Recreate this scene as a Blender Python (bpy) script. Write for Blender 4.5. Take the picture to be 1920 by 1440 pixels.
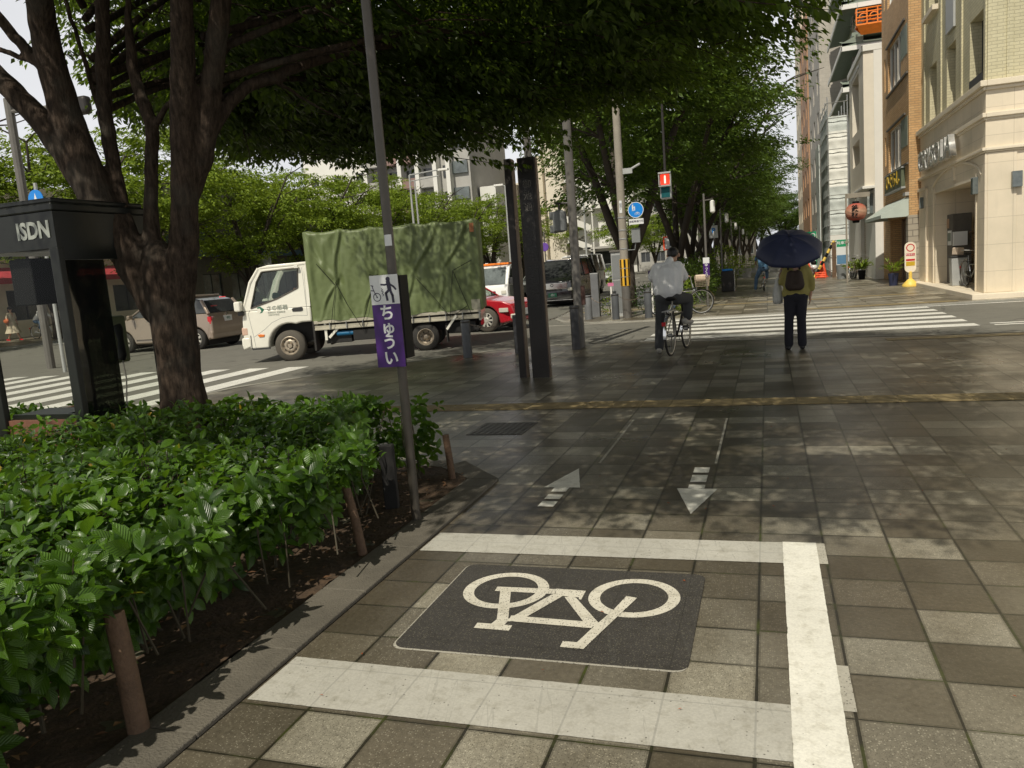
import bpy, math, random
import numpy as np
from mathutils import Vector, Matrix, Quaternion
SC = bpy.context.scene
for o in list(bpy.data.objects): bpy.data.objects.remove(o)
C = SC.collection
R = math.radians
PI = math.pi
rnd = random.Random(7)

# ------------------------------------------------------------ camera
cam = bpy.data.cameras.new('camera'); co = bpy.data.objects.new('camera', cam); C.objects.link(co)
cam.sensor_width = 36; cam.lens = 27.61; cam.clip_end = 2000; cam.clip_start = 0.05
cr, cu, cf = Vector((0.94908, 0.30547, -0.07703)), Vector((0.02878, 0.15941, 0.98679)), Vector((-0.31372, 0.93876, -0.1425))
co.matrix_world = Matrix(((cr.x, cu.x, -cf.x, 0), (cr.y, cu.y, -cf.y, 0), (cr.z, cu.z, -cf.z, 1.5), (0, 0, 0, 1)))
SC.camera = co

# ------------------------------------------------------------ world, sun, exposure
SUN = Vector((-0.09, -0.60, 0.80)).normalized()
w = bpy.data.worlds.new("World"); SC.world = w; w.use_nodes = True
nt = w.node_tree; nt.nodes.clear()
sky = nt.nodes.new('ShaderNodeTexSky'); sky.sky_type = 'NISHITA'; sky.sun_disc = False
sky.sun_elevation = math.asin(SUN.z); sky.sun_rotation = math.atan2(SUN.x, SUN.y) % (2 * PI)
sky.air_density = 1.0; sky.dust_density = 7.0; sky.ozone_density = 0.6; sky.altitude = 50
hs = nt.nodes.new('ShaderNodeHueSaturation'); hs.inputs['Saturation'].default_value = 0.42; hs.inputs['Value'].default_value = 1.0
bg = nt.nodes.new('ShaderNodeBackground'); bg.inputs['Strength'].default_value = 0.11
wo = nt.nodes.new('ShaderNodeOutputWorld')
# thin bright summer cloud over the sky
mc = nt.nodes.new('ShaderNodeMix'); mc.data_type = 'RGBA'; cn_ = nt.nodes.new('ShaderNodeTexNoise'); cn_.inputs['Scale'].default_value = 2.2; cn_.inputs['Detail'].default_value = 6
tc_ = nt.nodes.new('ShaderNodeTexCoord'); mp_ = nt.nodes.new('ShaderNodeMapping'); mp_.inputs['Scale'].default_value = (1, 1, 3); nt.links.new(tc_.outputs['Generated'], mp_.inputs[0]); nt.links.new(mp_.outputs[0], cn_.inputs['Vector'])
rp_ = nt.nodes.new('ShaderNodeMapRange'); rp_.inputs[1].default_value = .35; rp_.inputs[2].default_value = .7; rp_.inputs[3].default_value = .78; rp_.inputs[4].default_value = .95; nt.links.new(cn_.outputs['Fac'], rp_.inputs[0]); nt.links.new(rp_.outputs[0], mc.inputs[0])
sz_ = nt.nodes.new('ShaderNodeSeparateXYZ'); nt.links.new(tc_.outputs['Generated'], sz_.inputs[0])
mr_ = nt.nodes.new('ShaderNodeMapRange'); mr_.inputs[1].default_value = .36; mr_.inputs[2].default_value = .50; mr_.inputs[3].default_value = 1.0; mr_.inputs[4].default_value = .03; nt.links.new(sz_.outputs[2], mr_.inputs[0])
vm_ = nt.nodes.new('ShaderNodeVectorMath'); vm_.operation = 'SCALE'; vm_.inputs[0].default_value = (10.6, 10.7, 11.0); nt.links.new(mr_.outputs[0], vm_.inputs['Scale']); nt.links.new(vm_.outputs[0], mc.inputs[7])
nt.links.new(hs.outputs[0], mc.inputs[6])
nt.links.new(sky.outputs[0], hs.inputs['Color']); nt.links.new(mc.outputs[2], bg.inputs[0]); nt.links.new(bg.outputs[0], wo.inputs[0])
sd = bpy.data.lights.new('sun', 'SUN'); sd.energy = 5.0; sd.angle = R(0.53); sd.color = (1.0, 0.935, 0.80)
so = bpy.data.objects.new('sun', sd); C.objects.link(so); so.rotation_euler = SUN.to_track_quat('Z', 'Y').to_euler(); so.location = (0, 0, 40)
SC.view_settings.view_transform = 'Standard'; SC.view_settings.look = 'None'
SC.view_settings.exposure = -0.36; SC.view_settings.gamma = 1.0
SC.render.engine = 'CYCLES'
SC.cycles.max_bounces = 8; SC.cycles.diffuse_bounces = 4; SC.cycles.glossy_bounces = 3
SC.cycles.transparent_max_bounces = 12; SC.cycles.transmission_bounces = 4

# ------------------------------------------------------------ node helper and materials
class NT:
    def __init__(s, mt): s.t = mt.node_tree; s.n = s.t.nodes; s.l = s.t.links
    def node(s, k, **kw):
        n = s.n.new(k)
        for a, b in kw.items(): setattr(n, a, b)
        return n
    def put(s, sock, v):
        if hasattr(v, 'is_output'): s.l.new(v, sock)
        elif v is not None: sock.default_value = v
    def m(s, op, a, b=None, c=None):
        n = s.node('ShaderNodeMath', operation=op); s.put(n.inputs[0], a); s.put(n.inputs[1], b)
        if c is not None: s.put(n.inputs[2], c)
        return n.outputs[0]
    def mix(s, f, a, b, bt='MIX'):
        n = s.node('ShaderNodeMix', data_type='RGBA', blend_type=bt)
        s.put(n.inputs[0], f); s.put(n.inputs[6], a if hasattr(a, 'is_output') else (*a, 1)[:4]); s.put(n.inputs[7], b if hasattr(b, 'is_output') else (*b, 1)[:4])
        return n.outputs[2]
    def noise(s, vec, sc, det=3, rough=.55):
        n = s.node('ShaderNodeTexNoise'); s.put(n.inputs['Vector'], vec); n.inputs['Scale'].default_value = sc
        n.inputs['Detail'].default_value = det; n.inputs['Roughness'].default_value = rough; return n.outputs['Fac']
    def ramp(s, f, stops, interp='LINEAR'):
        n = s.node('ShaderNodeValToRGB'); n.color_ramp.interpolation = interp; e = n.color_ramp.elements
        while len(e) < len(stops): e.new(0.5)
        for i, (p, c) in enumerate(stops): e[i].position = p; e[i].color = (*c, 1) if len(c) == 3 else c
        s.put(n.inputs[0], f); return n.outputs[0]
    def coord(s, k='Object'): return s.node('ShaderNodeTexCoord').outputs[k]
    def sep(s, v):
        n = s.node('ShaderNodeSeparateXYZ'); s.put(n.inputs[0], v); return n.outputs
    def comb(s, x, y, z=0.0):
        n = s.node('ShaderNodeCombineXYZ'); s.put(n.inputs[0], x); s.put(n.inputs[1], y); s.put(n.inputs[2], z); return n.outputs[0]
    def bump(s, h, st=.3, d=.01):
        n = s.node('ShaderNodeBump'); n.inputs['Strength'].default_value = st; n.inputs['Distance'].default_value = d
        s.put(n.inputs['Height'], h); return n.outputs[0]

def newmat(name):
    m = bpy.data.materials.new(name); m.use_nodes = True; b = m.node_tree.nodes['Principled BSDF']
    return m, NT(m), b

def mat(name, col, rough=.6, metal=0, var=.15, sc=4.0, bump=0, bsc=60, coat=0, emit=None, grime=0, spec=.5):
    m, t, b = newmat(name)
    co_ = t.coord()
    n1 = t.noise(co_, sc, 5); n2 = t.noise(co_, sc * 9, 3)
    f = t.m('ADD', t.m('MULTIPLY', n1, .65), t.m('MULTIPLY', n2, .35))
    lo = tuple(c * (1 - var) for c in col); hi = tuple(min(1, c * (1 + var)) for c in col)
    c_ = t.ramp(f, [(.3, lo), (.7, hi)])
    if grime:
        g_ = t.ramp(t.noise(co_, sc * .6, 6, .7), [(.5, (0, 0, 0)), (.75, (1, 1, 1))])
        c_ = t.mix(t.m('MULTIPLY', g_, grime), c_, tuple(c * .45 for c in col))
    t.put(b.inputs['Base Color'], c_)
    t.put(b.inputs['Roughness'], t.m('ADD', t.m('MULTIPLY', n1, .16), rough - .08))
    b.inputs['Metallic'].default_value = metal; b.inputs['Specular IOR Level'].default_value = spec
    if coat: b.inputs['Coat Weight'].default_value = coat; b.inputs['Coat Roughness'].default_value = .06
    if bump: t.put(b.inputs['Normal'], t.bump(t.noise(co_, bsc, 4), bump, .02))
    if emit: b.inputs['Emission Color'].default_value = (*emit[0], 1); b.inputs['Emission Strength'].default_value = emit[1]
    return m

def leafmat(name, dark, light, trans, rough=.45, tw=.35, veins=False, yellow=None):
    m, t, b = newmat(name)
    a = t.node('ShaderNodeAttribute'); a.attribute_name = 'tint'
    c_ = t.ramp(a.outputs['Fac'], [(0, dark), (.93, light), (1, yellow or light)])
    t.put(b.inputs['Base Color'], c_); b.inputs['Roughness'].default_value = rough
    tr = t.node('ShaderNodeBsdfTranslucent')
    t.put(tr.inputs['Color'], t.mix(.5, c_, trans))
    if veins:
        uv = t.sep(t.coord('UV'))
        au = t.m('ABSOLUTE', t.m('SUBTRACT', uv[0], .5))
        h = t.m('SINE', t.m('MULTIPLY', t.m('SUBTRACT', uv[1], t.m('MULTIPLY', au, .9)), 44.0))
        h2 = t.m('SUBTRACT', h, t.m('MULTIPLY', t.m('LESS_THAN', au, .035), 2.2))
        nb = t.bump(h2, .6, .0022); t.put(b.inputs['Normal'], nb)
        b.inputs['Coat Weight'].default_value = .18; b.inputs['Coat Roughness'].default_value = .22
    mx = t.node('ShaderNodeMixShader'); mx.inputs[0].default_value = tw
    out = t.n['Material Output']
    t.l.new(b.outputs[0], mx.inputs[1]); t.l.new(tr.outputs[0], mx.inputs[2]); t.l.new(mx.outputs[0], out.inputs[0])
    return m

def glassmat(name, tint=(.6, .7, .68), tr=.55, rough=.03, ior=1.5):
    m, t, b = newmat(name); out = t.n['Material Output']
    gl = t.node('ShaderNodeBsdfGlossy'); gl.inputs['Roughness'].default_value = rough; gl.inputs['Color'].default_value = (.95, .97, 1, 1)
    tp = t.node('ShaderNodeBsdfTransparent'); tp.inputs['Color'].default_value = (*tint, 1)
    b.inputs['Base Color'].default_value = (.012, .015, .015, 1); b.inputs['Roughness'].default_value = .08
    m1 = t.node('ShaderNodeMixShader'); m1.inputs[0].default_value = tr
    t.l.new(b.outputs[0], m1.inputs[1]); t.l.new(tp.outputs[0], m1.inputs[2])
    fr = t.node('ShaderNodeFresnel'); fr.inputs[0].default_value = ior
    m2 = t.node('ShaderNodeMixShader'); t.l.new(fr.outputs[0], m2.inputs[0]); t.l.new(m1.outputs[0], m2.inputs[1]); t.l.new(gl.outputs[0], m2.inputs[2])
    t.l.new(m2.outputs[0], out.inputs[0])
    return m

# ------------------------------------------------------------ mesh helpers
class B:
    def __init__(s): s.v = []; s.f = []; s.m = []
    def add(s, vs, fs, mi=0):
        o = len(s.v); s.v += [tuple(map(float, v)) for v in vs]; s.f += [tuple(i + o for i in f) for f in fs]; s.m += [mi] * len(fs); return s
    def box(s, x0, x1, y0, y1, z0, z1, mi=0):
        if x0 > x1: x0, x1 = x1, x0
        if y0 > y1: y0, y1 = y1, y0
        if z0 > z1: z0, z1 = z1, z0
        return s.add([(x0, y0, z0), (x1, y0, z0), (x1, y1, z0), (x0, y1, z0), (x0, y0, z1), (x1, y0, z1), (x1, y1, z1), (x0, y1, z1)],
                     [(0, 3, 2, 1), (4, 5, 6, 7), (0, 1, 5, 4), (1, 2, 6, 5), (2, 3, 7, 6), (3, 0, 4, 7)], mi)
    def obox(s, c, sz, rot=(0, 0, 0), mi=0):
        from mathutils import Euler
        M = Euler(rot).to_matrix(); c = Vector(c); o = len(s.v)
        s.box(-sz[0] / 2, sz[0] / 2, -sz[1] / 2, sz[1] / 2, -sz[2] / 2, sz[2] / 2, mi)
        for i in range(o, len(s.v)): s.v[i] = tuple(M @ Vector(s.v[i]) + c)
        return s
    def tube(s, pts, r, n=8, mi=0, cap=True):
        P = [Vector(p) for p in pts]; k = len(P); rs = [r] * k if not hasattr(r, '__len__') else list(r)
        o = len(s.v); up = None
        for i in range(k):
            t_ = (P[min(i + 1, k - 1)] - P[max(i - 1, 0)])
            if t_.length < 1e-9: t_ = Vector((0, 0, 1))
            t_.normalize()
            if up is None: up = t_.orthogonal().normalized()
            else:
                up = (up - t_ * up.dot(t_))
                up = up.normalized() if up.length > 1e-6 else t_.orthogonal().normalized()
            b_ = t_.cross(up)
            for j in range(n):
                a = 2 * PI * j / n; s.v.append(tuple(P[i] + (up * math.cos(a) + b_ * math.sin(a)) * rs[i]))
        for i in range(k - 1):
            for j in range(n):
                a = o + i * n + j; b = o + i * n + (j + 1) % n
                s.f.append((a, b, b + n, a + n)); s.m.append(mi)
        if cap:
            s.f.append(tuple(o + j for j in range(n))[::-1]); s.m.append(mi)
            s.f.append(tuple(o + (k - 1) * n + j for j in range(n))); s.m.append(mi)
        return s
    def lathe(s, prof, n=20, c=(0, 0, 0), axis='Z', mi=0, a0=0, a1=2 * PI):
        o = len(s.v); full = abs(a1 - a0 - 2 * PI) < 1e-6; nn = n if full else n + 1
        for (r, z) in prof:
            for j in range(nn):
                a = a0 + (a1 - a0) * j / n; x, y = r * math.cos(a), r * math.sin(a)
                p = (x, y, z) if axis == 'Z' else ((z, x, y) if axis == 'X' else (x, z, y))
                s.v.append((p[0] + c[0], p[1] + c[1], p[2] + c[2]))
        for i in range(len(prof) - 1):
            for j in range(n if full else n):
                a = o + i * nn + j; b = o + i * nn + ((j + 1) % nn if full else j + 1)
                s.f.append((a, b, b + nn, a + nn)); s.m.append(mi)
        return s
    def prism(s, poly, d0, d1, axis='Z', mi=0):
        n = len(poly); f = {'Z': lambda a, b, d: (a, b, d), 'Y': lambda a, b, d: (a, d, b), 'X': lambda a, b, d: (d, a, b)}[axis]
        vs = [f(a, b, d0) for a, b in poly] + [f(a, b, d1) for a, b in poly]
        fs = [tuple(range(n))[::-1], tuple(range(n, 2 * n))] + [(i, (i + 1) % n, n + (i + 1) % n, n + i) for i in range(n)]
        return s.add(vs, fs, mi)
    def xf(s, M, start=0):
        for i in range(start, len(s.v)): s.v[i] = tuple(M @ Vector(s.v[i]))
        return s
    def build(s, name, mt, parent=None, smooth=False, bevel=0, label=None, seg=2, ang=40):
        me = bpy.data.meshes.new(name); me.from_pydata(s.v, [], s.f)
        for m_ in (mt if isinstance(mt, (list, tuple)) else [mt]): me.materials.append(m_)
        if isinstance(mt, (list, tuple)): me.polygons.foreach_set('material_index', s.m)
        bm_fix(me)
        if smooth:
            me.polygons.foreach_set('use_smooth', [True] * len(me.polygons)); me.set_sharp_from_angle(angle=R(ang))
        o = bpy.data.objects.new(name, me); C.objects.link(o)
        if parent: o.parent = parent
        if bevel:
            md = o.modifiers.new('bevel', 'BEVEL'); md.width = bevel; md.segments = seg; md.limit_method = 'ANGLE'; md.angle_limit = R(35)
        if label: o['label'] = label
        return o

import bmesh
def bm_fix(me):
    bm = bmesh.new(); bm.from_mesh(me); bmesh.ops.recalc_face_normals(bm, faces=bm.faces); bm.to_mesh(me); bm.free()

def T(name, label, cat, loc=(0, 0, 0), rz=0, group=None):
    o = bpy.data.objects.new(name, None); C.objects.link(o); o.empty_display_size = .2
    o.location = loc; o.rotation_euler = (0, 0, rz); o['label'] = label; o['category'] = cat
    if group: o['group'] = group
    return o
def tag(o, label, cat, group=None):
    o['label'] = label; o['category'] = cat
    if group: o['group'] = group
    return o
def struct(name, b, m, kind='structure', **kw):
    o = b.build(name, m, **kw); o['kind'] = kind; return o
def dup(root, loc, rz, label, group=None):
    r = root.copy(); C.objects.link(r); r.location = loc; r.rotation_euler = (0, 0, rz); r['label'] = label
    if group: r['group'] = group
    def kids(a, b):
        for ch in list(a.children):
            c = ch.copy(); C.objects.link(c); c.parent = b; kids(ch, c)
    kids(root, r)
    return r

def text(name, s, size, mt, parent=None, loc=(0, 0, 0), rot=(PI / 2, 0, 0), ext=.002, off=0.0, align='CENTER', sx=1, space=1.0):
    cu_ = bpy.data.curves.new(name, 'FONT'); cu_.body = s; cu_.size = size; cu_.extrude = ext; cu_.offset = off
    cu_.align_x = align; cu_.align_y = 'CENTER'; cu_.space_line = space; cu_.resolution_u = 3
    to = bpy.data.objects.new(name, cu_); C.objects.link(to)
    dg = bpy.context.evaluated_depsgraph_get(); me = bpy.data.meshes.new_from_object(to.evaluated_get(dg))
    bpy.data.objects.remove(to); me.materials.clear(); me.materials.append(mt)
    o = bpy.data.objects.new(name, me); C.objects.link(o)
    o.parent = parent; o.location = loc; o.rotation_euler = rot; o.scale = (sx, 1, 1)
    return o

def organic(name, prims, mt, parent=None, voxel=.012, smooth=4):
    b = B()
    for p in prims:
        if p[0] == 'c':
            _, p0, p1, r0, r1 = p; p0 = Vector(p0); p1 = Vector(p1); d = (p1 - p0); L = max(d.length, 1e-5)
            prof = [(r0 * math.cos(a), -r0 * math.sin(a)) for a in (PI / 2, PI / 3, PI / 6, 0)] + [(r1 * math.cos(a), L + r1 * math.sin(a)) for a in (0, PI / 6, PI / 3, PI / 2)]
            st = len(b.v); b.lathe([(max(q[0], 1e-4), q[1]) for q in prof], 14)
            n = 14; b.f.append(tuple(st + j for j in range(n))[::-1]); b.m.append(0); b.f.append(tuple(st + 7 * n + j for j in range(n))); b.m.append(0)
            M = Matrix.Translation(p0) @ (d.normalized().to_track_quat('Z', 'Y')).to_matrix().to_4x4()
            b.xf(M, st)
        else:
            _, c, rad, *rot = p
            st = len(b.v); n = 16
            b.lathe([(max(1e-4, math.cos(a)), math.sin(a)) for a in [(-PI / 2 + PI * i / 10) for i in range(11)]], n)
            b.f.append(tuple(st + j for j in range(n))[::-1]); b.m.append(0); b.f.append(tuple(st + 10 * n + j for j in range(n))); b.m.append(0)
            from mathutils import Euler
            M = Matrix.Translation(Vector(c)) @ (Euler(rot[0]).to_matrix().to_4x4() if rot else Matrix()) @ Matrix.Diagonal((*rad, 1))
            b.xf(M, st)
    o = b.build(name, mt)
    md = o.modifiers.new('r', 'REMESH'); md.mode = 'VOXEL'; md.voxel_size = voxel; md.use_smooth_shade = True
    ms = o.modifiers.new('s', 'SMOOTH'); ms.iterations = smooth; ms.factor = .5
    dg = bpy.context.evaluated_depsgraph_get(); me = bpy.data.meshes.new_from_object(o.evaluated_get(dg))
    me.materials.clear(); me.materials.append(mt); me.polygons.foreach_set('use_smooth', [True] * len(me.polygons))
    bpy.data.objects.remove(o); me.name = name
    o = bpy.data.objects.new(name, me); C.objects.link(o)
    if parent: o.parent = parent
    return o

def npmesh(name, V, F, mt, parent=None, tint=None, uv=None, smooth=False):
    """V (n,3) float, F (m,k) int numpy -> object"""
    me = bpy.data.meshes.new(name); k = F.shape[1]
    me.vertices.add(len(V)); me.vertices.foreach_set('co', V.astype(np.float32).ravel())
    me.loops.add(F.size); me.loops.foreach_set('vertex_index', F.astype(np.int32).ravel())
    me.polygons.add(len(F)); me.polygons.foreach_set('loop_start', np.arange(0, F.size, k, dtype=np.int32))
    me.update(calc_edges=True)
    if smooth: me.polygons.foreach_set('use_smooth', np.ones(len(F), bool))
    if tint is not None:
        a = me.attributes.new('tint', 'FLOAT', 'POINT'); a.data.foreach_set('value', tint.astype(np.float32))
    if uv is not None:
        u = me.uv_layers.new(name='uv'); u.data.foreach_set('uv', uv[F.ravel()].astype(np.float32).ravel())
    me.materials.append(mt); me.validate()
    o = bpy.data.objects.new(name, me); C.objects.link(o)
    if parent: o.parent = parent
    return o

def leaves(name, P, D, N, L, W, mt, parent=None, rng=None, style=0, tintbase=None):
    """P base points, D direction (length axis), N leaf normal; L, W arrays. style 0: two folded triangles; 1: curved six-face leaf with uv"""
    n = len(P); D = D / np.linalg.norm(D, axis=1, keepdims=True)
    S_ = np.cross(D, N); S_ /= (np.linalg.norm(S_, axis=1, keepdims=True) + 1e-9); N = np.cross(S_, D)
    L = L[:, None]; W = W[:, None]
    if style == 0:
        vs = np.stack([P, P + D * L * .45 + S_ * W * .5 + N * W * .16, P + D * L - N * L * .12, P + D * L * .45 - S_ * W * .5 + N * W * .16], 1).reshape(-1, 3)
        F = (np.arange(n)[:, None, None] * 4 + np.array([[0, 1, 2], [0, 2, 3]])[None]).reshape(-1, 3); k = 4; uv = None
    else:
        rows = [(0, .06, 0), (.22, .74, .02), (.5, 1.0, .035), (.78, .66, 0), (1.0, .03, -.09)]
        vs = []; uvs = []
        for (a, wd, hh) in rows:
            for sgn in (-1, 0, 1):
                vs.append(P + D * L * a + S_ * W * .5 * wd * sgn + N * (L * hh + (W * .14 * wd if sgn else 0)))
                uvs.append((.5 + .5 * sgn * wd, a))
        vs = np.stack(vs, 1).reshape(-1, 3); q = []
        for r_ in range(4):
            for c_ in range(2): a = r_ * 3 + c_; q.append([a, a + 1, a + 4, a + 3])
        F = (np.arange(n)[:, None, None] * 15 + np.array(q)[None]).reshape(-1, 4); k = 15; uv = np.tile(np.array(uvs), (n, 1))
    tb = (rng.random(n) if tintbase is None else tintbase)
    return npmesh(name, vs, F, mt, parent, tint=np.repeat(tb, k), uv=uv, smooth=(style == 1))
# ------------------------------------------------------------ materials
def paving(name, x0=-.08, y0=4.25, dx=.307, dy=.288, tone=1.0):
    m, t, b = newmat(name); s = t.sep(t.coord())
    wob = t.noise(t.coord(), 3.0, 2)
    U = t.m('DIVIDE', t.m('SUBTRACT', s[0], x0), dx); V = t.m('DIVIDE', t.m('SUBTRACT', s[1], y0), dy)
    cu_, cv = t.m('FLOOR', U), t.m('FLOOR', V); fu, fv = t.m('SUBTRACT', U, cu_), t.m('SUBTRACT', V, cv)
    wn = t.node('ShaderNodeTexWhiteNoise', noise_dimensions='2D'); t.put(wn.inputs['Vector'], t.comb(cu_, cv))
    wn2 = t.node('ShaderNodeTexWhiteNoise', noise_dimensions='2D'); t.put(wn2.inputs['Vector'], t.comb(t.m('ADD', cu_, 37.3), t.m('MULTIPLY', cv, 1.7)))
    k = wn.outputs['Value']
    base = t.ramp(k, [(0, (.104, .093, .071)), (.28, (.138, .126, .100)), (.54, (.195, .184, .153)), (.80, (.285, .275, .232))], 'CONSTANT')
    spk = t.ramp(k, [(0, (.10,) * 3), (.36, (.45,) * 3), (.66, (.75,) * 3), (.86, (1.,) * 3)], 'CONSTANT')
    base = t.mix(1.0, base, t.ramp(wn2.outputs['Value'], [(0, (.84, .83, .82)), (1, (1.12, 1.1, 1.06))]), 'MULTIPLY')
    co_ = t.coord()
    vo = t.node('ShaderNodeTexVoronoi'); t.put(vo.inputs['Vector'], co_); vo.inputs['Scale'].default_value = 125
    chip = t.m('MULTIPLY', t.m('LESS_THAN', vo.outputs['Distance'], .33), t.m('GREATER_THAN', t.sep(vo.outputs['Color'])[0], .62))
    chip = t.m('MULTIPLY', chip, t.m('MULTIPLY', spk, 1.25))
    vo2 = t.node('ShaderNodeTexVoronoi'); t.put(vo2.inputs['Vector'], co_); vo2.inputs['Scale'].default_value = 190
    dk = t.m('MULTIPLY', t.m('MULTIPLY', t.m('LESS_THAN', vo2.outputs['Distance'], .36), t.m('GREATER_THAN', t.sep(vo2.outputs['Color'])[1], .5)), t.m('ADD', spk, .2))
    c_ = t.mix(t.m('MULTIPLY', dk, .6), base, (.05, .045, .035))
    c_ = t.mix(t.m('MULTIPLY', chip, .75), c_, (.47, .45, .37))
    n1 = t.noise(co_, 1.3, 6, .65); c_ = t.mix(1.0, c_, t.ramp(n1, [(.3, (.78, .76, .72)), (.7, (1.13, 1.1, 1.05))]), 'MULTIPLY')
    n2 = t.noise(co_, 45, 4, .7); c_ = t.mix(1.0, c_, t.ramp(n2, [(.25, (.72,) * 3), (.75, (1.25,) * 3)]), 'MULTIPLY')
    jw = t.m('MULTIPLY', wob, .0065)
    du = t.m('MULTIPLY', t.m('MINIMUM', fu, t.m('SUBTRACT', 1.0, fu)), dx); dv = t.m('MULTIPLY', t.m('MINIMUM', fv, t.m('SUBTRACT', 1.0, fv)), dy)
    ju = t.m('LESS_THAN', du, t.m('ADD', jw, .0022)); jv = t.m('LESS_THAN', dv, t.m('ADD', jw, .0002))
    j = t.m('MAXIMUM', ju, jv)
    moss = t.ramp(t.noise(co_, 5, 4), [(.5, (.022, .02, .014)), (.68, (.06, .075, .012))])
    edge = t.m('MULTIPLY', t.m('LESS_THAN', t.m('MINIMUM', du, dv), .012), .35)
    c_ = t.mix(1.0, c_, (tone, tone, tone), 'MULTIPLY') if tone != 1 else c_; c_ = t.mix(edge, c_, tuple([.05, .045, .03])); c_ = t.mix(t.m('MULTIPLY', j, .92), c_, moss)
    g1 = t.node('ShaderNodeTexVoronoi'); t.put(g1.inputs['Vector'], co_); g1.inputs['Scale'].default_value = 2.6
    gum = t.m('MULTIPLY', t.m('LESS_THAN', t.m('ADD', g1.outputs['Distance'], t.m('MULTIPLY', n2, .03)), .055), t.m('GREATER_THAN', t.sep(g1.outputs['Color'])[2], .45))
    c_ = t.mix(t.m('MULTIPLY', gum, .55), c_, (.035, .032, .027))
    st1 = t.ramp(t.noise(t.comb(t.m('MULTIPLY', s[0], 1.0), t.m('MULTIPLY', s[1], .55), 3.0), .9, 7, .72), [(.44, (1, 1, 1)), (.62, (.66, .63, .58))]); c_ = t.mix(1.0, c_, st1, 'MULTIPLY')
    t.put(b.inputs['Base Color'], c_)
    far = t.ramp(t.noise(co_, .7, 3), [(.35, (.27,) * 3), (.7, (.5,) * 3)])
    t.put(b.inputs['Roughness'], far); b.inputs['Specular IOR Level'].default_value = .5
    hgt = t.m('ADD', t.m('MULTIPLY', n2, .5), t.m('SUBTRACT', t.m('MULTIPLY', chip, .3), t.m('MULTIPLY', j, 1.6)))
    t.put(b.inputs['Normal'], t.bump(hgt, .55, .004))
    return m

def paint(name, col, wear=.35, grid=True, bumpy=.25, chip=(.09, .085, .07)):
    m, t, b = newmat(name); co_ = t.coord(); s = t.sep(co_)
    n = t.noise(co_, 9, 8, .75); n3 = t.noise(co_, 110, 3, .6); n4 = t.noise(co_, 1.7, 3)
    c_ = t.mix(1.0, (*col, 1), t.ramp(n4, [(.3, (.84, .83, .80)), (.7, (1.04, 1.03, 1.0))]), 'MULTIPLY'); c_ = t.mix(1.0, c_, t.ramp(t.noise(co_, 14, 6, .75), [(.34, (.80, .79, .76)), (.5, (1, 1, 1))]), 'MULTIPLY')
    c_ = t.mix(1.0, c_, t.ramp(n3, [(.3, (.86,) * 3), (.65, (1.03,) * 3)]), 'MULTIPLY')
    vo = t.node('ShaderNodeTexVoronoi'); t.put(vo.inputs['Vector'], co_); vo.inputs['Scale'].default_value = 95
    hole = t.m('MULTIPLY', t.m('LESS_THAN', vo.outputs['Distance'], .3), t.m('GREATER_THAN', t.m('ADD', t.sep(vo.outputs['Color'])[0], t.m('MULTIPLY', n, .9)), 1.42 - wear))
    c_ = t.mix(t.m('MULTIPLY', hole, .8), c_, chip)
    if grid:
        U = t.m('DIVIDE', t.m('SUBTRACT', s[0], -.08), .307); V = t.m('DIVIDE', t.m('SUBTRACT', s[1], 4.25), .288)
        fu = t.m('FRACT', U); fv = t.m('FRACT', V)
        d = t.m('MINIMUM', t.m('MINIMUM', fu, t.m('SUBTRACT', 1.0, fu)), t.m('MINIMUM', fv, t.m('SUBTRACT', 1.0, fv)))
        c_ = t.mix(t.m('MULTIPLY', t.m('LESS_THAN', d, .011), .42), c_, tuple(v * .45 for v in col))
        # faint tyre smears
        w1 = t.noise(t.comb(t.m('ADD', t.m('MULTIPLY', s[0], 14), t.m('MULTIPLY', s[1], 3.5)), t.m('MULTIPLY', s[1], .8), 0.), 1.0, 2)
        c_ = t.mix(t.m('MULTIPLY', t.m('LESS_THAN', t.m('ABSOLUTE', t.m('SUBTRACT', w1, .6)), .008), .16), c_, (.1, .1, .09))
    t.put(b.inputs['Base Color'], c_); b.inputs['Roughness'].default_value = .55
    t.put(b.inputs['Normal'], t.bump(t.m('ADD', n3, t.m('MULTIPLY', n, .4)), bumpy, .003))
    return m

def asphalt(name, col):
    m, t, b = newmat(name); co_ = t.coord()
    n1 = t.noise(co_, .35, 6, .6); n2 = t.noise(co_, 120, 3, .7); n3 = t.noise(co_, 3, 5)
    c_ = t.ramp(t.m('ADD', t.m('MULTIPLY', n1, .5), t.m('MULTIPLY', n3, .5)), [(.3, tuple(c * .8 for c in col)), (.7, tuple(c * 1.15 for c in col))])
    c_ = t.mix(1.0, c_, t.ramp(n2, [(.3, (.7,) * 3), (.7, (1.25,) * 3)]), 'MULTIPLY')
    vo = t.node('ShaderNodeTexVoronoi', feature='DISTANCE_TO_EDGE'); vo.inputs['Scale'].default_value = .28
    wv = t.node('ShaderNodeVectorMath', operation='ADD'); t.put(wv.inputs[0], co_); nn = t.node('ShaderNodeTexNoise'); nn.inputs['Scale'].default_value = 1.2; t.put(nn.inputs['Vector'], co_)
    t.put(wv.inputs[1], nn.outputs['Color']); t.put(vo.inputs['Vector'], wv.outputs[0])
    c_ = t.mix(t.m('MULTIPLY', t.m('LESS_THAN', vo.outputs['Distance'], .006), .5), c_, (.04, .04, .035))
    t.put(b.inputs['Base Color'], c_); b.inputs['Roughness'].default_value = .8
    t.put(b.inputs['Normal'], t.bump(n2, .5, .004)); return m

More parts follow.
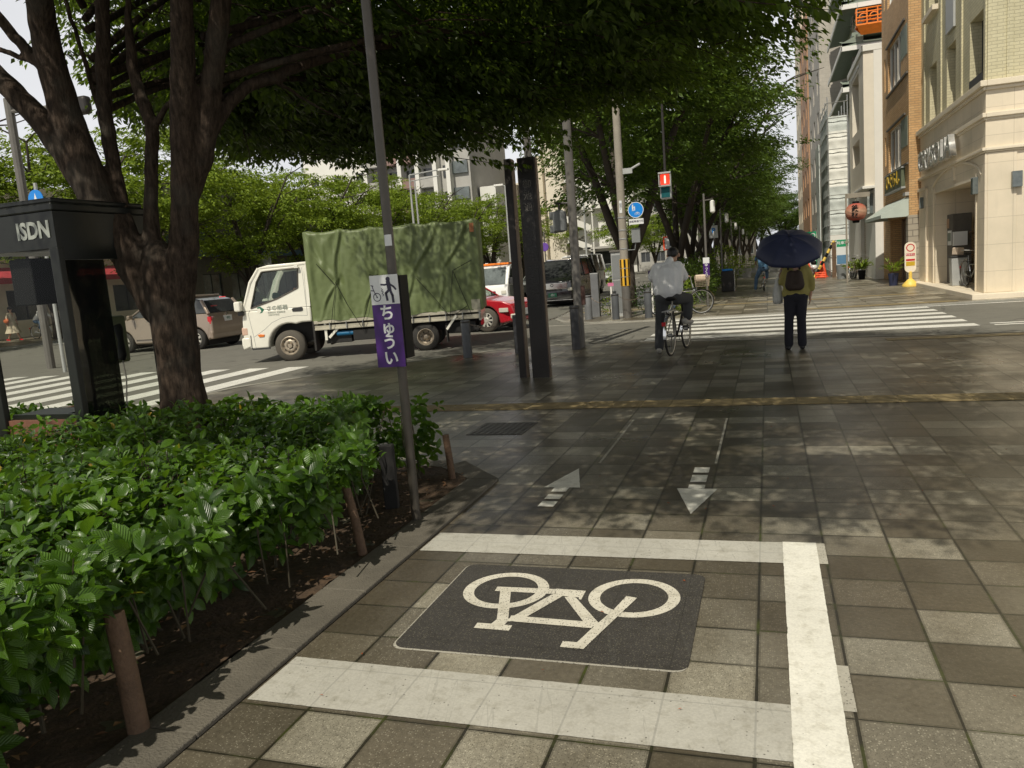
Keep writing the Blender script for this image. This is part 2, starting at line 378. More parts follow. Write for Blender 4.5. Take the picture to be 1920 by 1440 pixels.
def bricks(name, c1, c2, mortar, bw=.22, bh=.07, mw=.008, plane='yz', bumps=.5, off=.5, tone=None):
    m, t, b = newmat(name); s = t.sep(t.coord())
    g = t.node('ShaderNodeNewGeometry'); nrm = t.sep(g.outputs['Normal'])
    ax = t.m('GREATER_THAN', t.m('ABSOLUTE', nrm[0]), .5)
    u = t.m('ADD', t.m('MULTIPLY', s[1], ax), t.m('MULTIPLY', s[0], t.m('SUBTRACT', 1.0, ax)))
    br_ = t.node('ShaderNodeTexBrick'); br_.offset = off; t.put(br_.inputs['Vector'], t.comb(u, s[2], 0.))
    br_.inputs['Color1'].default_value = (*c1, 1); br_.inputs['Color2'].default_value = (*c2, 1); br_.inputs['Mortar'].default_value = (*mortar, 1)
    br_.inputs['Scale'].default_value = 1; br_.inputs['Mortar Size'].default_value = mw; br_.inputs['Brick Width'].default_value = bw; br_.inputs['Row Height'].default_value = bh
    br_.inputs['Bias'].default_value = 0; br_.inputs['Mortar Smooth'].default_value = .2
    n = t.noise(t.coord(), .5, 6, .65)
    c_ = t.mix(1.0, br_.outputs['Color'], t.ramp(n, [(.3, (.82, .82, .8)), (.7, (1.1, 1.08, 1.06))]), 'MULTIPLY')
    nz = t.noise(t.comb(t.m('MULTIPLY', u, 5), t.m('MULTIPLY', s[2], .4), 0.), 1.5, 4)
    c_ = t.mix(t.m('MULTIPLY', t.ramp(nz, [(.55, (0, 0, 0)), (.8, (1, 1, 1))]), .18), c_, tuple(v * .4 for v in c1))
    t.put(b.inputs['Base Color'], c_); b.inputs['Roughness'].default_value = .7
    t.put(b.inputs['Normal'], t.bump(t.m('SUBTRACT', 1.0, br_.outputs['Fac']), bumps, .01)); return m

M = {}
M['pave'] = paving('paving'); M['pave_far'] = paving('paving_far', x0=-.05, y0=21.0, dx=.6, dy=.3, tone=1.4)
M['asphalt'] = asphalt('asphalt', (.155, .15, .128)); M['asphalt2'] = asphalt('asphalt_side', (.165, .16, .135))
M['white_paint'] = paint('white_paint', (.88, .87, .80), -.05, grid=False); M['grey_paint'] = paint('grey_paint', (.52, .51, .465), .0)
M['mat_paint'] = paint('dark_mat_paint', (.058, .054, .050), .62, bumpy=.9, chip=(.13, .12, .09)); M['sym_paint'] = paint('symbol_paint', (.74, .71, .62), .47)
M['road_paint'] = paint('road_paint', (.84, .84, .8), .4, grid=False)
M['edge_paint'] = paint('pale_edge', (.5, .48, .42), .5, grid=False)
M['kerb'] = mat('kerb_stone', (.125, .112, .088), .75, var=.25, sc=3, bump=.5, bsc=90, grime=.4)
M['kerb_road'] = mat('kerb_concrete', (.3, .29, .25), .8, var=.2, bump=.4)
M['soil'] = mat('soil', (.062, .038, .021), .95, var=.5, sc=14, bump=1.0, bsc=35)
M['tactile'] = mat('tactile_tile', (.29, .225, .11), .6, var=.2, sc=6, bump=.2, grime=.6)
M['bark'] = mat('bark', (.060, .042, .030), .9, var=.45, sc=5, bump=.9, bsc=26, grime=.4)
def barkmat(name, col):
    m, t, b = newmat(name); s = t.sep(t.coord()); v = t.comb(t.m('MULTIPLY', s[0], 9.), t.m('MULTIPLY', s[1], 9.), t.m('MULTIPLY', s[2], 2.2))
    f1 = t.noise(v, 3.2, 7, .72); f2 = t.noise(v, .8, 3); f3 = t.noise(t.coord(), 2.5, 3)
    c_ = t.ramp(f1, [(.35, tuple(x * .35 for x in col)), (.52, col), (.72, tuple(x * 1.9 for x in col))]); c_ = t.mix(t.m('MULTIPLY', t.ramp(f3, [(.5, (0, 0, 0)), (.65, (1, 1, 1))]), .35), c_, (.09, .085, .07))
    t.put(b.inputs['Base Color'], c_); b.inputs['Roughness'].default_value = .92; b.inputs['Specular IOR Level'].default_value = .2
    t.put(b.inputs['Normal'], t.bump(t.m('ADD', f1, t.m('MULTIPLY', f2, .7)), 1.0, .03)); return m
M['bark'] = barkmat('bark', (.060, .042, .030))
M['bark_far'] = mat('bark_far', (.05, .04, .03), .9, var=.3)
M['leaf'] = leafmat('street_tree_leaf', (.024, .042, .007), (.075, .125, .015), (.34, .52, .03), .5, .40)
M['leaf_far'] = leafmat('row_tree_leaf', (.030, .060, .009), (.10, .165, .020), (.26, .40, .03), .5, .32)
M['leaf_bright'] = leafmat('far_side_leaf', (.085, .14, .012), (.25, .34, .028), (.42, .56, .04), .55, .34)
M['hedge_leaf'] = leafmat('hedge_leaf', (.012, .040, .004), (.125, .26, .016), (.36, .64, .03), .31, .28, veins=True, yellow=(.42, .28, .02))
M['hedge_leaf2'] = leafmat('shrub_leaf', (.02, .05, .01), (.08, .15, .025), (.2, .35, .04), .4, .3)
M['stem'] = mat('stem', (.045, .036, .018), .7, var=.3)
M['wood'] = mat('stake_wood', (.135, .082, .048), .8, var=.35, sc=8, bump=.5, bsc=50, grime=.5)
M['wood_grey'] = mat('post_wood', (.12, .085, .06), .85, var=.3, sc=8, bump=.5, bsc=50)
M['pole_brown'] = mat('painted_pole', (.085, .075, .06), .38, metal=.3, var=.15)
M['pole_grey'] = mat('grey_pole', (.15, .14, .125), .5, metal=.2, var=.2)
M['concrete_pole'] = mat('concrete_pole', (.30, .27, .22), .85, var=.18, sc=3, bump=.3)
M['black'] = mat('black_paint', (.008, .008, .008), .6, var=.3, spec=.2)
M['dark_steel'] = mat('dark_steel', (.030, .026, .023), .45, metal=.2, var=.3)
M['bronze'] = mat('bronze_panel', (.16, .12, .095), .4, metal=.4, var=.2)
M['boll'] = mat('bollard_grey', (.075, .08, .085), .5, var=.2); M['boll_dark'] = mat('bollard_dark', (.03, .03, .032), .5, var=.2)
M['boll_light'] = mat('bollard_light', (.15, .155, .16), .55, var=.2)
M['chain'] = mat('chain_metal', (.25, .2, .16), .45, metal=.7, var=.3)
M['purple'] = mat('purple_film', (.050, .010, .13), .35, var=.08); M['white_film'] = mat('white_film', (.72, .73, .72), .35, var=.04)
M['ink'] = mat('dark_ink', (.025, .02, .05), .4, var=.1); M['white'] = mat('white_plastic', (.78, .77, .72), .4, var=.06)
M['booth'] = mat('booth_frame', (.016, .018, .015), .4, metal=.2, var=.25, grime=.3); M['booth_base'] = mat('booth_base', (.17, .075, .045), .7, var=.3)
M['booth_txt'] = mat('booth_letter', (.36, .38, .34), .5, var=.15)
M['glass_booth'] = glassmat('booth_glass', (.93, .95, .92), .97, ior=1.12); M['glass'] = glassmat('car_glass', (.75, .82, .76), .8)
M['glass_dark'] = mat('window_glass', (.035, .038, .036), .08, var=.4, sc=1.2, spec=.8)
M['glass_mid'] = mat('window_glass_pale', (.12, .14, .14), .12, var=.5, sc=1.5, spec=.8)
M['rubber'] = mat('rubber', (.028, .026, .023), .8, var=.3); M['rubber_dusty'] = mat('dusty_tyre', (.085, .075, .06), .85, var=.25)
M['rim'] = mat('steel_rim', (.42, .36, .28), .45, metal=.5, var=.3, sc=20, grime=.6); M['rim_alloy'] = mat('wheel_cover', (.55, .53, .47), .35, metal=.3, var=.15)
M['chrome'] = mat('chrome', (.7, .7, .68), .12, metal=1, var=.1); M['steel'] = mat('steel', (.45, .45, .43), .35, metal=.8, var=.15)
M['under'] = mat('underbody', (.02, .019, .018), .8, var=.4)
M['truck_white'] = mat('truck_paint', (.80, .78, .68), .32, var=.04, sc=1.5, coat=.5, grime=.12); M['car_white'] = mat('white_car_paint', (.78, .78, .76), .3, var=.03, coat=.5)
M['beige'] = mat('beige_car_paint', (.34, .27, .21), .32, metal=.45, var=.06, coat=.6); M['red'] = mat('red_car_paint', (.42, .012, .022), .28, var=.06, coat=.8)
M['carblack'] = mat('black_car_paint', (.012, .012, .014), .15, var=.1, coat=1.0); M['cargrey'] = mat('grey_car_paint', (.16, .17, .15), .4, var=.1, coat=.4)
M['plastic_dk'] = mat('dark_plastic', (.03, .03, .03), .55, var=.2); M['amber'] = mat('amber_lens', (.75, .2, .03), .25, var=.1, coat=.5); M['redlens'] = mat('red_lens', (.55, .02, .03), .2, var=.1, coat=.6)
M['lens'] = mat('clear_lens', (.6, .58, .5), .15, var=.1, coat=.8); M['interior'] = mat('car_interior', (.10, .11, .10), .8, var=.4); M['teal'] = mat('seat_cloth', (.16, .24, .19), .8, var=.4)
M['orange'] = mat('orange_paint', (.85, .22, .02), .5, var=.15); M['cone'] = mat('cone_plastic', (.85, .10, .03), .5, var=.1); M['yellow'] = mat('yellow_plastic', (.85, .6, .12), .5, var=.1)
M['green_txt'] = mat('green_print', (.02, .15, .08), .5, var=.1); M['green'] = mat('green_board', (.015, .30, .13), .5, var=.12); M['blue'] = mat('blue_sign', (.008, .22, .68), .35, var=.06)
M['grey_panel'] = mat('grey_panel', (.20, .21, .21), .5, var=.12); M['grey_lt'] = mat('light_grey_metal', (.38, .39, .38), .5, var=.12)
M['skin'] = mat('skin', (.46, .27, .18), .55, var=.08); M['hair'] = mat('hair', (.012, .010, .009), .5, var=.3)
M['shirt'] = mat('white_shirt', (.80, .80, .78), .85, var=.03, sc=6, bump=1.0, bsc=8); M['trousers'] = mat('grey_trousers', (.060, .062, .062), .9, var=.15, bump=.9, bsc=9)
M['jeans'] = mat('dark_jeans', (.014, .014, .02), .9, var=.3, bump=.9, bsc=9); M['mustard'] = mat('mustard_knit', (.31, .27, .08), .9, var=.12, bump=.9, bsc=10)
M['navy'] = mat('navy_umbrella', (.020, .026, .065), .6, var=.15); M['bag_br'] = mat('brown_pack', (.035, .022, .014), .8, var=.3, bump=.4)
M['plastic_bag'] = mat('plastic_bag', (.55, .55, .50), .4, var=.1, bump=.6, bsc=20); M['shoe'] = mat('pale_shoe', (.42, .40, .35), .7, var=.1); M['shoe_dk'] = mat('dark_shoe', (.02, .02, .02), .6, var=.1)
M['blue_sh'] = mat('blue_shirt', (.10, .22, .36), .9, var=.15); M['blue_jean'] = mat('blue_jeans', (.08, .14, .22), .9, var=.15); M['cream_dress'] = mat('cream_dress', (.52, .45, .33), .9, var=.08); M['orange_bag'] = mat('orange_bag', (.50, .13, .04), .6, var=.1)
M['basket'] = mat('basket', (.30, .24, .17), .8, var=.2); M['pink_cloth'] = mat('cream_cloth', (.62, .5, .38), .9, var=.15)
# canvas
def canvasmat():
    m, t, b = newmat('truck_canvas'); co_ = t.coord()
    n = t.noise(co_, 1.1, 5, .6); n2 = t.noise(co_, 6, 4)
    c_ = t.ramp(t.m('ADD', t.m('MULTIPLY', n, .7), t.m('MULTIPLY', n2, .3)), [(.3, (.110, .142, .054)), (.7, (.150, .190, .074))])
    t.put(b.inputs['Base Color'], c_); b.inputs['Roughness'].default_value = .5
    wv = t.node('ShaderNodeTexWave'); wv.inputs['Scale'].default_value = 1.3; wv.inputs['Distortion'].default_value = 9; wv.inputs['Detail'].default_value = 3; wv.inputs['Detail Scale'].default_value = .8; t.put(wv.inputs['Vector'], co_)
    t.put(b.inputs['Normal'], t.bump(t.m('ADD', wv.outputs['Fac'], t.m('MULTIPLY', n2, .6)), .5, .03)); return m
M['canvas'] = canvasmat()

# ------------------------------------------------------------ ground, roads, pavements
def sheet(name, poly, z, m, kind='structure'):
    b = B(); b.add([(x, y, z) for x, y in poly], [tuple(range(len(poly)))]); return struct(name, b, m, kind)
sheet('ground', [(-400, -60), (400, -60), (400, 700), (-400, 700)], -.08, M['asphalt'])
sheet('road', [(-29.5, -20), (60, -20), (60, 400), (-29.5, 400)], -.03, M['asphalt2'])
curve = [(-8.25, -10), (-8.25, 9.6), (-8.05, 10.4), (-7.4, 11.4), (-6.56, 12.36), (-5.68, 13.6), (-5.0, 14.25), (-4.2, 14.62), (-3.2, 14.72), (-2.0, 14.5), (0, 14.03), (2.05, 13.67), (3.62, 13.5), (30, 13.4)]
b = B(); P_ = curve + [(30, -10)]
b.add([(x, y, 0) for x, y in P_], [tuple(range(len(P_)))]); struct('sidewalk', b, M['pave'])
def offset(c, d):
    out = []
    for i, p in enumerate(c):
        a = Vector(c[max(i - 1, 0)]); q = Vector(c[min(i + 1, len(c) - 1)]); t_ = (q - a).normalized(); out.append((p[0] - t_.y * d, p[1] + t_.x * d))
    return out
def strip(name, c, w_, z, m, zb=None):
    o_ = offset(c, w_); b = B(); n = len(c)
    vs = [(x, y, z) for x, y in c] + [(x, y, z) for x, y in o_]; fs = [(i, i + 1, n + i + 1, n + i) for i in range(n - 1)]
    if zb is not None:
        vs += [(x, y, zb) for x, y in o_]; fs += [(n + i, n + i + 1, 2 * n + i + 1, 2 * n + i) for i in range(n - 1)]
    b.add(vs, fs); return struct(name, b, m)
strip('kerb', curve, .13, .004, M['kerb_road'], -.04)
fc = [(-6.1, 400), (-6.1, 24.5), (-5.9, 22.4), (-5.3, 21.0), (-4.4, 20.3), (-3.0, 19.95), (3.3, 20.25), (4.6, 20.4), (30, 20.4)]
b = B(); P_ = fc + [(30, 400)]; b.add([(x, y, 0) for x, y in P_], [tuple(range(len(P_)))]); struct('sidewalk_beyond', b, M['pave_far'])
strip('kerb', fc, -.13, .004, M['kerb_road'], -.04)
# far side of the main road
sheet('sidewalk_opposite', [(-29.5, -20), (-29.5, 400), (-60, 400), (-60, -20)], .0, M['pave_far'])
b = B(); b.box(-29.62, -29.4, -20, 400, -.05, .02); struct('kerb', b, M['kerb_road'])

# tactile strips: bars run across the walking direction
def tactile(name, x0, x1, y0, y1, bars=True, tile=.307, m=None):
    b = B(); b.box(x0, x1, y0, y1, .003, .006)
    if bars:
        n = 5; d = (y1 - y0) / n
        x = math.floor(x0 / tile) * tile - .08
        while x < x1:
            for i in range(n):
                a, c = max(x + .012, x0), min(x + tile - .012, x1)
                if c > a: b.box(a, c, y0 + d * (i + .25), y0 + d * (i + .75), .0065, .011)
            x += tile
    return struct(name, b, m or M['tactile'])
tactile('tactile_strip', -7.6, 12, 7.99, 8.36)
tactile('tactile_strip', 1.7, 3.7, 13.12, 13.42, False); tactile('tactile_strip', -5.9, 3.95, 24.35, 24.65, False); tactile('tactile_strip', .7, 4.2, 20.62, 20.92, False)

# painted box, bicycle, arrows
def ragged(poly, step=.010, amp=.0004):
    g = random.Random(len(poly) * 7 + int(poly[0][0] * 100)); out = []
    for (x0, y0), (x1, y1) in zip(poly, poly[1:] + poly[:1]):
        L = math.hypot(x1 - x0, y1 - y0); n = max(1, int(L / step)); nx, ny = (y1 - y0) / L, -(x1 - x0) / L; v = 0
        for k in range(n):
            v = .6 * v + g.gauss(0, amp) + (g.gauss(0, amp * 2.2) if g.random() < .06 else 0); f = k / n
            w_ = v if 0 < k < n - 1 else 0; out.append((x0 + (x1 - x0) * f + nx * w_, y0 + (y1 - y0) * f + ny * w_))
    return out
def quadz(name, poly, z, m, h=.0015):
    if name in ('pavement_marking', 'direction_arrow'): poly = ragged(poly); h = .0007
    b = B(); b.prism(poly, z, z + h, 'Z'); return struct(name, b, m)
quadz('pavement_marking', [(-1.885, 2.255), (.03, 2.255), (.03, 2.565), (-1.885, 2.58)], .003, M['grey_paint'])
quadz('pavement_marking', [(-1.885, 3.80), (.03, 3.83), (.03, 4.115), (-1.885, 4.09)], .003, M['grey_paint'])
quadz('pavement_marking', [(.03, 1.4), (.192, 1.4), (.192, 4.118), (.03, 4.118)], .0050, M['white_paint'])
quadz('pavement_marking', [(.192, 2.56), (.232, 2.56), (.232, 2.86), (.192, 2.86)], .0025, M['edge_paint'])
quadz('pavement_marking', [(.192, 3.84), (.232, 3.84), (.232, 4.12), (.192, 4.12)], .0025, M['edge_paint'])
def rrect(x0, x1, y0, y1, r):
    p = []
    for cx, cy, a in ((x1 - r, y1 - r, 0), (x0 + r, y1 - r, 90), (x0 + r, y0 + r, 180), (x1 - r, y0 + r, 270)):
        for k in range(6): t_ = R(a + 18 * k); p.append((cx + r * math.cos(t_), cy + r * math.sin(t_)))
    return p
quadz('bicycle_mat', rrect(-1.53, -.325, 2.715, 3.635, .05), .0015, M['edge_paint'])
quadz('bicycle_mat', rrect(-1.522, -.322, 2.724, 3.632, .05), .0045, M['mat_paint'])
BIKE = [[(-1.278, 3.366), (-0.988, 3.375), (-0.982, 3.32), (-1.275, 3.316)], [(-0.989, 3.379), (-0.845, 3.373), (-0.846, 3.275), (-0.857, 3.276), (-0.861, 3.297), (-0.975, 3.305)], [(-1.257, 3.351), (-1.204, 3.351), (-1.108, 3.01), (-1.159, 3.005)], [(-1.238, 2.981), (-1.079, 2.979), (-1.078, 2.929), (-1.237, 2.932)], [(-1.165, 3.022), (-1.11, 3.017), (-1.115, 2.974), (-1.175, 2.979)], [(-0.99, 3.316), (-0.933, 3.31), (-1.06, 3.026), (-1.111, 3.01), (-1.118, 3.029)], [(-1.113, 3.07), (-0.766, 3.059), (-0.738, 3.003), (-1.107, 3.015)], [(-0.926, 3.288), (-0.885, 3.307), (-0.716, 3.048), (-0.74, 3.008), (-0.779, 3.045)], [(-0.65, 3.338), (-0.6, 3.323), (-0.712, 2.904), (-0.733, 2.82), (-0.776, 2.823), (-0.771, 2.87), (-0.735, 3.009), (-0.681, 3.19)], [(-0.829, 2.872), (-0.765, 2.871), (-0.766, 2.82), (-0.829, 2.823)]]
b = B(); zz = .0072
for i, P_ in enumerate(BIKE):
    b.add([(x, y, zz + i * .00025) for x, y in P_], [tuple(range(len(P_)))])
for q, (cx, cy) in enumerate(((-1.225, 3.338), (-.616, 3.335))):
    vs = []; fs = []; n = 56
    for j in range(n):
        a = 2 * PI * j / n; vs += [(cx + .205 * math.cos(a), cy + .207 * math.sin(a), zz - .0004 - q * .0002), (cx + .152 * math.cos(a), cy + .158 * math.sin(a), zz - .0004 - q * .0002)]
        k_ = (j + 1) % n; fs.append((2 * j, 2 * k_, 2 * k_ + 1, 2 * j + 1))
    b.add(vs, fs)
struct('bicycle_symbol', b, M['sym_paint'])
quadz('direction_arrow', [(-1.515, 5.06), (-1.385, 5.56), (-1.262, 5.06)], .003, M['white_paint'])
for y0, y1 in ((4.955, 5.055), (4.79, 4.89), (4.63, 4.74)): quadz('direction_arrow', [(-1.44, y0), (-1.335, y0), (-1.335, y1), (-1.44, y1)], .0035, M['white_paint'])
quadz('direction_arrow', [(-.61, 5.07), (-.352, 5.07), (-.475, 4.545)], .003, M['white_paint'])
for y0, y1 in ((5.075, 5.16), (5.225, 5.4), (5.46, 5.6)): quadz('direction_arrow', [(-.54, y0), (-.435, y0), (-.435, y1), (-.54, y1)], .0035, M['white_paint'])
for x in (-1.27, -.41): quadz('cover_edging', [(x, 5.72), (x + .018, 5.72), (x + .018, 7.35), (x, 7.35)], .002, M['edge_paint'])
b = B(); b.box(-2.75, -2.2, 6.75, 7.3, .001, .005)
for i in range(9):
    for j in range(9): b.box(-2.72 + i * .058, -2.69 + i * .058, 6.78 + j * .056, 6.81 + j * .056, .0052, .008)
struct('manhole_cover', b, mat('cover_iron', (.075, .07, .058), .5, metal=.2, var=.3))
b = B(); b.lathe([(.001, .006), (.30, .006), (.33, .002)], 28, (-2.6, 15.1, -.03)); struct('manhole_cover', b, M['asphalt'])

# zebra crossings and road lines
zr = -.026
for i in range(6):
    y = 15.06 + i * .88; quadz('zebra_stripe', [(-2.3 + i * .0, y), (3.38, y), (3.38, y + .44), (-2.3, y + .44)], zr, M['road_paint'])
for i in range(16):
    x = -8.47 - i * .93; quadz('zebra_stripe', [(x - .46, 9.0), (x, 9.0), (x, 13.1 + .03 * i), (x - .46, 13.1 + .03 * i)], zr, M['road_paint'])
for i in range(24):
    x = -7.9 - i * .9; quadz('zebra_stripe', [(x - .45, 24.5), (x, 24.5), (x, 28.6), (x - .45, 28.6)], zr, M['road_paint'])
quadz('road_line', [(3.6, 15.02), (30, 15.02), (30, 15.13), (3.6, 15.13)], zr, M['road_paint']); quadz('road_line', [(3.6, 15.32), (30, 15.32), (30, 15.43), (3.6, 15.43)], zr, M['road_paint'])
quadz('road_line', [(3.2, 19.86), (30, 19.7), (30, 19.82), (3.2, 19.98)], zr, M['road_paint'])
quadz('road_line', [(-7.05, 29), (-6.93, 29), (-6.93, 200), (-7.05, 200)], zr, M['road_paint'])
for k in range(3):
    for i in range(20): quadz('road_line', [(-11.2 - k * 3.3, 31 + i * 9), (-11.07 - k * 3.3, 31 + i * 9), (-11.07 - k * 3.3, 36 + i * 9), (-11.2 - k * 3.3, 36 + i * 9)], zr, M['road_paint'])
quadz('road_line', [(-29.0, 14), (-28.85, 14), (-28.85, 200), (-29.0, 200)], zr, M['road_paint'])
quadz('road_line', [(-6.9, 20.1), (-6.6, 20.1), (-2.4, 19.75), (-2.4, 19.85), (-6.6, 20.25)], zr, M['edge_paint'])

# planting bed
b = B(); bed = [(-8.0, -1.0), (-2.14, -1.0), (-2.14, 5.22), (-2.45, 5.52), (-8.0, 5.52)]
rng = np.random.default_rng(5)
gx = np.linspace(-8.0, -2.14, 90); gy = np.linspace(-1, 5.5, 100); vs = []; fs = []
for yy in gy:
    for xx in gx:
        xm = min(xx, -2.14 - max(0, yy - 5.2)); vs.append((xm, yy, .012 + .018 * math.sin(xm * 9) * math.sin(yy * 7) + .012 * rnd.random()))
for j in range(99):
    for i in range(89): a = j * 90 + i; fs.append((a, a + 1, a + 91, a + 90))
b.add(vs, fs); o = struct('planting_soil', b, M['soil'], smooth=True, ang=180)
def kerbseg(poly):
    b = B(); b.prism(poly, .0, .022, 'Z'); struct('bed_edging', b, M['kerb'], bevel=.006)
y = -1.0
while y < 5.2:
    y2 = min(y + .60, 5.2); kerbseg([(-2.14, y + .002), (-1.9, y + .002), (-1.9, y2 - .002), (-2.14, y2 - .002)]); y = y2
kerbseg([(-2.14, 5.204), (-1.9, 5.204), (-1.9, 5.21), (-2.36, 5.72), (-2.47, 5.51)])
x = -2.475
while x > -7.9:
    kerbseg([(x, 5.525), (x, 5.72), (x - .596, 5.72), (x - .596, 5.525)]); x -= .6
# dry leaves and crumbs on soil
n = 260; P = np.stack([rng.uniform(-3.0, -2.17, n), rng.uniform(.5, 5.3, n), rng.uniform(.03, .045, n)], 1)
a = rng.uniform(0, 2 * PI, n); D = np.stack([np.cos(a), np.sin(a), rng.uniform(-.1, .2, n)], 1); N = np.tile([0, 0, 1.], (n, 1)) + rng.normal(0, .25, (n, 3))
M['dry'] = leafmat('dry_leaf', (.10, .045, .02), (.30, .17, .08), (.3, .15, .05), .7, .1)
o = leaves('fallen_leaves', P, D, N, rng.uniform(.025, .06, n), rng.uniform(.012, .03, n), M['dry'], rng=rng); o['kind'] = 'stuff'
n = 40; P = np.stack([rng.uniform(-1.8, 2.5, n), rng.uniform(2.1, 7, n), np.full(n, .012)], 1); a = rng.uniform(0, 2 * PI, n)
D = np.stack([np.cos(a), np.sin(a), np.zeros(n)], 1); N = np.tile([0, 0, 1.], (n, 1)) + rng.normal(0, .2, (n, 3))
M['bud'] = leafmat('red_bud_scale', (.30, .06, .015), (.5, .12, .03), (.3, .15, .05), .7, .1)
o = leaves('fallen_bud_scales', P, D, N, rng.uniform(.008, .03, n), rng.uniform(.004, .009, n), M['bud'], rng=rng); o['kind'] = 'stuff'
# ------------------------------------------------------------ trees
BR = {"trunk": [[-4.70, 5.3, -0.02, 0.31], [-4.684, 5.3, 0.279, 0.2652], [-4.671, 5.3, 0.554, 0.2367], [-4.662, 5.3, 0.87, 0.2039], [-4.657, 5.3, 1.313, 0.215], [-4.68, 5.3, 1.661, 0.205], [-4.72, 5.3, 1.85, 0.15]], "r1": [[-4.601, 5.3, 1.485, 0.17], [-4.476, 5.3, 1.82, 0.1419], [-4.405, 5.3, 2.152, 0.1234], [-4.329, 5.3, 2.639, 0.1215], [-4.213, 5.25, 3.135, 0.1103], [-4.089, 5.2, 3.68, 0.0954], [-3.907, 5.1, 4.341, 0.0762], [-3.753, 5.1, 5.066, 0.0556]], "r2": [[-4.402, 5.35, 2.238, 0.0855], [-4.256, 5.4, 2.559, 0.0977], [-4.151, 5.4, 2.833, 0.0965], [-4.033, 5.4, 3.257, 0.095], [-3.894, 5.4, 3.703, 0.0893], [-3.74, 5.5, 4.39, 0.0724]], "limb": [[-4.243, 5.4, 2.64, 0.072], [-4.092, 5.5, 2.902, 0.0636], [-3.981, 5.7, 3.127, 0.0584], [-3.862, 6, 3.274, 0.0559], [-3.674, 6.4, 3.453, 0.0514], [-3.394, 6.9, 3.632, 0.0492], [-2.996, 7.5, 3.774, 0.039], [-2.481, 8.1, 3.758, 0.0274], [-1.99, 8.6, 3.689, 0.0171]], "limb2": [[-3.962, 5.75, 3.155, 0.0304], [-3.854, 5.9, 3.21, 0.0265], [-3.865, 6.3, 3.156, 0.0211], [-3.746, 6.8, 3.026, 0.015]], "m1": [[-4.74, 5.35, 1.495, 0.1552], [-4.848, 5.4, 1.893, 0.0976], [-4.861, 5.45, 2.202, 0.0711], [-4.845, 5.5, 2.551, 0.0643], [-4.785, 5.5, 2.887, 0.0659], [-4.834, 5.5, 3.105, 0.0613], [-4.885, 5.5, 3.365, 0.0568], [-4.878, 5.5, 3.613, 0.0434], [-4.85, 5.5, 3.855, 0.0323], [-4.791, 5.5, 4.289, 0.0255]], "m2": [[-4.753, 5.5, 2.883, 0.0395], [-4.623, 5.5, 3.014, 0.0304], [-4.498, 5.6, 3.161, 0.0262], [-4.215, 5.8, 3.454, 0.022]], "l4": [[-4.80, 5.3, 1.40, 0.15], [-5.02, 5.3, 1.867, 0.1636], [-5.177, 5.25, 2.266, 0.1663], [-5.264, 5.2, 2.696, 0.1555], [-5.312, 5.15, 3.069, 0.1407], [-5.317, 5.1, 3.466, 0.1258], [-5.237, 5.0, 3.821, 0.1142], [-5.063, 4.8, 4.32, 0.0889], [-4.892, 4.7, 5.007, 0.0629]], "l4b": [[-4.9, 5.35, 1.684, 0.0891], [-5.035, 5.35, 2.127, 0.0752], [-5.129, 5.4, 2.573, 0.0709], [-5.14, 5.4, 2.96, 0.0703], [-5.093, 5.4, 3.375, 0.0695], [-5.004, 5.4, 3.894, 0.0642], [-4.904, 5.4, 4.473, 0.0504]], "thin": [[-5.136, 5.4, 2.832, 0.0309], [-5.22, 5.4, 3.183, 0.0285], [-5.289, 5.4, 3.571, 0.0262], [-5.38, 5.4, 3.959, 0.0239], [-5.434, 5.4, 4.296, 0.0173]], "l5": [[-5.05, 5.25, 2.0, 0.1215], [-5.255, 5.2, 2.463, 0.1302], [-5.414, 5.15, 2.792, 0.1207], [-5.581, 5.1, 3.064, 0.1072], [-5.804, 5.05, 3.333, 0.0984], [-6.111, 5.0, 3.729, 0.0855], [-6.396, 4.8, 4.278, 0.0623]], "l6": [[-5.316, 5.1, 3.265, 0.0548], [-5.493, 5.1, 3.473, 0.0508], [-5.672, 5.1, 3.683, 0.051], [-5.733, 5.0, 3.867, 0.046], [-5.998, 5, 4.191, 0.0336]], "l7": [[-5.426, 5.1, 3.394, 0.0338], [-5.63, 5.1, 3.49, 0.0298], [-5.864, 5.1, 3.591, 0.0279], [-6.253, 5.1, 3.693, 0.0219]]}
def smooth_path(L, k=4):
    L = np.array(L); t_ = np.arange(len(L)); n = (len(L) - 1) * k + 1; tt = np.linspace(0, len(L) - 1, n); out = []
    for x in tt:
        i = min(int(x), len(L) - 2); f = x - i
        p0, p1, p2, p3 = L[max(i - 1, 0)], L[i], L[i + 1], L[min(i + 2, len(L) - 1)]
        out.append(.5 * ((2 * p1) + (-p0 + p2) * f + (2 * p0 - 5 * p1 + 4 * p2 - p3) * f * f + (-p0 + 3 * p1 - 3 * p2 + p3) * f ** 3))
    return np.array(out)
rng = np.random.default_rng(11)
tree = T('street_tree', 'big dark multi stemmed tree rising out of the low hedge beside the phone booth', 'tree', (-4.67, 5.3, 0))
off = np.array([-4.67, 5.3, 0]); prims = []
for k, L in BR.items():
    S_ = smooth_path(L, 5); S_[:, :3] += rng.normal(0, .004, (len(S_), 3))
    for p, q in zip(S_[:-1], S_[1:]): sc_ = .86 if k != 'trunk' else .84; prims.append(('c', tuple(p[:3] - off), tuple(q[:3] - off), max(.014, p[3] * sc_), max(.014, q[3] * sc_)))
for a in range(7): an = a * .9 + .3; prims.append(('c', (.12 * math.cos(an), .12 * math.sin(an), .35), (.36 * math.cos(an), .36 * math.sin(an), -.03), .10, .05))
organic('trunk', prims, M['bark'], tree, .016, 6)
trunk_b = B()
